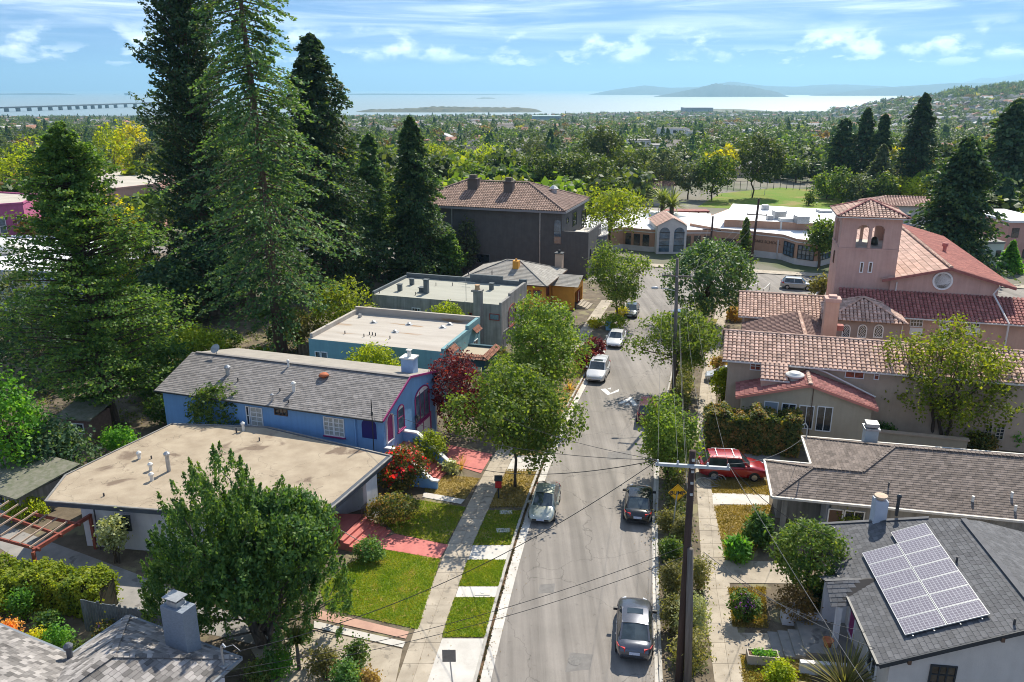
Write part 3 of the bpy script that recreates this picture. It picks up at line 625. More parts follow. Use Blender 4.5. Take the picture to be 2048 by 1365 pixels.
def shrub(name, label, base, Rx, Ry, H, leaf, n=2600, size=.13, seed=1, cat='shrub', group=None, k=6, z0=.05, clump=.16, per=10, rotz=0.0, up=.4, elong=1.5, stems=True, flower=None, tuft=None):
	rg = np.random.default_rng(seed); root = thing(name, label, cat, base, rotz, group)
	lobes = [(a, c, max(z, r3 * .8), r1, r2, r3) for a, c, z, r1, r2, r3 in lobes_for(rg, Rx, Ry, z0, H, k, .55, (.45, .62))]
	V, Fq = crown_lobes(rg, lobes, n, size, per, clump, up, elong, .1, tuft); V[:, 2] = np.maximum(V[:, 2], .01)
	link('foliage', np_mesh('foliage', V, Fq, leaf), root)
	if stems:
		b = MB()
		for i in range(7):
			l = lobes[i % len(lobes)]; limb(b, (rg.normal() * .08, rg.normal() * .08, 0), (l[0], l[1], l[2]), .03 * max(1, H / 2), .01, rg, n=3, sides=4)
		b.build('stem', m_bark, root, fix=False)
	if flower is not None:
		mat, nf, fs = flower; d = unit(rg.normal(size=(nf, 3))); d[:, 2] = np.abs(d[:, 2]); li = np.array(lobes)[rg.integers(0, len(lobes), nf)]
		P = li[:, :3] + d * li[:, 3:6] * 1.12; P = np.repeat(P, 4, axis=0) + rg.normal(size=(nf * 4, 3)) * fs * .45
		V, Fq = leaf_cards(P, np.repeat(d, 4, axis=0) + rg.normal(size=(nf * 4, 3)) * .4, fs, rg, 1.1); link('blossom', np_mesh('blossom', V, Fq, mat), root)
	return root
def blades(name, label, base, n, length, width, leaf, seed=1, cat='plant', spread=1.0, trunk_h=0.0, trunk_r=.08, droop=.5, group=None, bark=None, seg=4):
	"""strap-leaved plant: each blade a bent ribbon"""
	rg = np.random.default_rng(seed); root = thing(name, label, cat, base, 0, group); V, Fq = [], []
	for i in range(n):
		a = rg.uniform(0, 6.28); el = rg.uniform(.15, 1.45) if spread >= 1 else rg.uniform(.75, 1.5); L_ = length * rg.uniform(.65, 1.1); d = np.array([math.cos(a), math.sin(a), 0]); s = np.cross(d, [0, 0, 1]); p = np.array([rg.normal() * .05, rg.normal() * .05, trunk_h]); o = len(V)
		for j in range(seg + 1):
			t = j / seg; w = width * (1 - t) ** .7 * .5 * (1 if j else .7); V += [p - s * w, p + s * w]
			if j < seg: Fq.append((o + 2 * j, o + 2 * j + 1, o + 2 * j + 3, o + 2 * j + 2))
			e = el - droop * t * 1.3; p = p + (d * math.cos(e) + np.array([0, 0, 1.]) * math.sin(e)) * L_ / seg
	link('leaf', np_mesh('leaf', np.array(V), np.array(Fq), leaf), root)
	if trunk_h > 0:
		b = MB(); b.tube([(0, 0, -.1), (.02, 0, trunk_h * .5), (0, 0, trunk_h)], [trunk_r * 1.2, trunk_r, trunk_r * .9], 8); b.build('trunk', bark or m_bark_grey, root, smooth=True)
	return root
def hedge(name, label, p, q, w, H, leaf, n=5000, size=.13, seed=1, cat='hedge', z=0.0):
	rg = np.random.default_rng(seed); p, q = Vector(p), Vector(q); root = thing(name, label, cat, tuple(p)); d = q - p; L_ = d.length; ux = np.array([d.x, d.y, d.z]) / L_; uy = np.cross([0, 0, 1.], ux)
	uy = uy / np.linalg.norm(uy)
	f = rg.random(n); which = rg.random(n); t = rg.uniform(0, L_, n); a = rg.uniform(-.5, .5, n) * w; h = rg.uniform(0.05, 1, n) * H
	bump = 1 + .12 * np.sin(t * 2.1 + seed) + .08 * np.sin(t * 5.3)
	top = which < .42; a = np.where(top, a, np.sign(a) * w * .5 * bump); h = np.where(top, H * bump, h)
	P = ux * t[:, None] + uy * a[:, None] + np.array([0, 0, 1.]) * h[:, None] + rg.normal(size=(n, 3)) * .09
	Nn = np.where(top[:, None], np.array([0, 0, 1.]), uy * np.sign(a)[:, None] + np.array([0, 0, .3])) + rg.normal(size=(n, 3)) * .55
	V, Fq = leaf_cards(P, Nn, size, rg, 1.5); link('foliage', np_mesh('foliage', V, Fq, leaf), root)
	b = MB(); b.M = None
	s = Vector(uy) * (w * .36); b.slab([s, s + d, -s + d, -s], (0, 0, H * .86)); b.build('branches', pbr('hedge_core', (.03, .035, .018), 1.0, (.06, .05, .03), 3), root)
	return root
# --- trees, placed where their trunks meet the ground
def top_h(base, px, py): return aty(px, py, base.y).z - base.z
def rad_px(base, w): return w / 1593.0 * base.y * 1.04
b_ = gd(226, 852); conifer('cedar_tree', 'broad green cedar with several leaders beside the small brick shed', b_, top_h(b_, 118, 250), 2.4, 6.9, LF['cedar'], 430, 125, .165, 3, .12, .85, 0.05, .5, (-.3, 0), lumps=.4, tip=.18, upsweep=.35, bark=m_bark, rmul=[(0, .55), (.1, .95), (.3, 1.0), (.6, 1.15), (.85, 1.25), (1, 1)])
b_ = gd(428, 628); conifer('cypress_tree', 'tall dark columnar cypress beside the big redwood', b_, 45, .6, 6.0, LF['cypress'], 620, 88, .26, 5, .05, .45, 0, .6, (.3, 0), lumps=.26, tip=.6, upsweep=.75)
b_ = gd(563, 706); conifer('redwood_tree', 'tallest redwood with bare reddish trunk and open upper branches', b_, 47, 3.5, 7.4, LF['redwood2'], 360, 140, .22, 7, .34, .45, 0.14, .66, (-.9, 0), lumps=.42, tip=.55, thin_top=.7, rmul=[(0, .5), (.1, .8), (.28, 1.1), (.5, .95), (.65, .75), (.85, .85), (1, .6)])
b_ = gd(655, 588); conifer('redwood_tree', 'dark redwood with pointed crown behind the bare-trunked redwood', b_, top_h(b_, 618, 70), 1, 8.6, LF['redwood'], 520, 84, .29, 9, .25, .62, 0, .6, (0, 0), lumps=.32)
b_ = gd(752, 556); conifer('fir_tree', 'green pointed conifer between the dark redwood and the tall spire', b_, top_h(b_, 752, 268), 1, 4.3, LF['redwood2'], 360, 70, .26, 11, .2, .7, 0, .4, lumps=.32)
b_ = gd(846, 560); conifer('fir_tree', 'dark spire-topped conifer beside the charcoal building', b_, top_h(b_, 818, 236), 1, 5.6, LF['fir'], 440, 76, .28, 13, .25, .8, 0, .5, (-1.2, 0), lumps=.32)
b_ = gd(700, 545); conifer('redwood_tree', 'dark conifer filling the gap behind the pointed conifers', b_, 13, .6, 4.2, LF['fir'], 240, 44, .3, 15, .2, .7, 0, .35)
b_ = gd(810, 556); conifer('italian_cypress', 'slim dark columnar cypress in front of the spire conifer', b_, top_h(b_, 808, 396), .2, 1.35, LF['redwood'], 260, 26, .26, 17, .0, .45, 0, .18, lumps=.1, tip=.5, upsweep=1.2)
b_ = gd(902, 562); conifer('italian_cypress', 'cone-shaped cypress with brown tip beside the grey flat-roofed house', b_, top_h(b_, 902, 470), .2, 2.4, LF['juniper'], 260, 30, .26, 19, .0, .75, 0, .18, lumps=.08, tip=.25, upsweep=.9)
b_ = gd(928, 548); broadleaf('small_tree', 'pale-flecked small tree against the charcoal wall', b_, top_h(b_, 925, 440), 3.0, 1.5, LF['dull'], 5200, .26, 9, 21)
# dark evergreen mass at the left rear
for i, (px, py, tpx, tpy, rad, lab, lf) in enumerate([
		(300, 640, 300, 415, 5.6, 'dark bay tree left of the tall cypress', 'cypress'), (420, 640, 430, 455, 5.0, 'dark evergreen at the foot of the tall cypress', 'cypress'),
		(340, 660, 345, 520, 4.2, 'low dark evergreen left of the wooden fence', 'redwood'), (480, 615, 480, 470, 4.2, 'dark evergreen behind the wooden fence', 'cypress')]):
	b_ = gd(px, py); broadleaf('evergreen_tree', lab, b_, top_h(b_, tpx, tpy), rad, .4, LF[lf], 11000, .3, 12, 31 + i, group='dark evergreens')
b_ = gd(272, 640); broadleaf('acacia_tree', 'yellow-green acacia in front of the pink building', b_, top_h(b_, 270, 385), 3.6, 3, LF['yellow'], 5200, .26, 9, 41)
b_ = gd(395, 745); broadleaf('fig_tree', 'yellow-green leafy tree behind the long blue house', b_, top_h(b_, 395, 650), 3.0, .5, LF['ivy'], 7500, .22, 9, 43)
b_ = gd(330, 790); broadleaf('small_tree', 'dark green tree between cedar and the long blue house', b_, top_h(b_, 320, 690), 3.2, .3, LF['cedar'], 7500, .22, 9, 45)
b_ = gd(270, 720); broadleaf('small_tree', 'shady green tree behind the cedar', b_, top_h(b_, 270, 590), 4.2, .3, LF['juniper'], 9000, .25, 9, 46)
b_ = gd(90, 770); broadleaf('evergreen_tree', 'shadowed evergreen under the cedar at the picture edge', b_, 9, 4.6, .2, LF['cypress'], 9000, .25, 10, 47)
b_ = gd(20, 700); broadleaf('evergreen_tree', 'dull green evergreen behind the cedar at the picture edge', b_, 9.5, 5.4, .2, LF['dull'], 9500, .26, 10, 48)
b_ = gd(35, 985); broadleaf('small_tree', 'bright green sapling tree at the picture edge behind the red pergola', b_, top_h(b_, 35, 760), 2.2, 1.0, LF['bright'], 7000, .19, 10, 49)
b_ = gd(130, 960); broadleaf('evergreen_tree', 'dark shrubby tree behind the tan flat-roofed house', b_, 4.6, 2.6, .1, LF['cypress'], 8000, .18, 9, 51)
b_ = gd(690, 690); broadleaf('small_tree', 'yellow-green tree behind the teal house', b_, top_h(b_, 690, 570), 3.2, .5, LF['ivy'], 8000, .2, 10, 53)
b_ = gd(598, 700); broadleaf('small_tree', 'sparse young tree beside the redwood trunk', b_, 4.5, 2.0, .4, LF['olive'], 3600, .2, 7, 54)
b_ = gd(748, 820); shrub('round_shrub', 'big yellow-green rounded shrub between blue and teal houses', b_, rad_px(b_, 62), 2.0, top_h(b_, 750, 678), LF['lime'], 8500, .17, 55, k=9, clump=.22)
b_ = gd(893, 706); shrub('round_shrub', 'lime clipped shrub between teal and grey houses', b_, rad_px(b_, 44), 1.4, top_h(b_, 893, 600), LF['lime'], 5200, .18, 57, k=7)
b_ = gd(440, 918); shrub('leafy_shrub', 'olive leafy shrub against the blue wall', b_, rad_px(b_, 62), 1.6, top_h(b_, 440, 765), LF['bush'], 7000, .16, 59, k=8)
b_ = gd(340, 850); shrub('leafy_shrub', 'dark shrub at the rear corner of the long blue house', b_, 1.8, 1.4, 2.6, LF['juniper'], 4200, .16, 60, k=7)
b_ = gd(912, 868); broadleaf('red_maple', 'dark red maple in front of the teal porch', b_, top_h(b_, 915, 716), rad_px(b_, 56), .7, LF['maple'], 9500, .16, 11, 61, trunk_r=.09, clump=.24)
# street trees, left row
b_ = gd(1030, 975); broadleaf('street_tree', 'leafy street tree beside the red letter box', b_, top_h(b_, 1030, 735), rad_px(b_, 122), 1.9, LF['street'], 24000, .16, 26, 63, trunk_r=.12, clump=.26, spread=.86, lobe=(.2, .36), fill=.3, group='street trees')
b_ = gd(1092, 822); broadleaf('street_tree', 'tall leafy street tree in front of the teal house', b_, top_h(b_, 1100, 590), rad_px(b_, 98), 1.5, LF['street'], 24000, .17, 26, 65, trunk_r=.13, clump=.28, spread=.86, lobe=(.2, .36), fill=.3, group='street trees')
b_ = gd(1045, 800); broadleaf('street_tree', 'low leafy tree between maple and tall street tree', b_, 5.2, 3.0, .6, LF['street'], 9500, .17, 9, 66, trunk_r=.08, group='street trees')
b_ = gd(1232, 642); broadleaf('street_tree', 'light green street tree near the charcoal building corner', b_, top_h(b_, 1225, 490), rad_px(b_, 66), 2.2, LF['street'], 11500, .2, 22, 67, trunk_r=.12, clump=.32, spread=.86, lobe=(.2, .36), fill=.3, group='street trees')
# right row
b_ = gd(1347, 782); broadleaf('street_tree', 'spreading street tree under the wires before the wooden pole', b_, top_h(b_, 1330, 625), rad_px(b_, 92), 2.4, LF['street'], 11000, .17, 24, 69, trunk_r=.15, clump=.28, spread=.92, lobe=(.18, .32), fill=.3, group='street trees')
b_ = gd(1335, 960); broadleaf('street_tree', 'bushy street tree hiding the parked dark red car', b_, top_h(b_, 1325, 790), rad_px(b_, 66), .9, LF['street'], 13000, .15, 20, 71, trunk_r=.12, clump=.24, spread=.85, lobe=(.22, .38), fill=.3, group='street trees')
b_ = gd(1405, 648); broadleaf('round_tree', 'large dense round evergreen at the street corner', b_, top_h(b_, 1405, 480), rad_px(b_, 92), 1.2, LF['round_'], 24000, .24, 9, 73, trunk_r=.22, clump=.34, spread=.34, lobe=(.6, .72), tuft=.4)
b_ = gd(1880, 893); broadleaf('airy_tree', 'airy multi-stemmed tree behind the brown shingle roof', b_, top_h(b_, 1885, 640), rad_px(b_, 128), 1.6, LF['ivy'], 13500, .17, 22, 75, trunk_r=.16, clump=.3, spread=.88, lobe=(.2, .32), trunks=3, bark=m_bark, fill=.25)
b_ = gd(1606, 1205); broadleaf('round_tree', 'clipped round tree at the corner of the solar roof house', b_, top_h(b_, 1600, 1046), 2.15, 1.0, LF['bush'], 15000, .115, 10, 77, trunk_r=.1, clump=.17, spread=.4, lobe=(.55, .7))
b_ = gd(528, 1290)
def juniper():
	rg = np.random.default_rng(79); b = MB(); H = top_h(b_, 470, 940); lobes = []
	for i in range(13): a = rg.uniform(0, 6.28); q = rg.uniform(.2, .68); z = .25 + rg.random() * .45; lobes.append((math.cos(a) * 5.0 * q - .5, math.sin(a) * 3.4 * q, H * z, 1.5, 1.4, 1.5))
	Ps, Ns, As = [], [], []
	for i in range(520):
		a, q = rg.uniform(0, 6.28), rg.random() ** .5; x, y = math.cos(a) * 5.1 * q - .5, math.sin(a) * 3.7 * q; zt = .8 + (H - .9) * (1 - q ** 2.6) ** .6 * rg.uniform(.55, 1.02) * (1.06 if x < -.5 else .93); c = np.array([x, y, zt]); d = np.array([math.cos(a) * .45 * q, math.sin(a) * .45 * q, 1.0]) + rg.normal(size=3) * .18; d /= np.linalg.norm(d); m = 95; t = rg.random(m); L_ = rg.uniform(.7, 1.35); w = rg.normal(size=(m, 3)) * (.17 * (1.08 - t))[:, None]
		Ps.append(c - d * .35 + d * (t * L_)[:, None] + w); Ns.append(w * 6 + rg.normal(size=(m, 3)) * .5 + np.array([0, 0, .3])); As.append(np.tile(d, (m, 1)) + w * 2)
		if i % 9 == 0: limb(b, (rg.normal() * .2, rg.normal() * .2, .6 + rg.random()), (x, y, zt), .07, .02, rg, n=4, sides=4)
	for k in range(4): limb(b, (rg.normal() * .25, rg.normal() * .2, -.1), (rg.normal() * 1.2, rg.normal() * .8, 2.2), .2, .1, rg, n=4, sides=7)
	V, Fq = crown_lobes(rg, lobes, 34000, .12, 14, .14, .25, 1.9, .1, 1.2); V2, F2 = leaf_cards(np.concatenate(Ps), np.concatenate(Ns), .085, rg, 2.1, np.concatenate(As)); tree_obj('juniper_tree', 'big twisted juniper in front of the tan flat-roofed house', 'tree', b_, b, (np.concatenate([V, V2]), np.concatenate([Fq, F2 + len(V)])), m_bark_grey, LF['juniper'])
juniper()
# planting
def gshrub(name, label, px, py, w, h_px, leaf, n=2600, size=.12, seed=1, **kw):
	b = gd(px, py, .1); r = rad_px(b, w); return shrub(name, label, b, r, kw.pop('ry', r * .8), max(.25, top_h(b, px, h_px)), LF[leaf], n, size, seed, **kw)
gshrub('flowering_shrub', 'tall shrub covered in red blossom beside the tan roof', 805, 985, 58, 903, 'photinia', 8500, .12, 101, flower=(LF['flowerred'], 150, .17), k=9)
gshrub('clipped_shrub', 'rounded clipped shrub by the red front steps', 785, 1047, 52, 985, 'photinia', 7000, .10, 103, k=8)
gshrub('leafy_shrub', 'sapling shrub before the blue stair wall', 858, 934, 40, 866, 'ivy', 4600, .13, 105)
gshrub('agave_plant', 'grey succulent clump near the blue stair', 900, 945, 20, 925, 'silver', 900, .13, 107)
gshrub('leafy_shrub', 'low leafy shrub at the foot of the juniper beside the red path', 735, 1120, 30, 1085, 'juniper', 3000, .10, 109)
blades('grass_clump', 'clump of tall dry grass stems near the red path', gd(922, 940, .1), 60, 1.5, .03, LF['dryg'], 111, spread=.5, droop=.1)
gshrub('purple_shrub', 'dark burgundy shrubs by the kerb beside the white hatchback', 1172, 742, 26, 700, 'maple', 3000, .15, 113); gshrub('purple_shrub', 'burgundy shrub beside the blue waste bin', 1192, 712, 24, 672, 'maple', 2600, .15, 115)
gshrub('leafy_shrub', 'pink-flecked shrub at the teal house corner', 1003, 745, 32, 690, 'photinia', 3200, .15, 117)
blades('flax_plant', 'bronze strap-leaved clump by the silver suv', gd(1140, 780, .1), 60, 1.6, .07, LF['dryg'], 119)
gshrub('yellow_shrub', 'yellow flowering shrub by the dark hatchback', 1245, 634, 14, 612, 'yellow', 1000, .16, 121); gshrub('yellow_shrub', 'yellow bush under the corner street tree', 1190, 655, 16, 640, 'yellow', 900, .16, 122)
gshrub('leafy_shrub', 'green shrub beneath the corner street tree', 1225, 660, 30, 630, 'ivy', 2000, .17, 123)
hedge('hedge', 'tall photinia hedge with reddish tips in front of the church hall', gd(1407, 893, .1), gd(1592, 905, .1), 2.0, 3.0, LF['photinia'], 15000, .15, 125)
gshrub('leafy_shrub', 'yellow-green shrub between sidewalk and church hall', 1443, 808, 26, 730, 'lime', 4200, .16, 127); gshrub('dry_shrub', 'dry orange grasses by the church hall', 1438, 745, 20, 718, 'dryg', 1800, .18, 128)
gshrub('dry_shrub', 'tawny grasses at the church corner', 1470, 640, 22, 615, 'dryg', 1800, .2, 129)
gshrub('orange_shrub', 'flat orange shrub by the cross street', 1585, 618, 26, 598, 'orange', 1800, .24, 131); gshrub('yellow_shrub', 'yellow shrub beside the orange shrub', 1618, 622, 20, 603, 'yellow', 1400, .24, 132)
gshrub('leafy_shrub', 'green bush behind the tiled church wing', 1645, 622, 14, 605, 'bush', 900, .22, 133)
for i, (x, y, w, h, lf) in enumerate([(1340, 1120, 24, 1075, 'bush'), (1362, 1080, 20, 1040, 'olive'), (1336, 1060, 20, 1020, 'olive')]):
	gshrub('verge_shrub', ['dark green shrub below the bump sign', 'dry shrub behind the bump sign post', 'twiggy shrub between black sedan and bump sign'][i], x, y, w, h, lf, 2600, .10, 135 + i)
for i, (x, y, w, h, lf) in enumerate([(1340, 1195, 26, 1130, 'olive'), (1345, 1260, 26, 1195, 'olive'), (1385, 1290, 40, 1190, 'silver'), (1375, 1345, 44, 1255, 'olive'), (1400, 1180, 24, 1120, 'olive')]):
	gshrub('verge_shrub', ['twiggy olive shrub on the verge north of the near pole', 'olive shrub beside the grey sedan', 'sprawling olive shrub behind the near pole', 'sprawling olive shrub in front of the stub pole', 'wispy shrub overhanging the right-hand sidewalk'][i], x, y, w, h, lf, 2600, .075, 141 + i, elong=2.6)
gshrub('flowering_shrub', 'purple-flowered sage bush beside the sidewalk', 1492, 1245, 34, 1190, 'bush', 3200, .10, 147, flower=(leafmat('petal_purple', (.2, .05, .3), (.33, .1, .42), (.45, .2, .5), .3), 120, .07), elong=2.2)
gshrub('dark_shrub', 'dark bronze shrub beside the entry steps', 1585, 1250, 42, 1175, 'autumn', 3600, .09, 149); gshrub('dark_shrub', 'dark shrub under the round clipped tree', 1625, 1215, 24, 1165, 'cypress', 2200, .11, 150)
gshrub('round_shrub', 'clipped lime ball shrub on the right-hand front lawn', 1555, 1368, 32, 1328, 'lime', 3600, .09, 151)
blades('flax_plant', 'large striped flax by the white house wall', gd(1690, 1385, .1), 150, 2.6, .12, LF['flax'], 153, droop=.25)
gshrub('agapanthus', 'clump of strap leaves with blue flower heads', 1475, 1122, 26, 1075, 'bright', 2400, .13, 155, elong=3.0, tuft=1.0); gshrub('agapanthus', 'dark green clump beside the brown porch', 1520, 1095, 34, 1030, 'juniper', 3200, .12, 157, elong=2.5)
gshrub('leafy_shrub', 'lime shrub between brown house and solar house', 1690, 1065, 50, 1000, 'ivy', 4800, .12, 159)
gshrub('leafy_shrub', 'green shrub behind the white chimney', 1810, 1030, 26, 1000, 'bright', 2000, .12, 160)
for i, (x, y, w, h, lf) in enumerate([(1700, 890, 14, 850, 'bright'), (1765, 885, 24, 850, 'juniper'), (1960, 905, 30, 870, 'photinia'), (2030, 895, 26, 850, 'bright')]):
	gshrub('leafy_shrub', ['spiky green shrub beside the grey roof vent stack', 'dark shrub at the church courtyard wall', 'reddish shrub under the church french windows', 'bright shrub at the church wall by the picture edge'][i], x, y, w, h, lf, 2200, .14, 161 + i)
# front left garden
blades('cordyline', 'spiky green cordyline beside the driveway', gd(598, 1340, .1), 170, 1.15, .07, LF['palm'], 171, trunk_h=1.6, trunk_r=.09, droop=.35)
for i, (x, y, w, h, lf) in enumerate([(560, 1355, 30, 1310, 'bright'), (520, 1365, 26, 1325, 'palm'), (650, 1360, 34, 1300, 'olive'), (715, 1340, 26, 1285, 'bush'), (690, 1385, 40, 1330, 'juniper'), (735, 1380, 24, 1340, 'dryg')]):
	gshrub('garden_shrub', ['fern-like green shrub left of the cordyline', 'green grassy clump by the grey shingle roof edge', 'dry olive shrub right of the cordyline', 'leafy shrub beside the concrete drive', 'dark shrub at the foot of the concrete drive', 'bronze grassy clump beside the concrete drive'][i], x, y, w, h, lf, 2600, .09, 173 + i)
hedge('hedge', 'ivy-covered fence hedge behind the flower garden', gd(-40, 1190, .1), gd(222, 1222, .1), 1.7, 1.9, LF['ivy'], 15000, .11, 181)
for i, (x, y, w, h, lf, nm, lab) in enumerate([
		(50, 1245, 22, 1185, 'bright', 'leafy_shrub', 'big-leaved green plant in the flower garden'), (18, 1280, 20, 1245, 'orange', 'flower_clump', 'orange-red flower clump at the garden edge'),
		(80, 1310, 22, 1265, 'yellow', 'flower_clump', 'yellow flower clump above the grey shingles'), (125, 1310, 34, 1255, 'bright', 'flower_clump', 'white-flowered green clump in the garden'),
		(160, 1330, 24, 1290, 'bush', 'flower_clump', 'green clump beside the roof vent pipe'), (215, 1290, 24, 1250, 'photinia', 'flower_clump', 'purple flower clump near the roof valley'),
		(100, 1265, 30, 1225, 'juniper', 'leafy_shrub', 'dark shrub before the ivy hedge'), (0, 1235, 22, 1180, 'ivy', 'leafy_shrub', 'potted shrub at the picture edge'), (240, 1265, 26, 1235, 'juniper', 'leafy_shrub', 'dark shrub below the garden fence')]):
	gshrub(nm, lab, x, y, w, h, lf, 2600, .09, 183 + i, flower=((leafmat('petal_purple2', (.15, .05, .35), (.25, .08, .5), (.35, .15, .6), .3), 60, .07) if i == 5 else (LF['yellow'], 70, .07) if i == 2 else (LF['flowerred'], 60, .06) if i == 1 else None))
gshrub('lime_shrub', 'yellow-green shrub behind the red pergola', 55, 1040, 42, 1000, 'lime', 3800, .12, 195)
gshrub('silver_shrub', 'pale silvery small tree against the white wall', 235, 1125, 36, 1035, 'silver', 2600, .13, 197, z0=.8)
gshrub('lime_shrub', 'bright green shrub behind the tan roof corner', 245, 905, 40, 855, 'bright', 3400, .14, 198)
# grass blades on the lawns, fallen leaves along the kerb
def grass():
	rg = np.random.default_rng(5); P, S_ = [], []
	def fill(q, n, h):
		q = [gd(*p) for p in q]; xs = [p.x for p in q]; ys = [p.y for p in q]; k = 0
		while k < n:
			x, y = rg.uniform(min(xs) - .05, max(xs) + .05), rg.uniform(min(ys) - .05, max(ys) + .05); ins = False; j = len(q) - 1
			for i in range(len(q)):
				if (q[i].y > y) != (q[j].y > y) and x < (q[j].x - q[i].x) * (y - q[i].y) / (q[j].y - q[i].y) + q[i].x: ins = not ins
				j = i
			if ins: P.append((x + rg.normal() * .05, y + rg.normal() * .05, gz(y) + .12)); S_.append(h)
			k += 1
	fill([(765, 1103), (880, 1122), (836, 1263), (652, 1222), (640, 1180), (700, 1130)], 26000, .07); fill([(833, 1003), (932, 1018), (893, 1092), (790, 1070), (760, 1040)], 13000, .07)
	for a, b in ((34.6, 37.9), (39.0, 41.6), (43.3, 47.6)):
		for k in range(5000): y = rg.uniform(a - .04, b + .04); P.append((rg.uniform(LSW(y) + 1.54, LC(y) - .14), y, gz(y) + .12)); S_.append(.07)
	ng = len(P); fill([(850, 950), (960, 960), (930, 1002), (850, 988)], 5000, .06); fill([(1421, 955), (1540, 965), (1545, 995), (1424, 990)], 6000, .08); fill([(1428, 1015), (1540, 1012), (1545, 1060), (1500, 1120), (1450, 1124)], 12000, .08); fill([(1457, 1180), (1530, 1178), (1535, 1260), (1465, 1258)], 8000, .08); fill([(1480, 1315), (1600, 1320), (1640, 1400), (1490, 1400)], 6000, .07)
	for k in range(6000): y = rg.uniform(48, 54) if k % 2 else rg.uniform(56, 86); P.append((rg.uniform(LSW(y) + 1.54, LC(y) - .14), y, gz(y) + .12)); S_.append(.08)
	P = np.array(P); n = len(P); a = rg.uniform(0, 6.28, n); h = np.array(S_) * rg.uniform(.5, 1.5, n); d = np.stack([np.cos(a), np.sin(a), np.zeros(n)], 1) * .035; lean = rg.normal(size=(n, 3)) * .025; lean[:, 2] = h
	V = np.stack([P - d, P + d, P + lean], 1).reshape(-1, 3); stuff(link('dry_grass', np_mesh('dry_grass', V[3 * ng:], np.arange(3 * (n - ng)).reshape(n - ng, 3), leafmat('dry_blade', (.10, .085, .02), (.2, .15, .045), (.3, .22, .09), .2))), 'tufts of dry grass on the bleached lawns', 'dry grass'); V = V[:3 * ng]; n = ng; stuff(link('grass', np_mesh('grass', V, np.arange(3 * n).reshape(n, 3), leafmat('grass_blade', (.06, .12, .01), (.12, .17, .016), (.26, .24, .05), .3))), 'short grass blades covering the front lawns', 'grass')
	P = []
	for k in range(2600):
		y = rg.uniform(18, 100); s = rg.random(); x = LC(y) + abs(rg.normal()) * .5 if s < .35 else RC(y) - abs(rg.normal()) * .4 if s < .6 else LSW(y) + rg.uniform(-.6, 2.2) if s < .8 else RSW(y) + rg.uniform(-.8, 2.2); P.append((x, y, gz(y) + (.045 if s < .6 else .16)))
	P = np.array(P); V, Fq = leaf_cards(P, np.tile([0, 0, 1.], (len(P), 1)) + rg.normal(size=(len(P), 3)) * .3, .05, rg, 1.3); stuff(link('fallen_leaves', np_mesh('fallen_leaves', V, Fq, leafmat('leaf_fallen', (.07, .045, .02), (.14, .09, .035), (.24, .18, .06), .1))), 'dry fallen leaves along kerbs and pavements', 'leaves')
grass()

def ground_cover():
	rg = np.random.default_rng(8); P = []
	for k in range(2600):
		y = rg.uniform(57, 118); x = rg.uniform(-62, LSW(y) - 3)
		if x > -9 + (y - 52) * .3 and rg.random() < .8: continue
		if (math.sin(x * .7) + math.sin(y * .5 + x * .2)) < -.5: continue
		P.append((x, y))
	for k in range(700): y = rg.uniform(32, 110); P.append((RC(y) + rg.uniform(.8, 2.0), y))
	P = np.array(P); n = len(P); m = 26; h = np.repeat(rg.uniform(.1, .8, n), m); C_ = np.repeat(P, m, axis=0) + rg.normal(size=(n * m, 2)) * .3; z = np.array([gz(y) + .12 for y in C_[:, 1]]) + np.abs(rg.normal(size=n * m)) * h * .5
	V, Fq = leaf_cards(np.column_stack([C_, z]), np.tile([0, 0, .6], (n * m, 1)) + rg.normal(size=(n * m, 3)) * .6, .12, rg, 1.6); stuff(link('undergrowth', np_mesh('undergrowth', V, Fq, leafmat('leaf_under', (.035, .055, .015), (.075, .09, .025), (.17, .15, .06), .3))), 'weedy undergrowth in the back yards and verges', 'undergrowth')
ground_cover()
for i, (x, y, w, h, lf) in enumerate([(520, 735, 34, 690, 'ivy'), (610, 760, 30, 722, 'olive'), (455, 700, 40, 655, 'bush'), (555, 690, 26, 655, 'dull'), (650, 690, 26, 650, 'ivy'), (700, 745, 30, 712, 'bush')]):
	gshrub('leafy_shrub', ['yellow-green shrub left of the redwood trunk', 'dry shrub beside the teal house rear wall', 'green shrub below the board fence', 'dull shrub right at the redwood trunk', 'leafy shrub behind the teal house corner', 'shrub squeezed between blue and teal walls'][i], x, y, w, h, lf, 3200, .16, 501 + i)
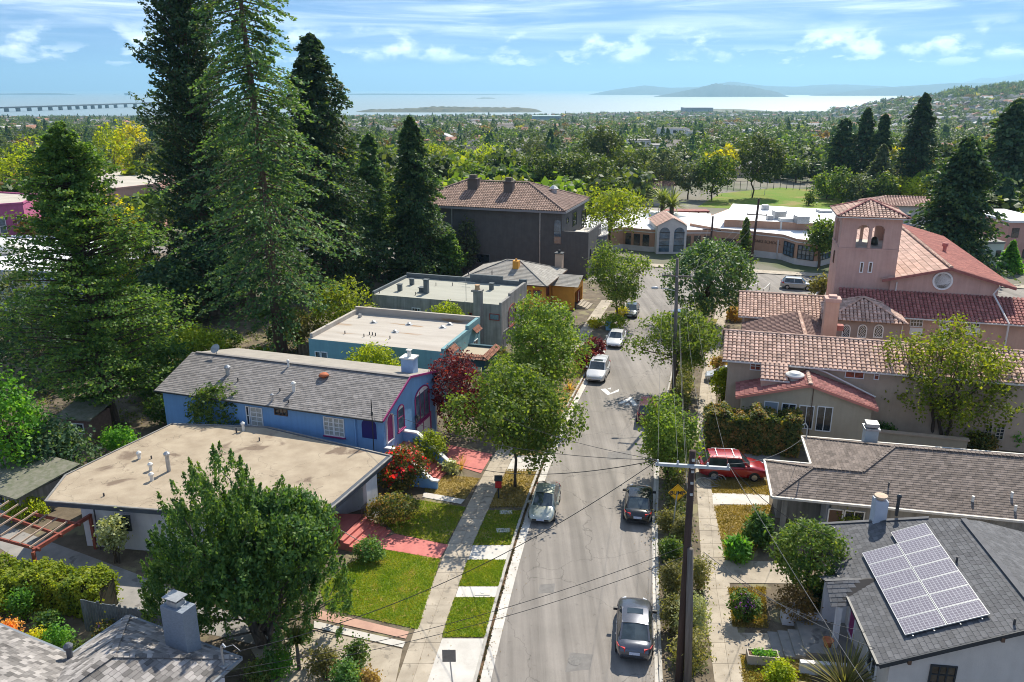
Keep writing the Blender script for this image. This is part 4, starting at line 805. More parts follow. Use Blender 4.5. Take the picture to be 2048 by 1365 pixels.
# --- building kit
def text_mesh(name, cu, mat):
	t = bpy.data.objects.new('text_source', cu); COL.objects.link(t); bpy.context.view_layer.update()
	me = bpy.data.meshes.new_from_object(t.evaluated_get(bpy.context.evaluated_depsgraph_get())); bpy.data.objects.remove(t); me.materials.clear(); me.materials.append(mat)
	return link(name, me)
class Bld:
	def __init__(s, name, label, cat, o, a, group=None, z=None):
		s.a = R(a); s.o = Vector((o[0], o[1], gz(o[1]) if z is None else z)); s.ex = Vector((math.cos(s.a), -math.sin(s.a), 0)); s.ey = Vector((math.sin(s.a), math.cos(s.a), 0))
		s.root = thing(name, label, cat, s.o, -s.a, group)
	def L(s, p): d = Vector(p) - s.o; return Vector((d.dot(s.ex), d.dot(s.ey), d.z))
	def hit(s, px, py, P0, n):
		"""where a sight line meets a plane given in local coordinates"""
		r = ray(px, py); d = Vector((Vector(r).dot(s.ex), Vector(r).dot(s.ey), r[2])); c = s.L((0, 0, CAM_H)); P0 = Vector(P0); n = Vector(n); t = (P0 - c).dot(n) / d.dot(n); return c + d * t
	def wall(s, face, pos, px, py):
		q = s.hit(px, py, (0, pos, 0) if face in 'SN' else (pos, 0, 0), (0, 1, 0) if face in 'SN' else (1, 0, 0)); return (q.x if face in 'SN' else q.y), q.z
	def ground(s, px, py, h=0.0): return s.L(gd(px, py, h))
	def put(s, name, mb, mat, smooth=False, parent=None, fix=True): return mb.build(name, mat, parent or s.root, smooth, fix=fix)
FACE_ROT = {'S': 0, 'E': math.pi / 2, 'N': math.pi, 'W': -math.pi / 2}
g_dark = glassmat('glass_dark', (.012, .016, .02)); g_sky = glassmat('glass_sky', (.05, .08, .11), .04); g_warm = glassmat('glass_warm', (.06, .045, .03)); g_cur = pbr('glass_curtain', (.5, .5, .46), .25, (.34, .34, .3), 2.5)
fr_white = pbr('frame_white', (.74, .74, .72), .5); fr_dark = pbr('frame_dark', (.03, .035, .04), .5); fr_red = pbr('frame_oxblood', (.25, .035, .03), .55); fr_mag = pbr('frame_magenta', (.28, .03, .14), .55); fr_brown = pbr('frame_brown', (.12, .07, .045), .6)
def arc_pts(w, h, ah, n=10):
	if ah <= 0: return [(-w / 2, 0), (w / 2, 0), (w / 2, h), (-w / 2, h)]
	return [(-w / 2, 0), (w / 2, 0)] + [(w / 2 * math.cos(t), h - ah + ah * math.sin(t)) for t in np.linspace(0, math.pi, n)]
def window(B, face, pos, u, z, w, h, frame=None, glass=None, nx=1, nz=1, ah=0.0, fw=.07, depth=.07, sill=None, parent=None, name='window', diag=False, pane_each=False, fan=None):
	frame = frame or fr_white; glass = glass or g_dark; b = MB(); out = arc_pts(w, h, ah); inn = arc_pts(w - 2 * fw, h - 2 * fw, max(0, ah - fw * .4)); inn = [(x, q + fw) for x, q in inn]; n = len(out)
	V = [(x, -depth, q) for x, q in out] + [(x, -depth, q) for x, q in inn] + [(x, .03, q) for x, q in out] + [(x, -.006, q) for x, q in inn]
	Fs = []
	for i in range(n):
		j = (i + 1) % n; Fs += [(i, j, n + j, n + i), (2 * n + i, 2 * n + j, j, i), (n + i, n + j, 3 * n + j, 3 * n + i)]
	b.add(V, Fs)
	W, Hh = w - 2 * fw, h - 2 * fw; bw = .028
	if diag:
		k = 4
		for i in range(-k, k + 1):
			for sgn in (1, -1):
				pts = []
				for t in np.linspace(0, 1, 9):
					zz = fw + Hh * t; xx = sgn * (zz - h / 2) * .8 + i * W / 3.0
					lim = W / 2 if ah <= 0 or zz < h - ah else W / 2 * math.sqrt(max(0, 1 - ((zz - h + ah) / ah) ** 2))
					if abs(xx) < lim: pts.append((xx, zz))
				if len(pts) > 1: b.bar((pts[0][0], -.03, pts[0][1]), (pts[-1][0], -.03, pts[-1][1]), .035, .03)
	for i in range(1, nx): x = -W / 2 + W * i / nx; b.box(x - bw, -depth * .7, fw, x + bw, -.004, h - fw - (ah * .3 if ah else 0))
	for i in range(1, nz): q = fw + Hh * i / nz; b.box(-W / 2, -depth * .65, q - bw, W / 2, -.004, q + bw)
	o = b.build(name, frame, parent or B.root, fix=False)
	o.location = (u, pos, z) if face in 'SN' else (pos, u, z); o.rotation_euler.z = FACE_ROT[face]
	if pane_each and not ah:
		for i in range(nx):
			for k in range(nz):
				p = MB(); a0, a1 = -W / 2 + W * i / nx, -W / 2 + W * (i + 1) / nx; q0, q1 = fw + Hh * k / nz, fw + Hh * (k + 1) / nz; p.quad((a0, -.012, q0), (a1, -.012, q0), (a1, -.012, q1), (a0, -.012, q1)); p.build('pane', glass, o, fix=False)
	else:
		p = MB(); p.poly([(x, -.012, q) for x, q in inn]); p.build('pane', glass, o, fix=False)
	if fan is not None:
		p = MB(); p.poly([(x, -.02, q) for x, q in inn[1:] if q > h - ah - .02]); p.build('fanlight', fan, o, fix=False)
	if sill is not None:
		p = MB(); p.box(-w / 2 - .06, -.14, -.09, w / 2 + .06, .02, -.003); p.build('sill', sill, o)
	return o
def win_px(B, face, pos, x0, y0, x1, y1, **kw):
	a = B.wall(face, pos, x0, (y0 + y1) / 2); c = B.wall(face, pos, x1, (y0 + y1) / 2); m = (x0 + x1) / 2; t = B.wall(face, pos, m, y0); bt = B.wall(face, pos, m, y1); u0, u1 = min(a[0], c[0]), max(a[0], c[0])
	return window(B, face, pos, (u0 + u1) / 2, bt[1], max(.25, u1 - u0), max(.25, t[1] - bt[1]), **kw)
def frame2d(pts):
	P = [Vector(p) for p in pts]; ux = (P[1] - P[0]).normalized(); n = Vector((0, 0, 0))
	for i in range(len(P)): a, c = P[i], P[(i + 1) % len(P)]; n += a.cross(c)
	n.normalize()
	if n.z < 0: n = -n
	uy = n.cross(ux)
	if (sum(P, Vector()) / len(P) - P[0]).dot(uy) < 0: uy = -uy
	return P, ux, uy, n, [((p - P[0]).dot(ux), (p - P[0]).dot(uy)) for p in P]
def clip2(poly, rect):
	x0, y0, x1, y1 = rect; out = poly
	for ax, v, s in ((0, x0, 1), (0, x1, -1), (1, y0, 1), (1, y1, -1)):
		src, out = out, []
		for i in range(len(src)):
			a, c = src[i], src[(i + 1) % len(src)]; da, dc = s * (a[ax] - v), s * (c[ax] - v)
			if da >= 0: out.append(a)
			if (da >= 0) != (dc >= 0): t = da / (da - dc); out.append((a[0] + (c[0] - a[0]) * t, a[1] + (c[1] - a[1]) * t))
		if len(out) < 3: return []
	return out
def area2(p): return abs(sum(p[i][0] * p[(i + 1) % len(p)][1] - p[(i + 1) % len(p)][0] * p[i][1] for i in range(len(p)))) / 2
def shingles(parent, pts, tw, ex, mat, budget=None, lift=.03, name='shingle', jit=.25, seed=1, keyf=None):
	"""overlapping tabs over a roof plane; pts[0]-pts[1] is the eave. Whole tabs become pieces while the budget lasts, the rest one joined part"""
	rr = random.Random(seed); P, ux, uy, n, q2 = frame2d(pts); xs = [q[0] for q in q2]; ys = [q[1] for q in q2]; b = MB(); whole = []
	r = 0; y = min(ys)
	while y < max(ys):
		x = min(xs) - tw * (1 + (r % 2) * .5 + rr.random() * .3)
		while x < max(xs):
			w = tw * (1 + rr.uniform(-jit, jit)); c = clip2(q2, (x + .006, y, x + w - .006, y + ex))
			if c:
				full = abs(area2(c) - (w - .012) * ex) < 1e-4
				if full: whole.append((x, y, w))
				else:
					V = []; hts = [lift * (1 - .75 * (p[1] - y) / ex) for p in c]; k = len(c)
					V = [P[0] + ux * p[0] + uy * p[1] + n * h for p, h in zip(c, hts)] + [P[0] + ux * p[0] + uy * p[1] for p in c]
					b.add(V, [tuple(range(k))] + [(i, k + i, k + (i + 1) % k, (i + 1) % k) for i in range(k)])
			x += w
		y += ex; r += 1
	inds = []
	if budget is not None and budget[0] > 0 and whole:
		cen = [P[0] + ux * (x + w / 2) + uy * (y + ex / 2) for x, y, w in whole]
		order = sorted(range(len(whole)), key=(lambda i: keyf(cen[i])) if keyf else (lambda i: i)); take = set(order[:budget[0]]); budget[0] -= len(take)
		inds = [whole[i] for i in sorted(take)]; whole = [w for i, w in enumerate(whole) if i not in take]
	for x, y, w in whole:
		a0 = P[0] + ux * (x + .006) + uy * y; d1 = ux * (w - .012); d2 = uy * ex
		b.add([a0, a0 + d1, a0 + d1 + d2, a0 + d2, a0 + n * lift, a0 + d1 + n * lift, a0 + d1 + d2 + n * lift * .25, a0 + d2 + n * lift * .25], [(4, 5, 6, 7), (0, 1, 5, 4), (1, 2, 6, 5), (3, 0, 4, 7)])
	if inds:
		mb = MB(); mb.add([(0, 0, 0), (tw - .012, 0, 0), (tw - .012, ex, 0), (0, ex, 0), (0, 0, lift), (tw - .012, 0, lift), (tw - .012, ex, lift * .25), (0, ex, lift * .25)], [(4, 5, 6, 7), (0, 1, 5, 4), (1, 2, 6, 5), (3, 0, 4, 7)]); me = mb.mesh(name, mat)
		rot = Matrix((ux, uy, n)).transposed().to_4x4()
		for x, y, w in inds:
			o = link(name, me, parent); o.matrix_local = Matrix.Translation(P[0] + ux * (x + .006) + uy * y) @ rot @ Matrix.Diagonal((w / tw, 1, 1, 1))
	if b.v: o = b.build(name + '_field', mat, parent, fix=False); o['kind'] = 'stuff'
	bd = MB(); bd.poly(P); bd.build('roof_deck', MATS['deck_dark'], parent, fix=False)
pbr('deck_dark', (.05, .045, .042), .95)
def barrel_tiles(parent, pts, w, ex, mat, budget=None, name='roof_tile', keyf=None, seg=5):
	P, ux, uy, n, q2 = frame2d(pts); xs = [q[0] for q in q2]; ys = [q[1] for q in q2]; cells = []
	y = min(ys)
	while y < max(ys):
		x = min(xs)
		while x < max(xs):
			cx, cyy = x + w / 2, y + ex * .5; c = clip2(q2, (x, y, x + w, y + ex))
			if c and area2(c) > w * ex * .45: cells.append((cx, y))
			x += w
		y += ex
	r0, r1, ln = w * .47, w * .38, ex * 1.12
	V = []
	for k, (r, yy, lf) in enumerate(((r0, 0, .045), (r1, ln, .012))):
		for i in range(seg + 1):
			t = math.pi * i / seg; V.append((-r * math.cos(t), yy, r * .62 * math.sin(t) + lf))
	Fs = [(i, i + 1, seg + 2 + i, seg + 1 + i) for i in range(seg)]
	Fs.append(tuple(range(seg, -1, -1)))
	rot = Matrix((ux, uy, n)).transposed().to_4x4(); ind = []
	if budget is not None and budget[0] > 0:
		order = sorted(range(len(cells)), key=(lambda i: keyf(P[0] + ux * cells[i][0] + uy * cells[i][1])) if keyf else (lambda i: i)); take = set(order[:budget[0]]); budget[0] -= len(take); ind = [cells[i] for i in sorted(take)]; cells = [c for i, c in enumerate(cells) if i not in take]
	if ind:
		mb = MB(); mb.add(V, Fs); me = mb.mesh(name, mat)
		for cx, y in ind: o = link(name, me, parent); o.matrix_local = Matrix.Translation(P[0] + ux * cx + uy * y) @ rot @ Matrix.Diagonal((1, 1, random.uniform(.94, 1.06), 1))
	if cells:
		b = MB()
		for cx, y in cells:
			o = P[0] + ux * cx + uy * y; b.add([o + ux * v[0] + uy * v[1] + n * v[2] for v in V], Fs)
		o = b.build(name + '_field', mat, parent, fix=False); o['kind'] = 'stuff'
	bd = MB(); bd.poly([p + n * .008 for p in P]); bd.build('roof_deck', MATS['tile_pan'], parent, fix=False)
pbr('tile_pan', (.13, .065, .05), .95)
def ridge_tiles(parent, p, q, r, mat, name='ridge_tile'):
	p, q = Vector(p), Vector(q); L_ = (q - p).length; k = max(2, int(L_ / .42)); d = (q - p) / L_; b = MB(); s = d.cross(Vector((0, 0, 1))).normalized(); up = s.cross(d)
	for i in range(k):
		a = p + d * (i * L_ / k - .03); c = p + d * ((i + 1) * L_ / k + .02); V = []
		for o, rr in ((a, r * 1.1), (c, r * .88)):
			for j in range(6): t = math.pi * j / 5; V.append(o + s * (-rr * math.cos(t)) + up * (rr * .8 * math.sin(t)))
		b.add(V, [(j, j + 1, 7 + j, 6 + j) for j in range(5)] + [(5, 4, 3, 2, 1, 0)])
	return b.build(name, mat, parent, fix=False)
def pipe(B, p, h, r, mat, name='vent_pipe', cap=False):
	b = MB(); b.lathe([(r, -.1), (r, h)] + ([(r * 1.5, h), (r * 1.6, h + r), (r * .6, h + r * 2)] if cap else []), p, 10); fl = b.build(name, mat, B.root, smooth=False); return fl
def parapet(b, pts, z, h, t):
	for i in range(len(pts)):
		p, q = Vector((*pts[i], 0)), Vector((*pts[(i + 1) % len(pts)], 0)); d = (q - p).normalized(); n = Vector((-d.y, d.x, 0)) * t
		b.prism([p, q, q + n, p + n], z, z + h)
m_galv = pbr('galvanised', (.45, .46, .47), .45, (.33, .34, .35), 4, metal=.6); m_pvc = pbr('vent_white', (.68, .66, .6), .6); m_lead = pbr('flashing_dark', (.06, .06, .065), .6)
m_white_wall = pbr('stucco_white', (.66, .64, .66), .85, (.58, .56, .585), 1.2, bump=.2, bscale=30, streak=.08)
# --- tan flat-roofed house
def house_tan():
	B = Bld('flat_roof_house', 'white house with broad tan gravel flat roof behind the juniper', 'house', (-26.4, 43.1), 0, z=0.0); r = B.root; off = Vector((-26.4, 43.1, 0))
	m_gravel = pbr('roof_gravel', (.42, .345, .25), .95, (.32, .255, .18), .8, bump=.6, bscale=30, spots=((.19, .14, .10), .5, .6), detail=10, cracks=(.22, .006, .55)); m_fas = pbr('fascia_slate', (.07, .085, .105), .7, (.05, .06, .08), 2)
	poly = [Vector(p) - off for p in [(-28.2, 43.0, 0), (-11.4, 40.55, 0), (-10.4, 43.0, 0), (-8.15, 49.2, 0), (-18.0, 54.1, 0), (-25.3, 54.7, 0), (-27.6, 49.3, 0), (-28.8, 46.4, 0)]]
	wall = [Vector(p) - off for p in [(-26.3, 43.25, 0), (-13.2, 41.35, 0), (-12.6, 43.0, 0), (-12.3, 46.2, 0), (-9.2, 48.6, 0), (-18, 53.3, 0), (-25, 53.9, 0)]]
	b = MB(); b.prism([(p.x, p.y) for p in wall], -.2, 3.0); B.put('wall', b, m_white_wall)
	b = MB(); b.prism([(p.x, p.y) for p in poly], 3.0, 3.3); rf = B.put('roof', b, m_fas)
	b = MB(); b.poly([(p.x * .985 - .1, p.y * .985 + .08, 3.304) for p in poly]); B.put('roof_surface', b, m_gravel, parent=rf)
	b = MB()
	for i in range(len(poly)): b.bar((poly[i].x, poly[i].y, 3.33), (poly[(i + 1) % len(poly)].x, poly[(i + 1) % len(poly)].y, 3.33), .12, .07)
	B.put('roof_edge', b, pbr('metal_edge', (.26, .25, .235), .6, (.18, .17, .16), 3), parent=rf)
	for px, py, h, rad, mt, cp in [(338, 943, 1.15, .13, m_galv, True), (304, 962, .38, .11, m_pvc, True), (302, 941, .35, .11, m_pvc, True), (279, 918, .35, .11, m_pvc, True), (303, 918, .22, .05, m_lead, False), (487, 862, .5, .1, m_pvc, True), (473, 866, .38, .06, m_lead, False), (519, 882, .25, .05, m_lead, False), (427, 903, .2, .05, m_lead, False), (208, 993, .22, .05, m_lead, False)]:
		p = B.hit(px, py, (0, 0, 3.3), (0, 0, 1)); pipe(B, p, h, rad, mt, 'vent_pipe', cp)
	# dark window, downpipes, corner post
	win_px(B, 'S', -.98, 222, 1031, 262, 1062, frame=fr_dark, glass=g_dark)
	b = MB(); b.tube([(1.15, -.28, .1), (1.15, -.28, 2.9)], .05, 6); B.put('downspout', b, m_lead)
	# porch: red floor, white posts, steps, rail
	d = lambda p: Vector(p) - off
	b = MB(); b.prism([d(p)[:2] for p in [(-12.4, 43.2, 0), (-10.7, 42.9, 0), (-9.6, 45.9, 0), (-12.2, 46.0, 0)]], -.1, .78); B.put('porch_floor', b, m_redconc)
	b = MB(); b.prism([d(p)[:2] for p in [(-9.6, 46.0, 0), (-9.35, 45.95, 0), (-8.9, 47.3, 0), (-9.2, 47.4, 0)]], -.1, 3.0); B.put('porch_pier', b, m_white_wall)
	for k in range(5):
		b = MB(); t0, t1 = k / 5, (k + 1) / 5; A, C_ = Vector((-10.7, 42.9, 0)), Vector((-9.6, 45.7, 0)); D = Vector((1.9, -.75, 0)) * 1.0
		b.prism([d(p)[:2] for p in [A + D * t0, A + D * t1, C_ + D * t1, C_ + D * t0]], -.1, .78 * (1 - t1) + .13); B.put('step', b, m_redconc)
	b = MB(); p, q = d((-10.5, 42.6, 1.65)), d((-8.7, 41.9, .95)); b.tube([d((-10.5, 42.6, .7)), p, q, d((-8.7, 41.9, .1))], .025, 6); B.put('handrail', b, fr_dark)
	b = MB()
	for k in range(6): c = d((-9.6 + .04 * k, 45.2 + .13 * k, .8)); b.bar(c, c + Vector((0, 0, .9)), .03)
	B.put('railing', b, fr_dark)
	# low lean-to panels beside the porch
	b = MB(); b.slab([d((-14.6, 41.4, 2.9)), d((-12.9, 41.0, 2.6)), d((-12.3, 42.6, 2.6)), d((-14.0, 43.0, 2.9))], (0, 0, .12)); B.put('canopy', b, m_fas)
house_tan()
# --- blue house
m_blue = pbr('stucco_blue', (.195, .37, .62), .85, (.17, .335, .57), 1.0, bump=.25, bscale=28, streak=.1); m_shing_grey = pbr('shingle_grey', (.25, .23, .215), .92, (.185, .17, .16), 2.5, island=.22, bump=.3, bscale=40)
def house_blue():
	B = Bld('blue_house', 'cobalt blue stucco house with arched windows and magenta trim', 'house', (-9.1, 52.0), 18, z=-.15); r = B.root
	Lh, Wd, rz, ez, fz, ry = 19.0, 9.2, 6.55, 5.0, 5.35, 4.3
	b = MB(); b.add([(-Lh, 0, -.3), (0, 0, -.3), (0, Wd, -.3), (-Lh, Wd, -.3), (-Lh, 0, ez), (0, 0, ez), (0, Wd, fz), (-Lh, Wd, fz), (-Lh, ry, rz), (0, ry, rz)], [(0, 1, 5, 4), (1, 2, 7 - 1, 9, 5), (2, 3, 7, 6), (3, 0, 4, 8, 7)]); B.put('wall', b, m_blue)
	rf = thing('roof', None, None); rf.parent = r
	shingles(rf, [(-Lh - .4, -.4, ez + .0), (.18, -.4, ez), (.18, ry, rz + .12), (-Lh - .4, ry, rz + .12)], .5, .2, m_shing_grey, None, .025, seed=3)
	m_tanroll = pbr('rolled_roof_tan', (.33, .30, .26), .95, (.27, .245, .21), 1.2, bump=.3, bscale=30)
	b = MB(); b.slab([(-Lh, ry + .02, rz + .10), (.18, ry + .02, rz + .10), (.18, Wd + .3, fz + .03), (-Lh, Wd + .3, fz + .03)], (0, 0, .06)); B.put('roof_plane', b, m_tanroll, parent=rf)
	b = MB(); b.bar((-Lh, ry, rz + .17), (.18, ry, rz + .17), .3, .05); B.put('ridge_cap', b, m_shing_grey, parent=rf)
	b = MB(); b.bar((.2, -.4, ez + .02), (.2, ry, rz + .14), .08, .16); b.bar((.2, ry, rz + .14), (.2, Wd + .3, fz + .06), .08, .16); B.put('rake_trim', b, fr_mag, parent=rf)
	b = MB(); b.bar((-Lh - .4, -.45, ez - .02), (.18, -.45, ez - .02), .09, .1); B.put('gutter', b, fr_dark, parent=rf)
	# roof fittings
	sl = (rz - ez + .12) / (ry + .4); nrm = Vector((0, -sl, 1))
	def onroof(px, py): return B.hit(px, py, (0, -.4, ez), nrm)
	for px, py, h, rad, mt, cp in [(588, 783, .55, .12, m_pvc, True), (545, 802, .4, .09, m_galv, True), (577, 806, .22, .05, m_lead, False), (560, 783, .25, .05, m_lead, False), (476, 763, .3, .05, m_lead, False), (577, 734, .45, .08, m_pvc, True), (456, 750, .5, .16, m_galv, True)]: pipe(B, onroof(px, py), h, rad, mt, 'vent_pipe', cp)
	p = onroof(648, 756); b = MB(); b.lathe([(.16, 0), (.16, .16), (.42, .18), (.3, .34), (.05, .4)], p, 12); B.put('roof_vent', b, pbr('terracotta_vent', (.42, .12, .05), .8), True)
	# chimney on the far slope
	q = B.hit(822, 752, (0, 6.6, 0), (0, 1, 0)); b = MB(); b.box(q.x - .62, 6.2, 5.6, q.x + .38, 7.1, 7.35); B.put('chimney', b, pbr('stucco_paleblue', (.30, .42, .60), .85, (.26, .37, .54), 2)); b = MB(); b.box(q.x - .72, 6.1, 7.35, q.x + .48, 7.2, 7.45); b.lathe([(.16, 7.45), (.15, 7.9)], (q.x - .1, 6.65, 0), 10); b.box(q.x - .3, 6.45, 7.95, q.x + .1, 6.85, 8.0); B.put('chimney_cap', b, m_pvc)
	# near side windows
	for x0, y0, x1, y1, kw in [(502, 815, 526, 853, dict(nx=2, nz=4, glass=g_cur, pane_each=True)), (549, 815, 575, 831, dict(nx=3, frame=fr_brown, glass=g_dark, pane_each=True)), (648, 834, 668, 871, dict(nx=2, nz=4, glass=g_cur, sill=fr_mag, pane_each=True)), (668, 837, 689, 874, dict(nx=2, nz=4, glass=g_cur, sill=fr_mag, pane_each=True)), (493, 812, 500, 850, dict(nz=2, glass=g_dark))]: win_px(B, 'S', 0, x0, y0, x1, y1, **kw)
	# near-side porch arch as flat indigo fill, no opening cut, and door arch on the front
	m_ind = pbr('indigo_fill', (.03, .025, .14), .9)
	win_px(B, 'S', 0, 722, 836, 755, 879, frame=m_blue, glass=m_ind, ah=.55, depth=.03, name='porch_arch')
	win_px(B, 'E', 0, 771, 826, 786, 884, frame=m_white_wall, glass=fr_mag, ah=.5, depth=.12, name='door_arch')
	win_px(B, 'E', 0, 794, 809, 808, 860, frame=fr_mag, glass=g_sky, ah=.45, nz=2, sill=fr_mag, fan=fr_white)
	win_px(B, 'E', 0, 829, 772, 858, 842, frame=fr_mag, glass=g_sky, ah=.7, nx=3, sill=fr_mag, fw=.1, fan=fr_white)
	win_px(B, 'E', 0, 831, 835, 862, 884, frame=fr_mag, glass=fr_white, fw=.16, nx=2, name='garage_door')
	b = MB(); b.bar((-2.2, -.12, -.1), (-2.2, -.12, 4.9), .09); B.put('downspout', b, m_blue); b = MB(); b.bar((.09, Wd - .15, -.1), (.09, Wd - .15, 5.2), .1); B.put('downspout', b, fr_white)
	b = MB(); b.tube([(-.6, -.5, 2.4), (-.6, -.5, 6.6)], .04, 6); b.box(-.66, -.56, 5.4, -.54, -.44, 5.65); B.put('service_mast', b, fr_dark)
	# stair to the street with white-capped blue walls
	A = B.hit(782, 893, (0, .6, 2.3), (0, 0, 1)); 
	for k in range(10):
		b = MB(); x = .9 + k * .27; b.box(x, 1.2, -.3, x + .28, 3.0, 2.0 - k * .2); B.put('step', b, m_redconc)
	b = MB(); b.box(0, -.1, -.3, .9, 3.0, 2.0); B.put('landing', b, m_redconc)
	for y0, nm in ((-.1, 'stair_wall'), (3.0, 'stair_wall')):
		b = MB(); b.prism([(0, y0), (1.1, y0), (3.6, y0), (4.0, y0), (4.0, y0 + .28), (3.6, y0 + .28), (1.1, y0 + .28), (0, y0 + .28)], -.3, [2.75, 2.75, .75, .75, .75, .75, 2.75, 2.75]); w = B.put(nm, b, m_blue)
		b = MB(); b.bar((0, y0 + .14, 2.8), (1.1, y0 + .14, 2.8), .36, .1); b.bar((1.1, y0 + .14, 2.8), (3.6, y0 + .14, .8), .36, .1); b.bar((3.6, y0 + .14, .8), (4.1, y0 + .14, .8), .36, .1); B.put('wall_cap', b, fr_white, parent=w)
	b = MB(); b.tube([(.14, 5.0, 1.9), (.14, 5.0, 3.0), (.14, 5.3, 3.1)], .04, 6); b.lathe([(.02, 0), (.13, .02), (.13, .2), (.02, .28)], (.2, 5.1, 3.05), 8); B.put('wall_lamp', b, fr_dark)
	# satellite dish at the rear ridge
	p = B.hit(433, 707, (0, ry, rz), (0, 1, 0)); b = MB(); b.M = Matrix.Translation(p + Vector((0, 0, .35))) @ Matrix.Rotation(R(50), 4, 'X'); b.lathe([(.02, .0), (.25, .06), (.38, .14), (.4, .15)], (0, 0, 0), 14); b.M = None; b.tube([p + Vector((0, 0, -.5)), p + Vector((0, 0, .35))], .03, 6); B.put('satellite_dish', b, m_galv)
house_blue()
# --- teal house
m_teal = pbr('stucco_teal', (.18, .335, .36), .85, (.155, .295, .32), 1.0, bump=.25, bscale=28, streak=.12); m_tdark = pbr('stucco_deep_teal', (.045, .10, .125), .85, (.04, .085, .105), 1.2, bump=.2, bscale=28)
m_tile_small = pbr('clay_tile', (.40, .19, .12), .85, (.30, .125, .08), 3, island=.25)
def house_teal():
	B = Bld('teal_house', 'teal flat-roofed stucco house with small tiled entry porch', 'house', (-6.1, 68.0), 17, z=-.5); W, D, H = 13.8, 9.8, 5.4
	m_roll = pbr('rolled_roof_pale', (.46, .42, .37), .95, (.38, .34, .295), .7, bump=.2, bscale=25, stretch=(.25, 1.6, 1), spots=((.30, .20, .12), .5, .62))
	b = MB(); b.box(-W, 0, -.2, 0, D, H - .35); B.put('wall', b, m_teal)
	b = MB(); b.poly([(-W, .02, H - .34), (0, .02, H - .34), (0, D, H - .34), (-W, D, H - .34)]); rf = B.put('roof_surface', b, m_roll)
	b = MB(); b.box(-W, D - .3, H - .35, 0, D, H + .35); B.put('parapet', b, m_roll); b = MB(); b.box(-W, .3, H - .35, -W + .3, D - .3, H + .1); B.put('parapet', b, m_roll)
	b = MB(); b.box(-.3, .0, H - .35, .02, D, H - .05); b.box(-.32, 6.4, H - .06, .03, D, H + .3); B.put('parapet', b, m_teal)
	for y0, y1 in ((.6, 2.6), (7.4, 9.2)):
		rr_ = thing('tile_row', None, None); rr_.parent = B.root; barrel_tiles(rr_, [(.45, y0, H - .75), (.45, y1, H - .75), (.03, y1, H - .3), (.03, y0, H - .3)], .2, .3, m_tile_small)
	# roof vents
	top = lambda px, py: B.hit(px, py, (0, 0, H - .34), (0, 0, 1))
	for px, py in ((747, 646), (818, 650), (885, 656), (899, 650), (790, 665)): b = MB(); b.lathe([(.42, 0), (.4, .03), (.13, .05), (.13, .16), (.22, .18), (.04, .27)], top(px, py), 12); B.put('roof_vent', b, m_galv)
	for px, py in ((690, 668), (739, 670), (745, 671), (751, 672), (728, 674), (780, 678)): pipe(B, top(px, py), .3, .05, m_lead)
	b = MB(); p = top(720, 635); b.box(p.x - .15, p.y - .15, p.z, p.x + .15, p.y + .15, p.z + .35); B.put('roof_vent', b, m_galv)
	# porch with arches
	m_in = pbr('porch_cream', (.5, .5, .44), .85)
	x0, x1, y0, y1, ph = .02, 2.9, 2.9, 6.6, 3.9
	b = MB()
	for (px_, py_) in ((x1 - .35, y0), (x1 - .35, y1 - .35)): b.box(px_, py_, -.2, px_ + .35, py_ + .35, 2.9)
	b.box(x0, y0, 2.9, x1, y0 + .35, ph); b.box(x1 - .35, y0 + .35, 2.9, x1, y1 - .35, ph); b.box(x0, y1 - .35, 2.9, x1 - .35, y1, ph); B.put('porch_frame', b, m_tdark)
	for (ya, yb) in ((y0 + .35, y1 - .35),):
		b = MB(); n = 10
		for i in range(n):
			t0, t1 = math.pi * i / n, math.pi * (i + 1) / n; m = (ya + yb) / 2; hw = (yb - ya) / 2; zz = lambda t: 2.15 + .75 * math.sin(t)
			b.prism([(x1 - .33, m - hw * math.cos(t0)), (x1 - .33, m - hw * math.cos(t1)), (x1 - .03, m - hw * math.cos(t1)), (x1 - .03, m - hw * math.cos(t0))], [zz(t0), zz(t1), zz(t1), zz(t0)], 2.9)
		B.put('arch', b, m_tdark)
	b = MB(); b.poly([(x0, y0 + .3, ph - .2), (x1 - .3, y0 + .3, ph - .2), (x1 - .3, y1 - .3, ph - .2), (x0, y1 - .3, ph - .2)]); B.put('porch_roof', b, pbr('roof_sand', (.40, .34, .25), .95))
	rr_ = thing('tile_row', None, None); rr_.parent = B.root; barrel_tiles(rr_, [(x0, y0 - .35, ph - .25), (x1 + .2, y0 - .35, ph - .25), (x1 + .2, y0 + .2, ph + .1), (x0, y0 + .2, ph + .1)], .25, .32, m_tile_small)
	rr_ = thing('tile_row', None, None); rr_.parent = B.root; barrel_tiles(rr_, [(x1 + .3, y0 - .2, ph - .25), (x1 + .3, y1 + .1, ph - .25), (x1 - .2, y1 + .1, ph + .1), (x1 - .2, y0 - .2, ph + .1)], .25, .32, m_tile_small)
	b = MB(); b.poly([(.025, y0 + .4, 0), (.025, y1 - .4, 0), (.025, y1 - .4, 2.8), (.025, y0 + .4, 2.8)]); B.put('porch_back', b, m_in)
	window(B, 'E', .03, y0 + 1.0, .05, .9, 2.2, frame=fr_brown, glass=fr_mag, name='door')
	# windows
	for q in ((631, 703, 642, 731), (643, 704, 656, 732)): win_px(B, 'S', 0, *q, frame=fr_white, glass=g_dark)
	window(B, 'E', 0, 1.3, 2.2, 1.5, 1.5, frame=fr_white, glass=g_dark, nx=2); window(B, 'S', 0, -3.6, 1.5, .9, 1.8, frame=pbr('frame_blue', (.04, .05, .25), .5), glass=g_dark, nx=2)
	window(B, 'E', 0, 8.3, 2.3, 1.3, 1.4, frame=fr_white, glass=g_dark, nx=2)
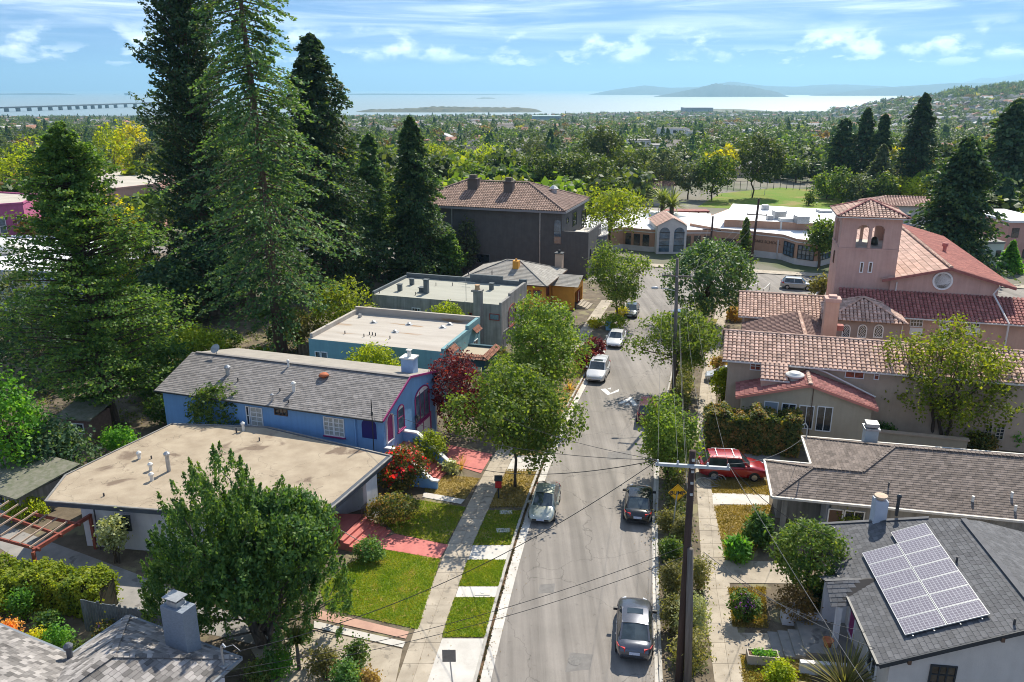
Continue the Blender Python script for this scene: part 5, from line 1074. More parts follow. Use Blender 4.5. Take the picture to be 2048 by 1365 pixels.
	for u, z in ((.35, 4.4), (.35, 4.0), (9.2, 4.6), (9.2, 4.2)): b = MB(); b.box(.0, u - .09, z - .09, .05, u + .09, z + .09); B.put('wall_vent', b, fr_dark)
	b = MB(); b.bar((-.25, -.05, 0), (-.25, -.05, 4.2), .07); B.put('downspout', b, m_teal); b = MB(); b.lathe([(.03, 0), (.12, .04), (.1, .25), (.03, .3)], (-.25, -.14, 4.1), 8); B.put('wall_lamp', b, fr_dark)
	b = MB(); b.box(3.0, 2.6, -.2, 6.0, 2.85, .55); b.box(3.0, 6.6, -.2, 6.0, 6.85, .55); B.put('stair_wall', b, m_teal)
	for k in range(4): b = MB(); b.box(2.9 + k * .5, 2.86, -.3, 3.4 + k * .5, 6.58, .4 - k * .13); B.put('step', b, m_conc_g)
house_teal()
# --- grey stucco house
m_greyst = pbr('stucco_grey', (.33, .32, .295), .9, (.25, .24, .22), .9, bump=.3, bscale=25, streak=.4)
def house_grey():
	B = Bld('grey_house', 'weathered grey stucco house with stepped parapet and red window frames', 'house', (-1.15, 84.6), 18, z=-.8); W, D, H = 15.8, 9.5, 5.6
	m_rr = pbr('rolled_roof_green', (.38, .375, .32), .95, (.33, .325, .275), .6, bump=.2, bscale=25, stretch=(.25, 1.4, 1)); m_par = pbr('parapet_slate', (.13, .15, .16), .9, (.1, .115, .125), 2)
	b = MB(); b.box(-W, 0, -.2, 0, D, H - .3); B.put('wall', b, m_greyst); b = MB(); b.poly([(-W, 0, H - .29), (0, 0, H - .29), (0, D, H - .29), (-W, D, H - .29)]); B.put('roof_surface', b, m_rr)
	b = MB(); b.box(-W, D - .3, H - .3, 0, D, H + .25); b.box(-7.2, D - .32, H + .24, -3.0, D + .02, H + .7); b.box(-.9, D - .32, H + .24, .02, D + .02, H + .5); B.put('parapet', b, m_par); b = MB(); b.box(-W, .0, H - .3, -W + .25, D - .3, H + .05); B.put('parapet', b, m_par)
	b = MB(); b.box(-.28, 0, H - .3, .01, D, H - .05); b.box(-.3, 3.2, H - .06, .015, D - .35, H + .25); B.put('parapet', b, m_greyst)
	top = lambda px, py: B.hit(px, py, (0, 0, H - .29), (0, 0, 1))
	for px, py, w, h in ((800, 582, .45, .75), (824, 570, .45, .7), (853, 587, .5, 1.6), (846, 584, .7, .5), (983, 580, .45, .75)): p = top(px, py); b = MB(); b.box(p.x - w / 2, p.y - w / 2, p.z - .02, p.x + w / 2, p.y + w / 2, p.z + h); b.box(p.x - w * .65, p.y - w * .65, p.z + h, p.x + w * .65, p.y + w * .65, p.z + h + .08); B.put('roof_vent', b, m_par)
	for px, py in ((759, 587), (872, 572), (905, 572), (831, 591)): pipe(B, top(px, py), .4, .04, m_lead)
	# chimney on the near wall
	u, _ = B.wall('S', 0, 957, 620); b = MB(); b.prism([(u - .55, -.02), (u - .4, -.55), (u + .4, -.55), (u + .55, -.02)], -.2, H + 1.1); B.put('chimney', b, m_greyst); b = MB(); b.box(u - .6, -.68, H + 1.1, u + .6, .12, H + 1.3); B.put('chimney_cap', b, m_greyst); b = MB(); b.lathe([(.3, 0), (.26, .3), (.3, .55)], (u, -.28, H + 1.3), 10); B.put('chimney_pot', b, pbr('clay_pot', (.5, .32, .18), .85))
	u2, _ = B.wall('S', 0, 929, 600); b = MB(); b.tube([(u2, .5, H - .5), (u2, .5, H + 2.2)], .03, 5)
	for k, l in enumerate((.5, .9, 1.1)): b.bar((u2 - l, .5, H + 1.3 + .3 * k), (u2 + l, .5, H + 1.3 + .3 * k), .03)
	B.put('aerial', b, m_galv)
	win_px(B, 'S', 0, 979, 628, 999, 641, frame=fr_red, glass=g_sky); win_px(B, 'S', 0, 824, 616, 841, 628, frame=fr_white, glass=g_dark, nx=3); win_px(B, 'S', 0, 938, 626, 944, 640, frame=fr_red, glass=g_dark)
	win_px(B, 'E', 0, 1017, 608, 1031, 650, frame=fr_red, glass=g_sky, ah=.6, nx=3, sill=fr_red, fw=.12); win_px(B, 'E', 0, 1042, 595, 1052, 625, frame=m_greyst, glass=pbr('glow_amber', (.6, .3, .06), .6), ah=.6, fw=.12)  # amber set as flat pane colour, no emission
	window(B, 'E', 0, 1.9, .0, 2.6, 2.1, frame=m_greyst, glass=pbr('garage_grey', (.16, .16, .17), .6), fw=.12, name='garage_door')
	b = MB(); b.box(-W + .4, -1.3, -.2, -W + 5.2, 0, 3.7); B.put('rear_annex', b, pbr('stucco_sage', (.30, .31, .25), .9, (.25, .26, .2), 1)); b = MB(); b.box(-W + .3, -1.4, 3.7, -W + 5.3, 0, 3.85); B.put('annex_roof', b, m_rr)
	for k in range(6): b = MB(); b.box(.1 + .45 * k, 5.6, -.2, .55 + .45 * k, 8.6, 1.6 - .27 * k); B.put('step', b, m_conc)
house_grey()
# --- orange house
def hip_roof(B, x0, x1, y0, y1, ez, rz, fn, th=.12, along='x'):
	"""four planes; fn(name, pts) draws each"""
	if along == 'x':
		h = (y1 - y0) / 2; ym = (y0 + y1) / 2; a, c = (x0 + h, ym, rz), (x1 - h, ym, rz)
		fn([(x0, y0, ez), (x1, y0, ez), c, a]); fn([(x1, y1, ez), (x0, y1, ez), a, c]); fn([(x0, y1, ez), (x0, y0, ez), a]); fn([(x1, y0, ez), (x1, y1, ez), c])
	else:
		h = (x1 - x0) / 2; xm = (x0 + x1) / 2; a, c = (xm, y0 + h, rz), (xm, y1 - h, rz)
		fn([(x0, y0, ez), (x1, y0, ez), a]); fn([(x1, y0, ez), (x1, y1, ez), c, a]); fn([(x1, y1, ez), (x0, y1, ez), c]); fn([(x0, y1, ez), (x0, y0, ez), a, c])
	return a, c
m_orange = pbr('stucco_orange', (.74, .35, .06), .85, (.64, .3, .05), 1.2, bump=.2, bscale=25)
def house_orange():
	B = Bld('orange_house', 'orange stucco bungalow with grey hipped roof and red windows', 'house', (4.5, 99.6), 18, z=-1.1); ez = 4.1; W = 12.4; D = 10.5
	m_sh = pbr('shingle_pale', (.33, .31, .275), .92, (.27, .25, .22), 2, island=.12)
	b = MB(); b.box(-W + .6, .6, -.2, -.6, D - .6, ez); B.put('wall', b, m_orange)
	rf = thing('roof', None, None); rf.parent = B.root; bud = [0]
	a, c = hip_roof(B, -W, 0, 0, D, ez, ez + 2.0, lambda p: shingles(rf, p, .9, .32, m_sh, None, .03)); 
	b = MB()
	for e, f in (((-W, 0, ez), a), ((-W, D, ez), a), ((0, 0, ez), c), ((0, D, ez), c), (a, c)): b.bar(Vector(e) + Vector((0, 0, .05)), Vector(f) + Vector((0, 0, .06)), .25, .05)
	B.put('ridge_cap', b, m_sh, parent=rf)
	b = MB(); b.box(-W, -.05, ez - .15, 0, -.0, ez); b.box(0, 0, ez - .15, .05, D, ez); B.put('fascia', b, fr_brown, parent=rf)
	# entry porch with its own gable and a flat side roof
	b = MB(); b.box(-.4, 4.2, -.2, 2.6, 4.5, 3.2); b.box(-.4, 8.9, -.2, 2.6, 9.2, 3.2); b.box(2.3, 4.5, 2.4, 2.6, 8.9, 3.2); B.put('porch_frame', b, m_orange)
	pr_ = thing('porch_roof', None, None); pr_.parent = B.root
	shingles(pr_, [(-1, 3.8, 3.3), (3.2, 3.8, 3.3), (3.2, 6.7, 4.3), (-1, 6.7, 4.3)], .9, .32, m_sh); shingles(pr_, [(3.2, 9.6, 3.3), (-1, 9.6, 3.3), (-1, 6.7, 4.3), (3.2, 6.7, 4.3)], .9, .32, m_sh)
	win_px(B, 'S', .6, 1066, 580, 1083, 594, frame=fr_red, glass=g_dark, fw=.14); win_px(B, 'S', .6, 1056, 581, 1062, 600, frame=fr_red, glass=g_dark, fw=.12)
	window(B, 'E', -.6, 2.4, 2.1, 1.6, 1.7, frame=fr_red, glass=g_dark, nx=3, fw=.14); window(B, 'E', 2.6, 6.7, .2, 1.2, 2.0, frame=fr_red, glass=g_dark, fw=.14, name='door')
	p = Vector((-5.3, 3.6, ez + 1.3)); b = MB(); b.box(p.x - .4, p.y - .4, p.z - .3, p.x + .4, p.y + .4, p.z + 1.0); b.lathe([(.16, 1.0), (.14, 1.25)], p, 8); B.put('chimney', b, m_orange)
	p = Vector((-1.2, 10.6, 0)); b = MB(); b.box(p.x - .5, p.y - .5, 3, p.x + .5, p.y + .5, ez + 2.2); B.put('chimney', b, pbr('stucco_beige', (.45, .34, .26), .9)); b = MB(); b.box(p.x - .6, p.y - .6, ez + 2.2, p.x + .6, p.y + .6, ez + 2.35); b.lathe([(.2, ez + 2.35), (.18, ez + 2.7)], p, 8); B.put('chimney_cap', b, fr_dark)
	for px, py in ((937, 548), (984, 549), (1012, 539)): q = B.hit(px, py, (0, 0, ez + .9), (0, 0, 1)); pipe(B, q, .5, .06, m_lead)
	for k in range(4): b = MB(); b.box(2.7 + .4 * k, 5.2, -.2, 3.1 + .4 * k, 8.2, .6 - .15 * k); B.put('step', b, m_conc)
house_orange()
# --- charcoal three-storey building
m_char = pbr('stucco_charcoal', (.115, .112, .11), .9, (.095, .093, .092), 1.0, bump=.35, bscale=20, streak=.1); m_char2 = pbr('stucco_slate', (.14, .145, .155), .9, (.12, .125, .135), 1.0, bump=.2, bscale=20)
m_tile_dk = pbr('tile_brown', (.36, .25, .195), .9, (.26, .17, .13), 1.5, island=.25)
def bldg_char():
	B = Bld('charcoal_building', 'tall charcoal stucco building with brown tiled hip roof', 'building', (11.9, 122.9), 18, z=-1.6); ez = 10.7
	W = 4.3; Lw = 31.0; D = 15.5
	b = MB(); b.box(-Lw, 0, -.3, -W, D, ez - .35); B.put('wall', b, m_char)
	b = MB(); b.box(-W + .002, .01, -.3, 0, 9.5, 6.2); b.box(-.3, 0, 6.2, 0, 9.5, 7.55); b.box(-W, .0, 6.2, -.3, .3, 7.55); B.put('terrace_block', b, m_char)
	b = MB(); b.poly([(-W, .3, 6.25), (-.3, .3, 6.25), (-.3, 9.4, 6.25), (-W, 9.4, 6.25)]); B.put('terrace_floor', b, m_conc_w)
	b = MB(); b.box(-2.4, 1.6, 6.2, -1.2, 2.8, 7.2); B.put('skylight', b, m_galv)
	# curved balcony with slatted white rail at the street side
	cx, cyy = -W + .6, 10.2; b = MB(); pts = [(cx + 4.6 * math.cos(t), cyy + 4.6 * math.sin(t)) for t in np.linspace(-1.2, 1.5, 12)]
	b.prism([(cx - .5, cyy - 3)] + pts + [(cx - .5, cyy + 4.6)], -.3, 5.6); B.put('bay', b, m_char2)
	b = MB(); b.prism([(cx - .5, cyy - 3)] + [(cx + 4.75 * math.cos(t), cyy + 4.75 * math.sin(t)) for t in np.linspace(-1.2, 1.5, 12)] + [(cx - .5, cyy + 4.6)], 5.6, 5.8); B.put('bay_cap', b, m_conc_w)
	for k in range(26):
		t = -1.2 + 2.7 * k / 25; b = MB(); p = (cx + 4.5 * math.cos(t), cyy + 4.5 * math.sin(t)); b.bar((*p, 5.8), (*p, 7.0), .05); B.put('baluster', b, fr_white)
	b = MB(); b.tube([(cx + 4.5 * math.cos(t), cyy + 4.5 * math.sin(t), 7.0) for t in np.linspace(-1.2, 1.5, 14)], .05, 6); B.put('rail', b, fr_white)
	rf = thing('roof', None, None); rf.parent = B.root; x0, x1, y0, y1, rz = -Lw - .6, -W + .6, -.6, D + .6, 13.9
	a, c = hip_roof(B, x0, x1, y0, y1, ez, rz, lambda p: barrel_tiles(rf, p, .42, .55, m_tile_dk, seg=3))
	for e, f in (((x0, y0, ez), a), ((x1, y0, ez), c), ((x1, y1, ez), c), (a, c)): ridge_tiles(rf, Vector(e) + Vector((0, 0, .1)), Vector(f) + Vector((0, 0, .12)), .2, m_tile_dk)
	b = MB(); b.box(x0, y0 - .08, ez - .36, x1, y0 + .3, ez - .02); b.box(x1 - .3, y0 + .3, ez - .36, x1 + .08, y1, ez - .02); B.put('fascia', b, pbr('fascia_grey', (.24, .24, .25), .7), parent=rf)
	sl = Vector((0, -(rz - ez) / ((y1 - y0) / 2), 1))
	for px, py, w in ((947, 378, 1.7), (1018, 384, 1.5)):
		p = B.hit(px, py, (0, y0, ez), sl); b = MB(); b.box(p.x - w / 2, p.y - .6, p.z - .6, p.x + w / 2, p.y + .8, p.z + 1.6); B.put('chimney', b, pbr('chimney_umber', (.13, .105, .09), .9)); b = MB(); b.box(p.x - w / 2 - .15, p.y - .75, p.z + 1.6, p.x + w / 2 + .15, p.y + .95, p.z + 1.75); b.box(p.x - w / 3, p.y - .4, p.z + 1.75, p.x + w / 3, p.y + .5, p.z + 2.3); B.put('chimney_cap', b, pbr('chimney_umber', (.13, .105, .09), .9))
	p = Vector(c) + Vector((4.0, 1.0, -1.2)); b = MB(); b.lathe([(.5, -.6), (.5, .3), (.8, .35), (.3, .8)], p, 10); B.put('roof_vent', b, m_galv)
	for px in (905, 1080): u, _ = B.wall('S', 0, px, 480); b = MB(); b.bar((u, -.08, .2), (u, -.08, ez - .4), .16); B.put('downspout', b, m_galv)
	win_px(B, 'S', 0, 1107, 439, 1123, 489, frame=m_char, glass=g_sky, nz=2, ah=.4, fw=.1, depth=.04); win_px(B, 'S', 0, 952, 508, 980, 527, frame=m_char2, glass=g_dark, fw=.1)
	for x0_, y0_, x1_, y1_ in ((1145, 425, 1153, 452), (1163, 420, 1171, 452), (1133, 436, 1137, 447)): win_px(B, 'E', -W, x0_, y0_, x1_, y1_, frame=fr_dark, glass=g_dark)
	for u, z in ((1.8, 3.4), (5.2, 3.2), (3.6, 1.0), (7.5, 3.2)): window(B, 'E', 0, u, z, .6, 1.3, frame=fr_dark, glass=g_dark)
	for k in range(5): t = -.9 + .55 * k; b = MB(); q = Vector((cx + 4.62 * math.cos(t), cyy + 4.62 * math.sin(t), 0)); tv = Vector((-math.sin(t), math.cos(t), 0)) * .5; b.slab([q - tv + Vector((0, 0, 2.4)), q + tv + Vector((0, 0, 2.4)), q + tv + Vector((0, 0, 4.6)), q - tv + Vector((0, 0, 4.6))], (math.cos(t) * .05, math.sin(t) * .05, 0)); B.put('window', b, g_dark)
bldg_char()
# --- church and its halls
m_salmon = pbr('stucco_salmon', (.57, .375, .315), .88, (.50, .32, .265), .7, bump=.25, bscale=22, streak=.12); m_beige = pbr('stucco_putty', (.50, .385, .285), .88, (.44, .335, .245), .8, bump=.25, bscale=22, streak=.1); m_peach = pbr('stucco_peach', (.58, .38, .285), .88, (.52, .33, .25), .8, bump=.2, bscale=22, streak=.1)
m_tile = pbr('tile_terracotta', (.56, .385, .305), .88, (.44, .28, .21), 2.5, island=.28); m_tile_red = pbr('tile_red', (.36, .15, .125), .85, (.27, .095, .085), 2, island=.25); m_tile_flat = pbr('tile_pinkish', (.47, .31, .25), .9, (.38, .235, .185), 1.5, island=.2); m_tile_bright = pbr('tile_scarlet', (.50, .20, .15), .85, (.40, .145, .11), 1.2, island=.16)
m_gut = pbr('gutter_white', (.62, .58, .54), .6)
def church():
	B = Bld('church', 'pink stucco church with square bell tower and red tiled halls', 'church', (18.6, 62.4), 15, z=-.4); bud = [300]; keyf = lambda p: p.y * 1.0 + abs(p.x - 8) * .12
	Z = lambda z: z + .4
	def gable_x(x0, x1, ye, yr, yf, ez, rz, mat, w=.36, ex=.40, budget=None, name='roof'):
		rf = thing(name, None, None); rf.parent = B.root
		barrel_tiles(rf, [(x0, ye, ez), (x1, ye, ez), (x1, yr, rz), (x0, yr, rz)], w, ex, mat, budget, keyf=keyf); barrel_tiles(rf, [(x1, yf, ez), (x0, yf, ez), (x0, yr, rz), (x1, yr, rz)], w, ex, mat, seg=3)
		ridge_tiles(rf, (x0, yr, rz + .06), (x1, yr, rz + .06), .14, mat); b = MB(); b.box(x0, ye - .1, ez - .1, x1, ye + .02, ez + .02); B.put('gutter', b, m_gut, parent=rf); return rf
	# long front hall
	e, rz = Z(5.6), Z(7.12)
	b = MB(); b.add([(-.6, .5, -.3), (26, .5, -.3), (26, 6.9, -.3), (-.6, 6.9, -.3), (-.6, .5, e + .1), (26, .5, e + .1), (26, 6.9, e + .1), (-.6, 6.9, e + .1), (-.6, 3.6, rz - .05), (26, 3.6, rz - .05)], [(0, 1, 5, 4), (1, 2, 6, 9, 5), (2, 3, 7, 6), (3, 0, 4, 8, 7)]); B.put('hall_wall', b, m_beige)
	gable_x(-1.15, 26.4, 0, 3.6, 7.3, e, rz, m_tile, .36, .40, bud, 'hall_roof')
	rf = thing('dormer_roof', None, None); rf.parent = B.root; barrel_tiles(rf, [(1.9, -1.75, e - .75), (4.1, -1.75, e - .75), (4.1, .05, e + .06), (1.9, .05, e + .06)], .36, .40, m_tile)
	b = MB(); b.box(2.0, -1.65, -.3, 4.0, .48, e - .85); B.put('dormer_wall', b, m_peach); b = MB(); b.bar((1.9, -1.82, e - .8), (4.15, -1.82, e - .8), .1, .1); b.bar((4.1, -1.75, e - .8), (4.1, -1.75, 3.6), .08); B.put('gutter', b, m_gut)
	g_red = pbr('glass_redreflect', (.40, .09, .05), .2, (.05, .03, .03), 2.2)  # red reflection painted into the pane colour
	for q, kw in (((1500, 724, 1522, 741), dict(nx=2, nz=2)), ((1690, 737, 1729, 757), dict(nx=2)), ((1748, 741, 1759, 760), dict(nz=2)), ((1630, 732, 1655, 737), dict(nx=3))): win_px(B, 'S', .5, *q, glass=g_red, frame=fr_white, **kw)
	for q in ((1968, 848, 1984, 880), (1991, 850, 2009, 880)): win_px(B, 'S', .5, *q, glass=g_dark, frame=pbr('frame_sand', (.48, .42, .34), .6), nx=2, nz=4)
	u, z = B.wall('S', .5, 1999, 797); b = MB(); b.M = Matrix.Translation((u, .45, z)) @ Matrix.Rotation(R(90), 4, 'X'); b.lathe([(.62, 0), (.62, .08), (.5, .08), (.5, .03)], (0, 0, 0), 20); o = B.put('round_window', b, m_beige); b = MB(); b.M = Matrix.Translation((u, .44, z)) @ Matrix.Rotation(R(90), 4, 'X'); b.lathe([(.5, .0), (.5, .01)], (0, 0, 0), 20); B.put('pane', b, g_dark, parent=o)
	# gabled front wing
	x0, x1, xr, yn, ez, pz = .1, 10.7, 5.6, -2.9, Z(3.55), Z(5.1)
	b = MB(); b.add([(x0 + .5, yn + .35, -.3), (x1 - .4, yn + .35, -.3), (x1 - .4, .48, -.3), (x0 + .5, .48, -.3), (x0 + .5, yn + .35, ez + .08), (x1 - .4, yn + .35, ez + .05), (x1 - .4, .48, ez + .05), (x0 + .5, .48, ez + .08), (xr, yn + .35, pz - .06), (xr, .48, pz - .06)], [(0, 1, 5, 8, 4), (1, 2, 6, 5), (3, 0, 4, 7)]); B.put('wing_wall', b, pbr('stucco_cream', (.46, .39, .28), .88, (.42, .35, .25), .8, bump=.2, bscale=22, streak=.08))
	rf = thing('wing_roof', None, None); rf.parent = B.root
	barrel_tiles(rf, [(x0, .45, ez), (x0, yn, ez), (xr, yn, pz), (xr, .45, pz)], .3, .36, m_tile_red); barrel_tiles(rf, [(x1, yn, ez), (x1, .45, ez), (xr, .45, pz), (xr, yn, pz)], .3, .36, m_tile_red)
	ridge_tiles(rf, (xr, yn - .1, pz + .1), (xr, .45, pz + .1), .17, m_tile); b = MB(); b.bar((x0, yn - .03, ez - .06), (xr, yn - .03, pz - .06), .06, .22); b.bar((x1, yn - .03, ez - .06), (xr, yn - .03, pz - .06), .06, .22); B.put('barge_board', b, m_tile_bright, parent=rf)
	for q, kw in (((1562, 807, 1592, 838), dict(glass=g_dark, nx=2)), ((1596, 811, 1627, 858), dict(glass=g_dark, nx=2)), ((1632, 813, 1664, 863), dict(glass=g_dark, nx=2)), ((1527, 803, 1556, 838), dict(glass=pbr('door_blue', (.24, .29, .33), .6), nz=1))): win_px(B, 'S', yn + .35, *q, frame=fr_white, **kw)
	b = MB(); b.bar((5.9, yn + .3, .5), (5.9, yn + .3, pz - .3), .05); B.put('conduit', b, fr_brown)
	b = MB(); b.tube([(6.2, .35, Z(5.4)), (7.0, .1, Z(5.25)), (10.8, -.6, Z(3.75))], .07, 6); B.put('downspout', b, m_gut)
	p = Vector((4.55, -1.2, Z(5.0))); b = MB(); b.lathe([(.42, -.7), (.42, -.25), (.5, -.2), (.45, .05), (.62, .1), (.74, .25), (.7, .33), (.48, .36), (.46, .46), (.3, .5), (.1, .56)], p, 20); b.box(p.x - .62, p.y - .5, p.z - .42, p.x + .62, p.y + .5, p.z - .34); B.put('roof_ventilator', b, m_pvc, True)
	# courtyard wall to the right of the wing
	b = MB(); b.box(10.8, -1.9, -.3, 17.5, -1.6, 1.7); B.put('court_wall', b, pbr('stucco_cream', (.46, .39, .28))); b = MB(); b.box(10.7, -2.0, 1.7, 17.6, -1.5, 1.82); B.put('wall_cap', b, m_beige)
	# low tiled wing between the halls
	b = MB(); b.box(1.2, 7.4, -.3, 11, 21, Z(3.0)); B.put('link_wall', b, m_beige); rf = thing('link_roof', None, None); rf.parent = B.root
	m_tb = pbr('tile_weathered', (.24, .15, .12), .9, (.17, .10, .085), 1.6, island=.2)
	barrel_tiles(rf, [(.8, 21, Z(3.1)), (.8, 7.0, Z(3.1)), (6.4, 7.0, Z(4.7)), (6.4, 21, Z(4.7))], .5, .42, m_tb, seg=3); barrel_tiles(rf, [(11.4, 7.0, Z(3.1)), (11.4, 21, Z(3.1)), (6.4, 21, Z(4.7)), (6.4, 7, Z(4.7))], .5, .42, m_tb, seg=3); ridge_tiles(rf, (6.4, 7.2, Z(4.8)), (6.4, 21, Z(4.8)), .2, m_tile)
	# rear hall
	b = MB(); b.box(1.0, 21.3, -.3, 12, 29, Z(3.9)); B.put('rear_hall_wall', b, m_peach); gable_x(.3, 11.9, 20.8, 25.2, 29.6, Z(3.85), Z(5.5), m_tile, .4, .45, None, 'rear_hall_roof')
	# chimney stack
	b = MB(); b.box(7.75, 11.0, 0, 8.95, 12.2, Z(8.4)); B.put('chimney', b, m_peach); b = MB(); b.box(7.65, 10.9, Z(8.4), 9.05, 12.3, Z(8.75)); b.box(8.0, 11.2, Z(8.75), 8.7, 12.0, Z(8.95)); B.put('chimney_cap', b, m_salmon)
	b = MB(); b.box(9.05, 11.5, Z(5.6), 9.6, 12.2, Z(6.1)); B.put('chimney_shoulder', b, m_tile_red)
	# hip-roofed room with latticed arched windows
	b = MB(); b.box(9.0, 15.7, -.3, 15.3, 21, Z(5.6)); B.put('tower_room_wall', b, pbr('stucco_taupe', (.36, .29, .25), .88, (.32, .255, .22), .8)); rf = thing('tower_room_roof', None, None); rf.parent = B.root; ap = (12.1, 18.4, Z(7.25)); cs = [(8.5, 15.2, Z(5.6)), (15.8, 15.2, Z(5.6)), (15.8, 21.6, Z(5.6)), (8.5, 21.6, Z(5.6))]
	for i in range(4): barrel_tiles(rf, [cs[i], cs[(i + 1) % 4], ap], .36, .42, m_tile); ridge_tiles(rf, Vector(cs[i]) + Vector((0, 0, .1)), Vector(ap) + Vector((0, 0, .12)), .15, m_tile)
	for px0, px1 in ((1684, 1701), (1715, 1734), (1747, 1767)): win_px(B, 'S', 15.7, px0, 649, px1, 676, frame=fr_white, glass=g_dark, ah=.45, diag=True, fw=.1)
	b = MB(); b.bar((15.45, 15.65, .5), (15.45, 15.65, Z(5.4)), .09); B.put('downspout', b, m_gut)
	# aisle; the nave's shadow is put into its deep red tile colour
	b = MB(); b.box(10.6, 18.9, -.3, 32, 22.2, Z(5.5)); B.put('aisle_wall', b, m_peach); rf = thing('aisle_roof', None, None); rf.parent = B.root; barrel_tiles(rf, [(10.2, 18.4, Z(5.5)), (33, 18.4, Z(5.5)), (33, 22.2, Z(7.25)), (10.2, 22.2, Z(7.25))], .36, .42, m_tile_red); b = MB(); b.box(10.2, 18.25, Z(5.4), 33, 18.38, Z(5.52)); B.put('gutter', b, m_gut, parent=rf)
	for x0_, x1_ in ((1820, 1846), (1879, 1905), (1933, 1961)): win_px(B, 'S', 18.9, x0_, 637, x1_, 654, frame=fr_white, glass=g_dark, nx=4, nz=2); u0, z0 = B.wall('S', 18.9, x0_, 655); u1, _ = B.wall('S', 18.9, x1_, 655); b = MB(); b.box(u0, 18.86, z0 - .75, u1, 18.92, z0 - .02); B.put('window_panel', b, fr_white)
	b = MB(); b.tube([(25.2, 22.0, Z(8.5)), (24.6, 21.9, Z(7.6)), (25.3, 18.3, Z(5.6)), (25.3, 18.2, .2)], .09, 6); B.put('downspout', b, m_gut); b = MB(); b.bar((27.5, 18.8, .2), (27.5, 18.8, Z(5.4)), .1); B.put('downspout', b, m_gut)
	# nave with round window
	x0, x1, xr, ez, pz, y0, y1 = 14.2, 26.0, 20.4, Z(8.45), Z(10.0), 22.3, 52.0
	b = MB(); b.add([(x0 + .9, y0, 0), (x1 - .9, y0, 0), (x1 - .9, y1, 0), (x0 + .9, y1, 0), (x0 + .9, y0, ez + .1), (x1 - .9, y0, ez + .1), (x1 - .9, y1, ez), (x0 + .9, y1, ez), (xr, y0, pz - .08), (xr, y1, pz - .08)], [(0, 1, 5, 8, 4), (1, 2, 6, 5), (2, 3, 7, 9, 6), (3, 0, 4, 7)]); B.put('nave_wall', b, m_salmon)
	rf = thing('nave_roof', None, None); rf.parent = B.root
	shingles(rf, [(x0, y1, ez), (x0, y0 - .5, ez), (xr, y0 - .5, pz), (xr, y1, pz)], .75, .62, m_tile_flat, None, .05); barrel_tiles(rf, [(x1 + .5, y0 - .5, ez - .15), (x1 + .5, y1, ez - .15), (xr, y1, pz), (xr, y0 - .5, pz)], .36, .45, m_tile_bright, seg=3)
	ridge_tiles(rf, (xr, y0 - .5, pz + .1), (xr, y1, pz + .1), .2, m_tile); b = MB(); b.bar((x0, y0 - .55, ez - .08), (xr, y0 - .55, pz - .06), .1, .26); b.bar((x1 + .5, y0 - .55, ez - .2), (xr, y0 - .55, pz - .06), .1, .26); B.put('barge_board', b, m_tile_red, parent=rf)
	u, z = B.wall('S', y0, 1885, 562); b = MB(); b.M = Matrix.Translation((u, y0 - .02, z)) @ Matrix.Rotation(R(90), 4, 'X'); b.lathe([(.95, 0), (.95, .12), (.78, .12), (.78, .04)], (0, 0, 0), 24); o = B.put('round_window', b, fr_white); b = MB(); b.M = Matrix.Translation((u, y0 - .05, z)) @ Matrix.Rotation(R(90), 4, 'X'); b.lathe([(.79, .0), (.79, .01)], (0, 0, 0), 24); B.put('pane', b, g_warm, parent=o)
	b = MB(); b.lathe([(.2, -.2), (.2, .5), (.34, .55), (.3, .9)], (22.5, 34, pz - .4), 10); B.put('roof_vent', b, m_tile_red)
	# bell tower: real openings on every side
	tx0, tx1, ty0, ty1, tz = 9.8, 15.5, 22.6, 28.4, Z(14.7); oz0, oz1 = Z(11.5), Z(13.3); m = (tx0 + tx1) / 2; my = (ty0 + ty1) / 2
	b = MB(); b.box(tx0, ty0, 0, tx1, ty1, oz0 - .05); B.put('tower_shaft', b, m_salmon); b = MB(); b.box(tx0 - .04, ty0 - .04, oz0 - .22, tx1 + .04, ty1 + .04, oz0 - .02); B.put('string_course', b, m_salmon)
	b = MB(); pw = 1.55; cw = .28; hw = (tx1 - tx0 - 2 * pw - cw) / 2
	for (ox, oy, ux, uy, n_) in ((tx0, ty0, 1, 0, 1), (tx0, ty1, 1, 0, -1), (tx0, ty0, 0, 1, 1), (tx1, ty0, 0, 1, -1)):
		def seg(a, c, z0, z1, t=.4):
			if ux: b.box(ox + a, min(oy, oy + n_ * t), z0, ox + c, max(oy, oy + n_ * t), z1)
			else: b.box(min(ox, ox + n_ * t), oy + a + .41, z0, max(ox, ox + n_ * t), oy + c - .41 if c > 4 else oy + c, z1)
		W_ = tx1 - tx0; seg(0, pw, oz0, tz); seg(W_ - pw, W_, oz0, tz); seg(pw + hw, pw + hw + cw, oz0, tz)
		for s0 in (pw, pw + hw + cw):
			k = 8
			for i in range(k):
				t = (i + .5) / k * 2 - 1; zz = oz1 + hw / 2 * math.sqrt(1 - t * t); a = s0 + hw * i / k; c = s0 + hw * (i + 1) / k
				if ux: b.box(ox + a, min(oy, oy + n_ * .4), zz, ox + c, max(oy, oy + n_ * .4), tz)
				else: b.box(min(ox, ox + n_ * .4), oy + a, zz, max(ox, ox + n_ * .4), oy + c, tz)
	B.put('belfry', b, m_salmon); b = MB(); b.box(tx0 + .4, ty0 + .4, oz0 - .1, tx1 - .4, ty1 - .4, oz0); B.put('belfry_floor', b, m_conc_w); b = MB(); b.lathe([(.1, .1), (.42, .1), (.4, .35), (.28, .75), (.1, .9)], (m + .8, my - .8, oz0), 14); B.put('bell', b, pbr('bronze', (.08, .08, .06), .4, metal=.8), True)
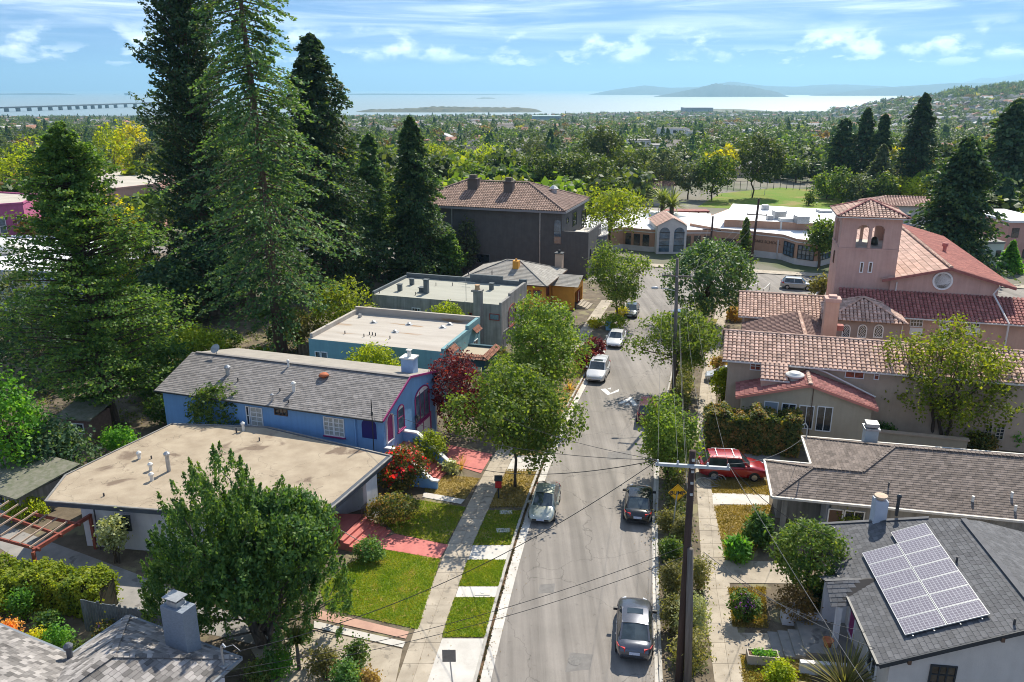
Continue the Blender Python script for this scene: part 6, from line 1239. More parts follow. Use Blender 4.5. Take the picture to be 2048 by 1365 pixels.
	rf = thing('tower_roof', None, None); rf.parent = B.root; ap = (m, my, tz + 1.35); o_ = .55; cs = [(tx0 - o_, ty0 - o_, tz), (tx1 + o_, ty0 - o_, tz), (tx1 + o_, ty1 + o_, tz), (tx0 - o_, ty1 + o_, tz)]
	for i in range(4): barrel_tiles(rf, [cs[i], cs[(i + 1) % 4], ap], .36, .42, m_tile); ridge_tiles(rf, Vector(cs[i]) + Vector((0, 0, .1)), Vector(ap) + Vector((0, 0, .1)), .15, m_tile_red)
	b = MB(); b.box(cs[0][0], cs[0][1], tz - .1, cs[2][0], cs[2][1], tz - .005); B.put('eave_soffit', b, m_gut, parent=rf)
	for px0, px1 in ((1719, 1727), (1736, 1745)): win_px(B, 'S', ty0, px0, 524, px1, 546, frame=fr_white, glass=g_dark, fw=.1)
	for u, z in ((my, Z(9.3)),): window(B, 'W', tx0, u, z, .6, 1.3, frame=fr_brown, glass=g_dark)
	b = MB(); b.bar((15.7, 22.2, Z(7.3)), (15.7, 22.2, Z(8.2)), .12); B.put('downspout', b, m_gut)
church()
# --- brown hip-roofed house (right)
m_sh_brown = pbr('shingle_brown', (.205, .165, .14), .92, (.15, .12, .10), 2, island=.26, bump=.3, bscale=40)
def house_brown():
	B = Bld('brown_roof_house', 'low house with wide brown shingle hip roof beside the red car', 'house', (16.2, 44.3), 12, z=0.0); e = 2.9
	b = MB(); b.box(3.6, .6, -.2, 22, 9.3, e); b.box(.7, 2.6, -.2, 3.6, 4.7, e); B.put('wall', b, m_greyst)
	rf = thing('roof', None, None); rf.parent = B.root; rz = e + 4.9 * .4; wz = e + 2.6 * .4; S = lambda p, sd: shingles(rf, p, .42, .19, m_sh_brown, None, .022, seed=sd)
	S([(0, 0, e), (23, 0, e), (18, 4.9, rz), (7.9, 4.9, rz), (5.6, 2.6, wz), (2.6, 2.6, wz)], 1); S([(0, 5.2, e), (0, 0, e), (2.6, 2.6, wz)], 2); S([(3.0, 5.2, e), (0, 5.2, e), (2.6, 2.6, wz), (5.6, 2.6, wz)], 3)
	S([(3.0, 9.8, e), (3.0, 5.2, e), (5.6, 2.6, wz), (7.9, 4.9, rz)], 4); S([(23, 9.8, e), (3.0, 9.8, e), (7.9, 4.9, rz), (18, 4.9, rz)], 5)
	b = MB()
	for p, q in (((0, 0, e), (2.6, 2.6, wz)), ((0, 5.2, e), (2.6, 2.6, wz)), ((2.6, 2.6, wz), (5.6, 2.6, wz)), ((5.6, 2.6, wz), (7.9, 4.9, rz)), ((7.9, 4.9, rz), (18, 4.9, rz)), ((3, 9.8, e), (7.9, 4.9, rz))):
		p, q = Vector(p), Vector(q); n = int((q - p).length / .25); 
		for i in range(n): b.bar(p.lerp(q, i / n) + Vector((0, 0, .05)), p.lerp(q, (i + .92) / n) + Vector((0, 0, .035)), .26, .03)
	B.put('hip_cap', b, m_sh_brown, parent=rf)
	b = MB()
	for p, q in (((-.06, -.06, e), (23, -.06, e)), ((-.06, -.06, e), (-.06, 5.26, e)), ((-.06, 5.26, e), (2.95, 5.26, e)), ((2.95, 5.26, e), (2.95, 9.86, e)), ((2.95, 9.86, e), (23, 9.86, e))): b.bar(p, q, .14, .14)
	B.put('gutter', b, pbr('gutter_cream', (.55, .52, .46), .6), parent=rf)
	for x, y in ((.9, .9), (.9, 4.3)): b = MB(); b.bar((x, y, -.1), (x, y, e - .1), .3); B.put('porch_post', b, m_greyst)
	for y0 in (1.4,): window(B, 'S', .6, 5.0, .9, 1.2, 1.3, frame=fr_white, glass=g_dark, nx=2); window(B, 'S', .6, 3.9, .1, .9, 2.1, frame=fr_white, glass=fr_brown, name='door')
	p = Vector((7.0, 7.6, 0)); b = MB(); b.box(p.x - .42, p.y - .42, e, p.x + .42, p.y + .42, e + 2.0); B.put('chimney', b, pbr('chimney_pale', (.42, .46, .46), .8, (.36, .4, .4), 2)); b = MB(); b.box(p.x - .5, p.y - .5, e + 2.0, p.x + .5, p.y + .5, e + 2.12); b.box(p.x - .4, p.y - .4, e + 2.2, p.x + .4, p.y + .4, e + 2.45); B.put('chimney_cap', b, m_galv)
	nr = Vector((0, -.4, 1))
	for px, py, c in ((1777, 975, 0), (1945, 1003, 1), (2023, 995, 1), (2030, 1022, 1)): pipe(B, B.hit(px, py, (0, 0, e), nr), .35, .05 + .03 * c, m_pvc if c else m_lead)
	b = MB(); q = B.hit(1612, 880, (0, 9.8, e), (0, .4, 1)); b.tube([q, q + Vector((0, 0, .9)), q + Vector((-.15, 0, 1.15)), q + Vector((-.3, 0, 1.0))], .04, 6); B.put('service_mast', b, m_galv)
	# vine-hung corner column and the white niche behind it
	b = MB(); b.box(3.4, 1.0, 0, 3.58, 2.5, 2.3); B.put('entry_panel', b, m_white_wall)
house_brown()
# --- house with the solar roof
m_sh_slate = pbr('shingle_slate', (.125, .125, .13), .9, (.095, .095, .10), 2.5, island=.2, bump=.3, bscale=40)
def house_solar():
	B = Bld('solar_house', 'white house with dark slate shingles and thirteen solar panels', 'house', (15.9, 28.7), 7.3, z=0.0); e, rz, xr, D = 3.3, 5.95, 6.3, 11.7; s = (rz - e) / xr
	m_wall = pbr('stucco_ivory', (.60, .555, .50), .88, (.54, .5, .45), 1, bump=.2, bscale=25, streak=.06)
	b = MB(); b.add([(.6, .35, -.2), (12, .35, -.2), (12, D - .6, -.2), (.6, D - .6, -.2), (.6, .35, e + .15), (12, .35, e + .15), (12, D - .6, e), (.6, D - .6, e), (xr, .35, rz - .1)], [(0, 1, 5, 8, 4), (1, 2, 6, 5), (2, 3, 7, 6), (3, 0, 4, 7)]); B.put('wall', b, m_wall)
	rf = thing('roof', None, None); rf.parent = B.root; bud = [300]; hy = D - 3.2
	shingles(rf, [(0, D, e), (0, 0, e), (xr, 0, rz), (xr, hy, rz), (5.0, hy + .9, e + 5.0 * s)], .34, .24, m_sh_slate, bud, .022, seed=5, keyf=lambda p: p.y - p.x * .35)
	shingles(rf, [(12.6, 0, e), (12.6, D, e), (7.6, hy + .9, e + 5.0 * s), (xr, hy, rz), (xr, 0, rz)], .34, .24, m_sh_slate, None, .022, seed=6); shingles(rf, [(12.6, D, e), (0, D, e), (5.0, hy + .9, e + 5.0 * s), (7.6, hy + .9, e + 5.0 * s)], .34, .24, m_sh_slate, None, .022, seed=7)
	b = MB(); b.bar((xr, 0, rz + .04), (xr, hy, rz + .04), .3, .04); b.bar((0, D, e + .04), (5.0, hy + .9, e + 5.0 * s + .04), .26, .04); B.put('ridge_cap', b, m_sh_slate, parent=rf)
	b = MB(); b.bar((-.06, -.02, e - .05), (-.06, D, e - .05), .12, .13); b.bar((0, -.04, e - .1), (xr, -.04, rz - .1), .07, .2); b.bar((12.6, -.04, e - .1), (xr, -.04, rz - .1), .07, .2); B.put('gutter', b, fr_dark, parent=rf)
	b = MB(); b.bar((xr - 1.6, -.1, rz - .9), (xr - 1.6, .4, rz - .9), .14, .2); b.bar((1.2, -.1, e + .25), (1.2, .4, e + .25), .14, .2); B.put('outrigger', b, fr_brown, parent=rf)
	# small entry cross-gable over the porch
	pr_ = thing('porch_roof', None, None); pr_.parent = B.root
	shingles(pr_, [(-.9, 4.4, e - .35), (1.6, 4.4, e - .0), (1.9, 5.6, e + .75), (-.9, 5.6, e + .2)], .34, .24, m_sh_slate, None, .022, seed=8); shingles(pr_, [(1.6, 7.0, e - .0), (-.9, 7.0, e - .35), (-.9, 5.6, e + .2), (1.9, 5.6, e + .75)], .34, .24, m_sh_slate, None, .022, seed=9)
	b = MB(); b.box(-.6, 6.6, -.1, .6, 6.9, e - .4); B.put('porch_pier', b, m_white_wall); b = MB(); b.box(-.55, 4.5, -.1, -.3, 4.75, e - .4); B.put('porch_pier', b, m_white_wall)
	window(B, 'W', .6, 5.5, .55, .95, 2.05, frame=fr_white, glass=fr_mag, name='door'); window(B, 'W', .6, 2.3, 1.0, 1.3, 1.4, frame=fr_white, glass=g_dark, nx=2)
	win_px(B, 'S', .35, 1856, 1330, 1910, 1385, frame=fr_dark, glass=g_warm, nx=3, nz=3, pane_each=True)
	# entry landing, steps, low walls
	b = MB(); b.box(-1.9, 4.0, -.1, .6, 6.6, .52); B.put('porch_floor', b, m_conc_g)
	for k in range(3): b = MB(); b.box(-2.4 - .5 * k, 3.9, -.1, -1.9 - .5 * k, 5.9, .4 - .12 * k); B.put('step', b, m_conc_g)
	b = MB(); b.box(-2.5, 6.6, -.1, -1.7, 7.3, 1.05); B.put('porch_pillar', b, m_white_wall); b = MB(); b.box(-1.7, 6.65, -.1, .6, 6.85, .85); B.put('porch_wall', b, m_white_wall); b = MB(); b.box(-2.4, 2.9, -.1, .6, 3.15, .75); B.put('porch_wall', b, m_white_wall)
	# chimney and flue
	nr = Vector((-s, 0, 1)); p = B.hit(1755, 1040, (0, 0, e), nr); b = MB(); b.box(p.x - .3, p.y - .3, p.z - .4, p.x + .35, p.y + .4, p.z + 1.25); B.put('chimney', b, pbr('stucco_bluewhite', (.5, .53, .58), .85, (.44, .47, .53), 2)); b = MB(); b.lathe([(.18, 1.25), (.18, 1.4), (.36, 1.42), (.34, 1.5), (.05, 1.55)], p, 14); B.put('chimney_cap', b, pbr('rusty_cap', (.5, .36, .25), .7))
	p = B.hit(1793, 1028, (0, 0, e), nr); pipe(B, p, 1.0, .09, fr_dark, 'flue_pipe', True)
	for px, py in ((1913, 1125), (2028, 1250)): pipe(B, B.hit(px, py, (0, 0, e), nr), .3, .05, m_lead)
	p = B.hit(1665, 1085, (0, 0, e), nr); b = MB(); b.tube([p, p + Vector((0, 0, .9))], .03, 6); b.tube([p + Vector((0, 0, .9)), p + Vector((-.2, 0, 1.0)), p + Vector((-.3, 0, .8))], .02, 5); B.put('service_mast', b, m_galv)
	# solar panels
	def panel_mat():
		m, nt = new_mat('solar_cells'); L = nt.links.new; out = nt.nodes.new('ShaderNodeOutputMaterial'); bs = nt.nodes.new('ShaderNodeBsdfPrincipled'); tc = nt.nodes.new('ShaderNodeTexCoord'); br = nt.nodes.new('ShaderNodeTexBrick')
		br.offset = 0; br.inputs['Color1'].default_value = (.15, .13, .155, 1); br.inputs['Color2'].default_value = (.185, .165, .19, 1); br.inputs['Mortar'].default_value = (.42, .40, .42, 1); br.inputs['Scale'].default_value = 1; br.inputs['Mortar Size'].default_value = .011; br.inputs['Brick Width'].default_value = .163; br.inputs['Row Height'].default_value = .163
		L(tc.outputs['Object'], br.inputs['Vector']); L(br.outputs[0], bs.inputs['Base Color']); bs.inputs['Roughness'].default_value = .3; bs.inputs['Coat Weight'].default_value = .5; L(bs.outputs[0], out.inputs[0]); return m
	mp, alu = panel_mat(), pbr('aluminium', (.62, .62, .6), .4, metal=.6)
	ux = Vector((1, 0, s)).normalized(); n = nr.normalized(); BL = B.hit(1809, 1268, Vector((0, 0, e)) + n * .16, n); BM = B.hit(1895, 1247, Vector((0, 0, e)) + n * .16, n); BR = B.hit(1985, 1233, Vector((0, 0, e)) + n * .16, n); TL = B.hit(1724, 1103, Vector((0, 0, e)) + n * .16, n); TR = B.hit(1853, 1049, Vector((0, 0, e)) + n * .16, n)
	w1 = (BM - BL).dot(ux); w2 = (BR - BM).dot(ux); y0 = (BL.y + BM.y + BR.y) / 3; st1 = (TL.y - y0) / 6; st2 = (TR.y - y0) / 7; st = (st1 + st2) / 2; wv = (w1 + w2) / 2; x_base = BL.dot(ux)
	base0 = BL - Vector((0, BL.y, 0)) + Vector((0, y0, 0)); rot = Matrix((ux, Vector((0, 1, 0)), n)).transposed().to_4x4()
	mf = MB(); mf.box(.0, .0, -.04, wv - .03, .028, .012); mf.box(0, st - .05, -.04, wv - .03, st - .022, .012); mf.box(0, .028, -.04, .028, st - .05, .012); mf.box(wv - .058, .028, -.04, wv - .03, st - .05, .012); me_f = mf.mesh('frame', alu); mg = MB(); mg.quad((.028, .028, .004), (wv - .058, .028, .004), (wv - .058, st - .05, .004), (.028, st - .05, .004)); me_g = mg.mesh('cells', mp)
	for c, rows in ((0, 6), (1, 7)):
		for k in range(rows):
			t = thing('solar_array_module', f"solar module, {['nearest', 'second', 'third', 'fourth', 'fifth', 'sixth', 'seventh'][k]} of the {'ridge-side' if c else 'eave-side'} column on the slate roof", 'solar module', (0, 0, 0), 0, 'solar panels on the slate roof'); t.matrix_world = Matrix.Translation(B.o) @ Matrix.Rotation(-B.a, 4, 'Z') @ Matrix.Translation(base0 + ux * (c * wv) + Vector((0, k * st, 0))) @ rot
			link('frame', me_f, t); link('cells', me_g, t)
	for c in (.3, 1.2, 2.3, 3.2): b = MB(); q = base0 + ux * (c * wv / 1.8); b.bar(q - n * .08 + Vector((0, -.1, 0)), q - n * .08 + Vector((0, 6 * st, 0)), .05, .05); B.put('mounting_rail', b, alu)
house_solar()
# --- house at the bottom left
def house_corner():
	B = Bld('shingle_roof_house', 'grey mixed-shingle hip roof in the bottom left corner', 'house', (-19.5, 29.4), 25, z=0.0); e = 3.2; k = .42; Z = lambda x, y: 0
	m_mix = pbr('shingle_mixed', (.27, .25, .235), .92, (.19, .175, .165), 1.2, island=.55, bump=.3, bscale=40)
	rf = thing('roof', None, None); rf.parent = B.root; bud = [290]; key = lambda p: -p.y + abs(p.x - 3) * .1
	zr = e + 3.45 * k
	shingles(rf, [(0, 3, e), (0, 0, e), (3.45, -3.45, zr), (3.45, -.45, zr)], .36, .2, m_mix, bud, .022, seed=11, keyf=lambda p: p.x)
	shingles(rf, [(6.9, 3, e), (0, 3, e), (3.45, -.45, zr)], .36, .2, m_mix, bud, .022, seed=12, keyf=lambda p: p.y)
	shingles(rf, [(6.9, -9, e), (6.9, 3, e), (3.45, -.45, zr), (3.45, -9, zr)], .36, .2, m_mix, bud, .022, seed=13, keyf=lambda p: -p.y)
	shingles(rf, [(0, 0, e), (-9, 0, e), (-9, -7, e + 7 * k), (3.45, -7, e + 7 * k), (3.45, -3.45, zr)], .36, .2, m_mix, bud, .022, seed=14, keyf=lambda p: -p.y)
	b = MB()
	for p, q in (((6.9, 3, e), (3.45, -.45, zr)), ((0, 3, e), (3.45, -.45, zr)), ((3.45, -.45, zr), (3.45, -4, zr))):
		p, q = Vector(p), Vector(q); n = int((q - p).length / .22)
		for i in range(n): b.bar(p.lerp(q, i / n) + Vector((0, 0, .05)), p.lerp(q, (i + .93) / n) + Vector((0, 0, .035)), .26, .03)
	B.put('hip_cap', b, m_mix, parent=rf)
	b = MB()
	for p, q in (((0, 3.06, e - .05), (6.96, 3.06, e - .05)), ((6.96, 3.06, e - .05), (6.96, -9, e - .05)), ((-.06, 0, e - .05), (-.06, 3.06, e - .05)), ((-9, .06, e - .05), (-.06, .06, e - .05))): b.bar(p, q, .12, .13)
	B.put('gutter', b, pbr('gutter_slate', (.2, .22, .24), .5), parent=rf)
	b = MB(); b.box(.5, -9, -.2, 6.4, 2.5, e - .02); b.box(-9, -7, -.2, .5, -.5, e - .02); B.put('wall', b, m_white_wall)
	# stuccoed brick chimney
	m_ch = pbr('chimney_bluegrey', (.25, .285, .33), .9, (.20, .23, .27), 6, bump=.9, bscale=16, stretch=(1, 1, 3)); p = B.hit(372, 1296, (6.9, 3, e), Vector((0, .42, 1))); b = MB(); b.prism([(p.x - .75, p.y - .4), (p.x + .55, p.y - .4), (p.x + .55, p.y + .35), (p.x - .75, p.y + .35)], p.z - .5, p.z + 2.15); b.prism([(p.x - .75, p.y - .4), (p.x + .55, p.y - .4), (p.x + .55, p.y + .35), (p.x - .75, p.y + .35)], p.z + 2.15, p.z + 2.2); B.put('chimney', b, m_ch)
	b = MB(); b.prism([(p.x - .5, p.y - .25), (p.x + .1, p.y - .25), (p.x + .1, p.y + .2), (p.x - .5, p.y + .2)], p.z + 2.2, p.z + 2.45); b.box(p.x - .62, p.y - .36, p.z + 2.6, p.x + .22, p.y + .3, p.z + 2.64)
	for x, y in ((-.45, -.2), (.05, -.2), (.05, .15), (-.45, .15)): b.bar((p.x + x, p.y + y, p.z + 2.44), (p.x + x, p.y + y, p.z + 2.61), .03)
	B.put('chimney_cap', b, m_galv)
	p = B.hit(141, 1318, (0, 0, e), Vector((0, .42, 1))); pipe(B, p, .55, .13, pbr('pipe_dark', (.09, .1, .12), .6), 'flue_pipe', True)
	p = B.hit(447, 1332, (6.9, 0, e), Vector((.42, 0, 1))); b = MB(); b.tube([p, p + Vector((0, 0, 1.0)), p + Vector((.12, 0, 1.15)), p + Vector((.25, 0, 1.02))], .05, 7); b.tube([p + Vector((0, 0, .9)), p + Vector((.5, .2, 1.1)), p + Vector((.8, .3, .8))], .015, 5); b.box(p.x - .15, p.y - .15, p.z - .02, p.x + .15, p.y + .15, p.z + .04); B.put('service_mast', b, m_galv)
house_corner()
# --- school across the cross street
m_school = pbr('stucco_school', (.50, .30, .205), .88, (.45, .265, .18), .8, bump=.15, bscale=18, streak=.1); m_plinth = pbr('stucco_plinth', (.62, .60, .585), .88, (.55, .53, .515), 1); m_wroof = pbr('roof_membrane', (.74, .74, .74), .75, (.66, .66, .655), .25)
def school():
	root = thing('school', 'low salmon school building with white flat roofs across the street', 'school', (45, 140, gz(140))); o = Vector((45, 140, gz(140)))
	L = lambda p, z=0: Vector((p[0] - o.x, p[1] - o.y, z))
	g = lambda px, py: gd(px, py)
	front = [g(1432, 508), g(1500, 514), g(1562, 521), g(1588, 530), g(1632, 536), g(1662, 528)]
	back = [Vector((74, 158, 0)), Vector((46, 171, 0)), Vector((34, 152, 0))]
	poly = [L(p)[:2] for p in front] + [L(p)[:2] for p in back]
	b = MB(); b.prism(poly, 1.25, 4.6); b.build('wall', m_school, root); b = MB(); c = [Vector((*p, 0)) for p in poly]; cen = sum(c, Vector()) / len(c); b.prism([(cen + (q - cen) * 1.004)[:2] for q in c], -1.0, 1.25); b.build('plinth', m_plinth, root)
	b = MB(); b.prism([(cen + (q - cen) * 1.012)[:2] for q in c], 4.0, 4.18); b.build('cornice', m_plinth, root); b = MB(); b.poly([(*(cen + (q - cen) * .985)[:2], 4.62) for q in c]); b.build('roof_surface', m_wroof, root)
	up = [L(p)[:2] for p in (Vector((39.5, 148, 0)), Vector((55, 143.5, 0)), Vector((66, 141.5, 0)), Vector((72, 157, 0)), Vector((47, 169, 0)))]; b = MB(); b.prism(up, 4.6, 6.0); b.build('upper_wall', m_school, root); c2 = [Vector((*p, 0)) for p in up]; ce = sum(c2, Vector()) / 5; b = MB(); b.poly([(*(ce + (q - ce) * 1.03)[:2], 6.02) for q in c2]); b.build('upper_roof', m_wroof, root)
	def on(px, py, z): return L(at(px, py, o.z + z), z)
	for px, py, w, h in ((1530, 420, 1.2, 1.0), (1539, 440, 1.0, .8), (1557, 438, 2.0, 1.5), (1602, 446, 2.2, 1.3), (1570, 428, .5, .6), (1648, 425, 2.4, .5)): p = on(px, py, 6.0); b = MB(); b.box(p.x - w / 2, p.y - w / 2, 6.0, p.x + w / 2, p.y + w / 2, 6.0 + h); b.build('roof_unit', m_galv, root)
	p = on(1570, 458, 4.6); b = MB(); b.box(p.x - 1.2, p.y - .8, 4.6, p.x + 1.2, p.y + .8, 6.6); b.build('roof_unit', m_pvc, root)
	# windows on each bay
	def wall_win(i, t0, t1, z0, z1, nx, nz, mat=fr_dark, gl=None):
		p, q = L(front[i]), L(front[i + 1]); d = (q - p); n = Vector((d.y, -d.x, 0)).normalized(); b = MB(); a, c_ = p + d * t0 + n * .05, p + d * t1 + n * .05
		b.slab([a + Vector((0, 0, z0)), c_ + Vector((0, 0, z0)), c_ + Vector((0, 0, z1)), a + Vector((0, 0, z1))], n * .04); w = b.build('window', gl or g_sky, root); b = MB()
		for k in range(nx + 1): s_ = a.lerp(c_, k / nx) + n * .06; b.bar(s_ + Vector((0, 0, z0)), s_ + Vector((0, 0, z1)), .12, .1)
		for k in range(nz + 1): zz = z0 + (z1 - z0) * k / nz; b.bar(a + n * .06 + Vector((0, 0, zz)), c_ + n * .06 + Vector((0, 0, zz)), .1, .1)
		b.build('frame', mat, w)
	wall_win(2, .15, .9, 1.3, 3.6, 3, 3); wall_win(3, .12, .85, 1.3, 3.6, 4, 3); wall_win(4, .1, .95, 1.3, 3.0, 4, 2); wall_win(0, .15, .55, -.3, 2.9, 1, 1, fr_brown, g_dark)
	p, q = L(front[1]), L(front[2]); d = q - p; n = Vector((d.y, -d.x, 0)).normalized()
	# wall lettering
	tcu = bpy.data.curves.new('sign_lettering', 'FONT'); tcu.body = 'OAKS SCHOOL'; tcu.size = .72; tcu.extrude = .03; t = text_mesh('sign_lettering', tcu, fr_brown); t.parent = root; s_ = p + d * .06 + n * .06; t.location = (s_.x, s_.y, 2.75); t.rotation_euler = (math.pi / 2, 0, math.atan2(d.y, d.x))
	b = MB(); s_ = p + d * .86 + n * .1; b.bar(s_ + Vector((0, 0, .2)), s_ + Vector((0, 0, 3.6)), .2); b.build('downspout', m_gut, root)
	# left wing with the glazed white entry gable
	lw = [g(1185, 508), g(1245, 500), g(1300, 505), g(1360, 506), g(1425, 506)]; bk = [Vector((42, 168, 0)), Vector((22, 176, 0)), Vector((8, 172, 0))]; pl = [L(q_)[:2] for q_ in lw] + [L(q_)[:2] for q_ in bk]
	b = MB(); b.prism(pl, -.9, 4.1); b.build('wall', m_school, root); cc = [Vector((*q_, 0)) for q_ in pl]; ce = sum(cc, Vector()) / len(cc); b = MB(); b.poly([(*(ce + (q_ - ce) * .99)[:2], 4.13) for q_ in cc]); b.build('roof_surface', m_wroof, root); b = MB(); b.prism([(ce + (q_ - ce) * 1.006)[:2] for q_ in cc], -.95, .9); b.build('plinth', m_plinth, root); b = MB(); b.prism([(ce + (q_ - ce) * 1.01)[:2] for q_ in cc], 3.5, 3.68); b.build('cornice', m_plinth, root)
	for i, t0, t1 in ((0, .1, .4), (1, .1, .3), (1, .4, .62), (1, .72, .95), (3, .12, .3), (3, .4, .6), (3, .7, .88)):
		p, q = L(lw[i]), L(lw[i + 1]); d = q - p; n = Vector((d.y, -d.x, 0)).normalized(); a, c_ = p + d * t0 + n * .03, p + d * t1 + n * .03; b = MB(); b.slab([a + Vector((0, 0, .95)), c_ + Vector((0, 0, .95)), c_ + Vector((0, 0, 3.1)), a + Vector((0, 0, 3.1))], n * .1); b.build('window', g_dark, root)
	e = L(g(1339, 507)); b = MB(); w = 2.7; b.box(e.x - w, e.y - 1.2, -.6, e.x + w, e.y + 8, 5.2); b.add([(e.x - w, e.y - 1.2, 5.2), (e.x + w, e.y - 1.2, 5.2), (e.x, e.y - 1.2, 6.6)], [(0, 1, 2)]); b.build('entry_block', m_plinth, root)
	rf = thing('entry_roof', None, None); rf.parent = root; rf.location = (0, 0, 0)
	for sg in (-1, 1): shingles(rf, [(e.x + sg * (w + .3), e.y + (8 if sg < 0 else -1.5), 5.15), (e.x + sg * (w + .3), e.y + (-1.5 if sg < 0 else 8), 5.15), (e.x, e.y + (-1.5 if sg < 0 else 8), 6.7), (e.x, e.y + (8 if sg < 0 else -1.5), 6.7)], .6, .6, m_tile_flat, None, .05)
	for sx in (-1.35, 1.35):
		b = MB(); pts = [(e.x + sx + x, e.y - 1.26, .4 + z) for x, z in arc_pts(1.9, 4.5, .95)]; b.poly(pts); wo = b.build('window', g_sky, root); b = MB()
		for zz in (1.6, 2.8, 4.0): b.bar((e.x + sx - .95, e.y - 1.3, zz), (e.x + sx + .95, e.y - 1.3, zz), .08, .1)
		b.build('frame', fr_dark, wo)
	# red-roofed walkway
	p, q = L(at(1323, 421, o.z + 4)), L(at(1416, 421, o.z + 4)); b = MB(); b.box(p.x, p.y - 1.6, 3.8, q.x, p.y + 1.6, 4.1); b.build('walkway_roof', m_tile_red, root)
	for k in range(6): b = MB(); x = p.x + (q.x - p.x) * k / 5; b.bar((x, p.y, -.5), (x, p.y, 3.8), .3); b.build('walkway_post', fr_brown, root)
school()
def tiled_annex(name, label, px, py, w, d, h, a):
	p = gd(px, py); B = Bld(name, label, 'building', (p.x, p.y), a); b = MB(); b.box(-w / 2, 0, -.5, w / 2, d, h); B.put('wall', b, m_plinth); rf = thing('roof', None, None); rf.parent = B.root; hip_roof(B, -w / 2 - .6, w / 2 + .6, -.6, d + .6, h, h + 1.6, lambda q: barrel_tiles(rf, q, .6, .7, m_tile_flat, seg=3))
	for k in range(int(w / 2.6)): window(B, 'S', 0, -w / 2 + 1.4 + 2.5 * k, 1.4, 1.4, 1.2, frame=fr_white, glass=g_dark)
	return B
tiled_annex('school_annex', 'white school annex with brown tiled roof beyond the palms', 1262, 412, 17, 8, 3.2, 12); tiled_annex('school_annex', 'smaller tiled annex behind the first school annex', 1285, 398, 18, 8, 4.0, 12)
tiled_annex('tiled_hall', 'long low tiled hall behind the bell tower', 1890, 455, 34, 9, 4.5, 14)
# --- cars
m_tyre = pbr('tyre', (.018, .018, .02), .9); m_rim = pbr('rim', (.5, .5, .52), .35, metal=.8); m_trim = pbr('trim_black', (.02, .02, .022), .5); m_plate = pbr('plate', (.62, .64, .7), .5, (.35, .4, .55), 14)
m_head = pbr('lamp_clear', (.7, .72, .75), .12, spec=.8); m_tail = pbr('lamp_red', (.5, .012, .015), .2, spec=.6); m_cglass = glassmat('car_glass', (.018, .026, .03), .05)
CAR = dict(
	sedan=dict(L=4.75, W=1.84, H=1.45, belt=.93, hood=.86, nose=.66, deck=1.02, tailz=.72, yb1=1.05, yr1=.30, yr0=-.95, yb0=-1.75, roofk=.70),
	hatch=dict(L=4.45, W=1.74, H=1.49, belt=.93, hood=.88, nose=.64, deck=1.06, tailz=.8, yb1=1.28, yr1=.40, yr0=-.85, yb0=-1.95, roofk=.68),
	suv=dict(L=4.85, W=1.92, H=1.74, belt=1.1, hood=1.06, nose=.82, deck=1.18, tailz=.9, yb1=1.12, yr1=.45, yr0=-1.75, yb0=-2.15, roofk=.76))
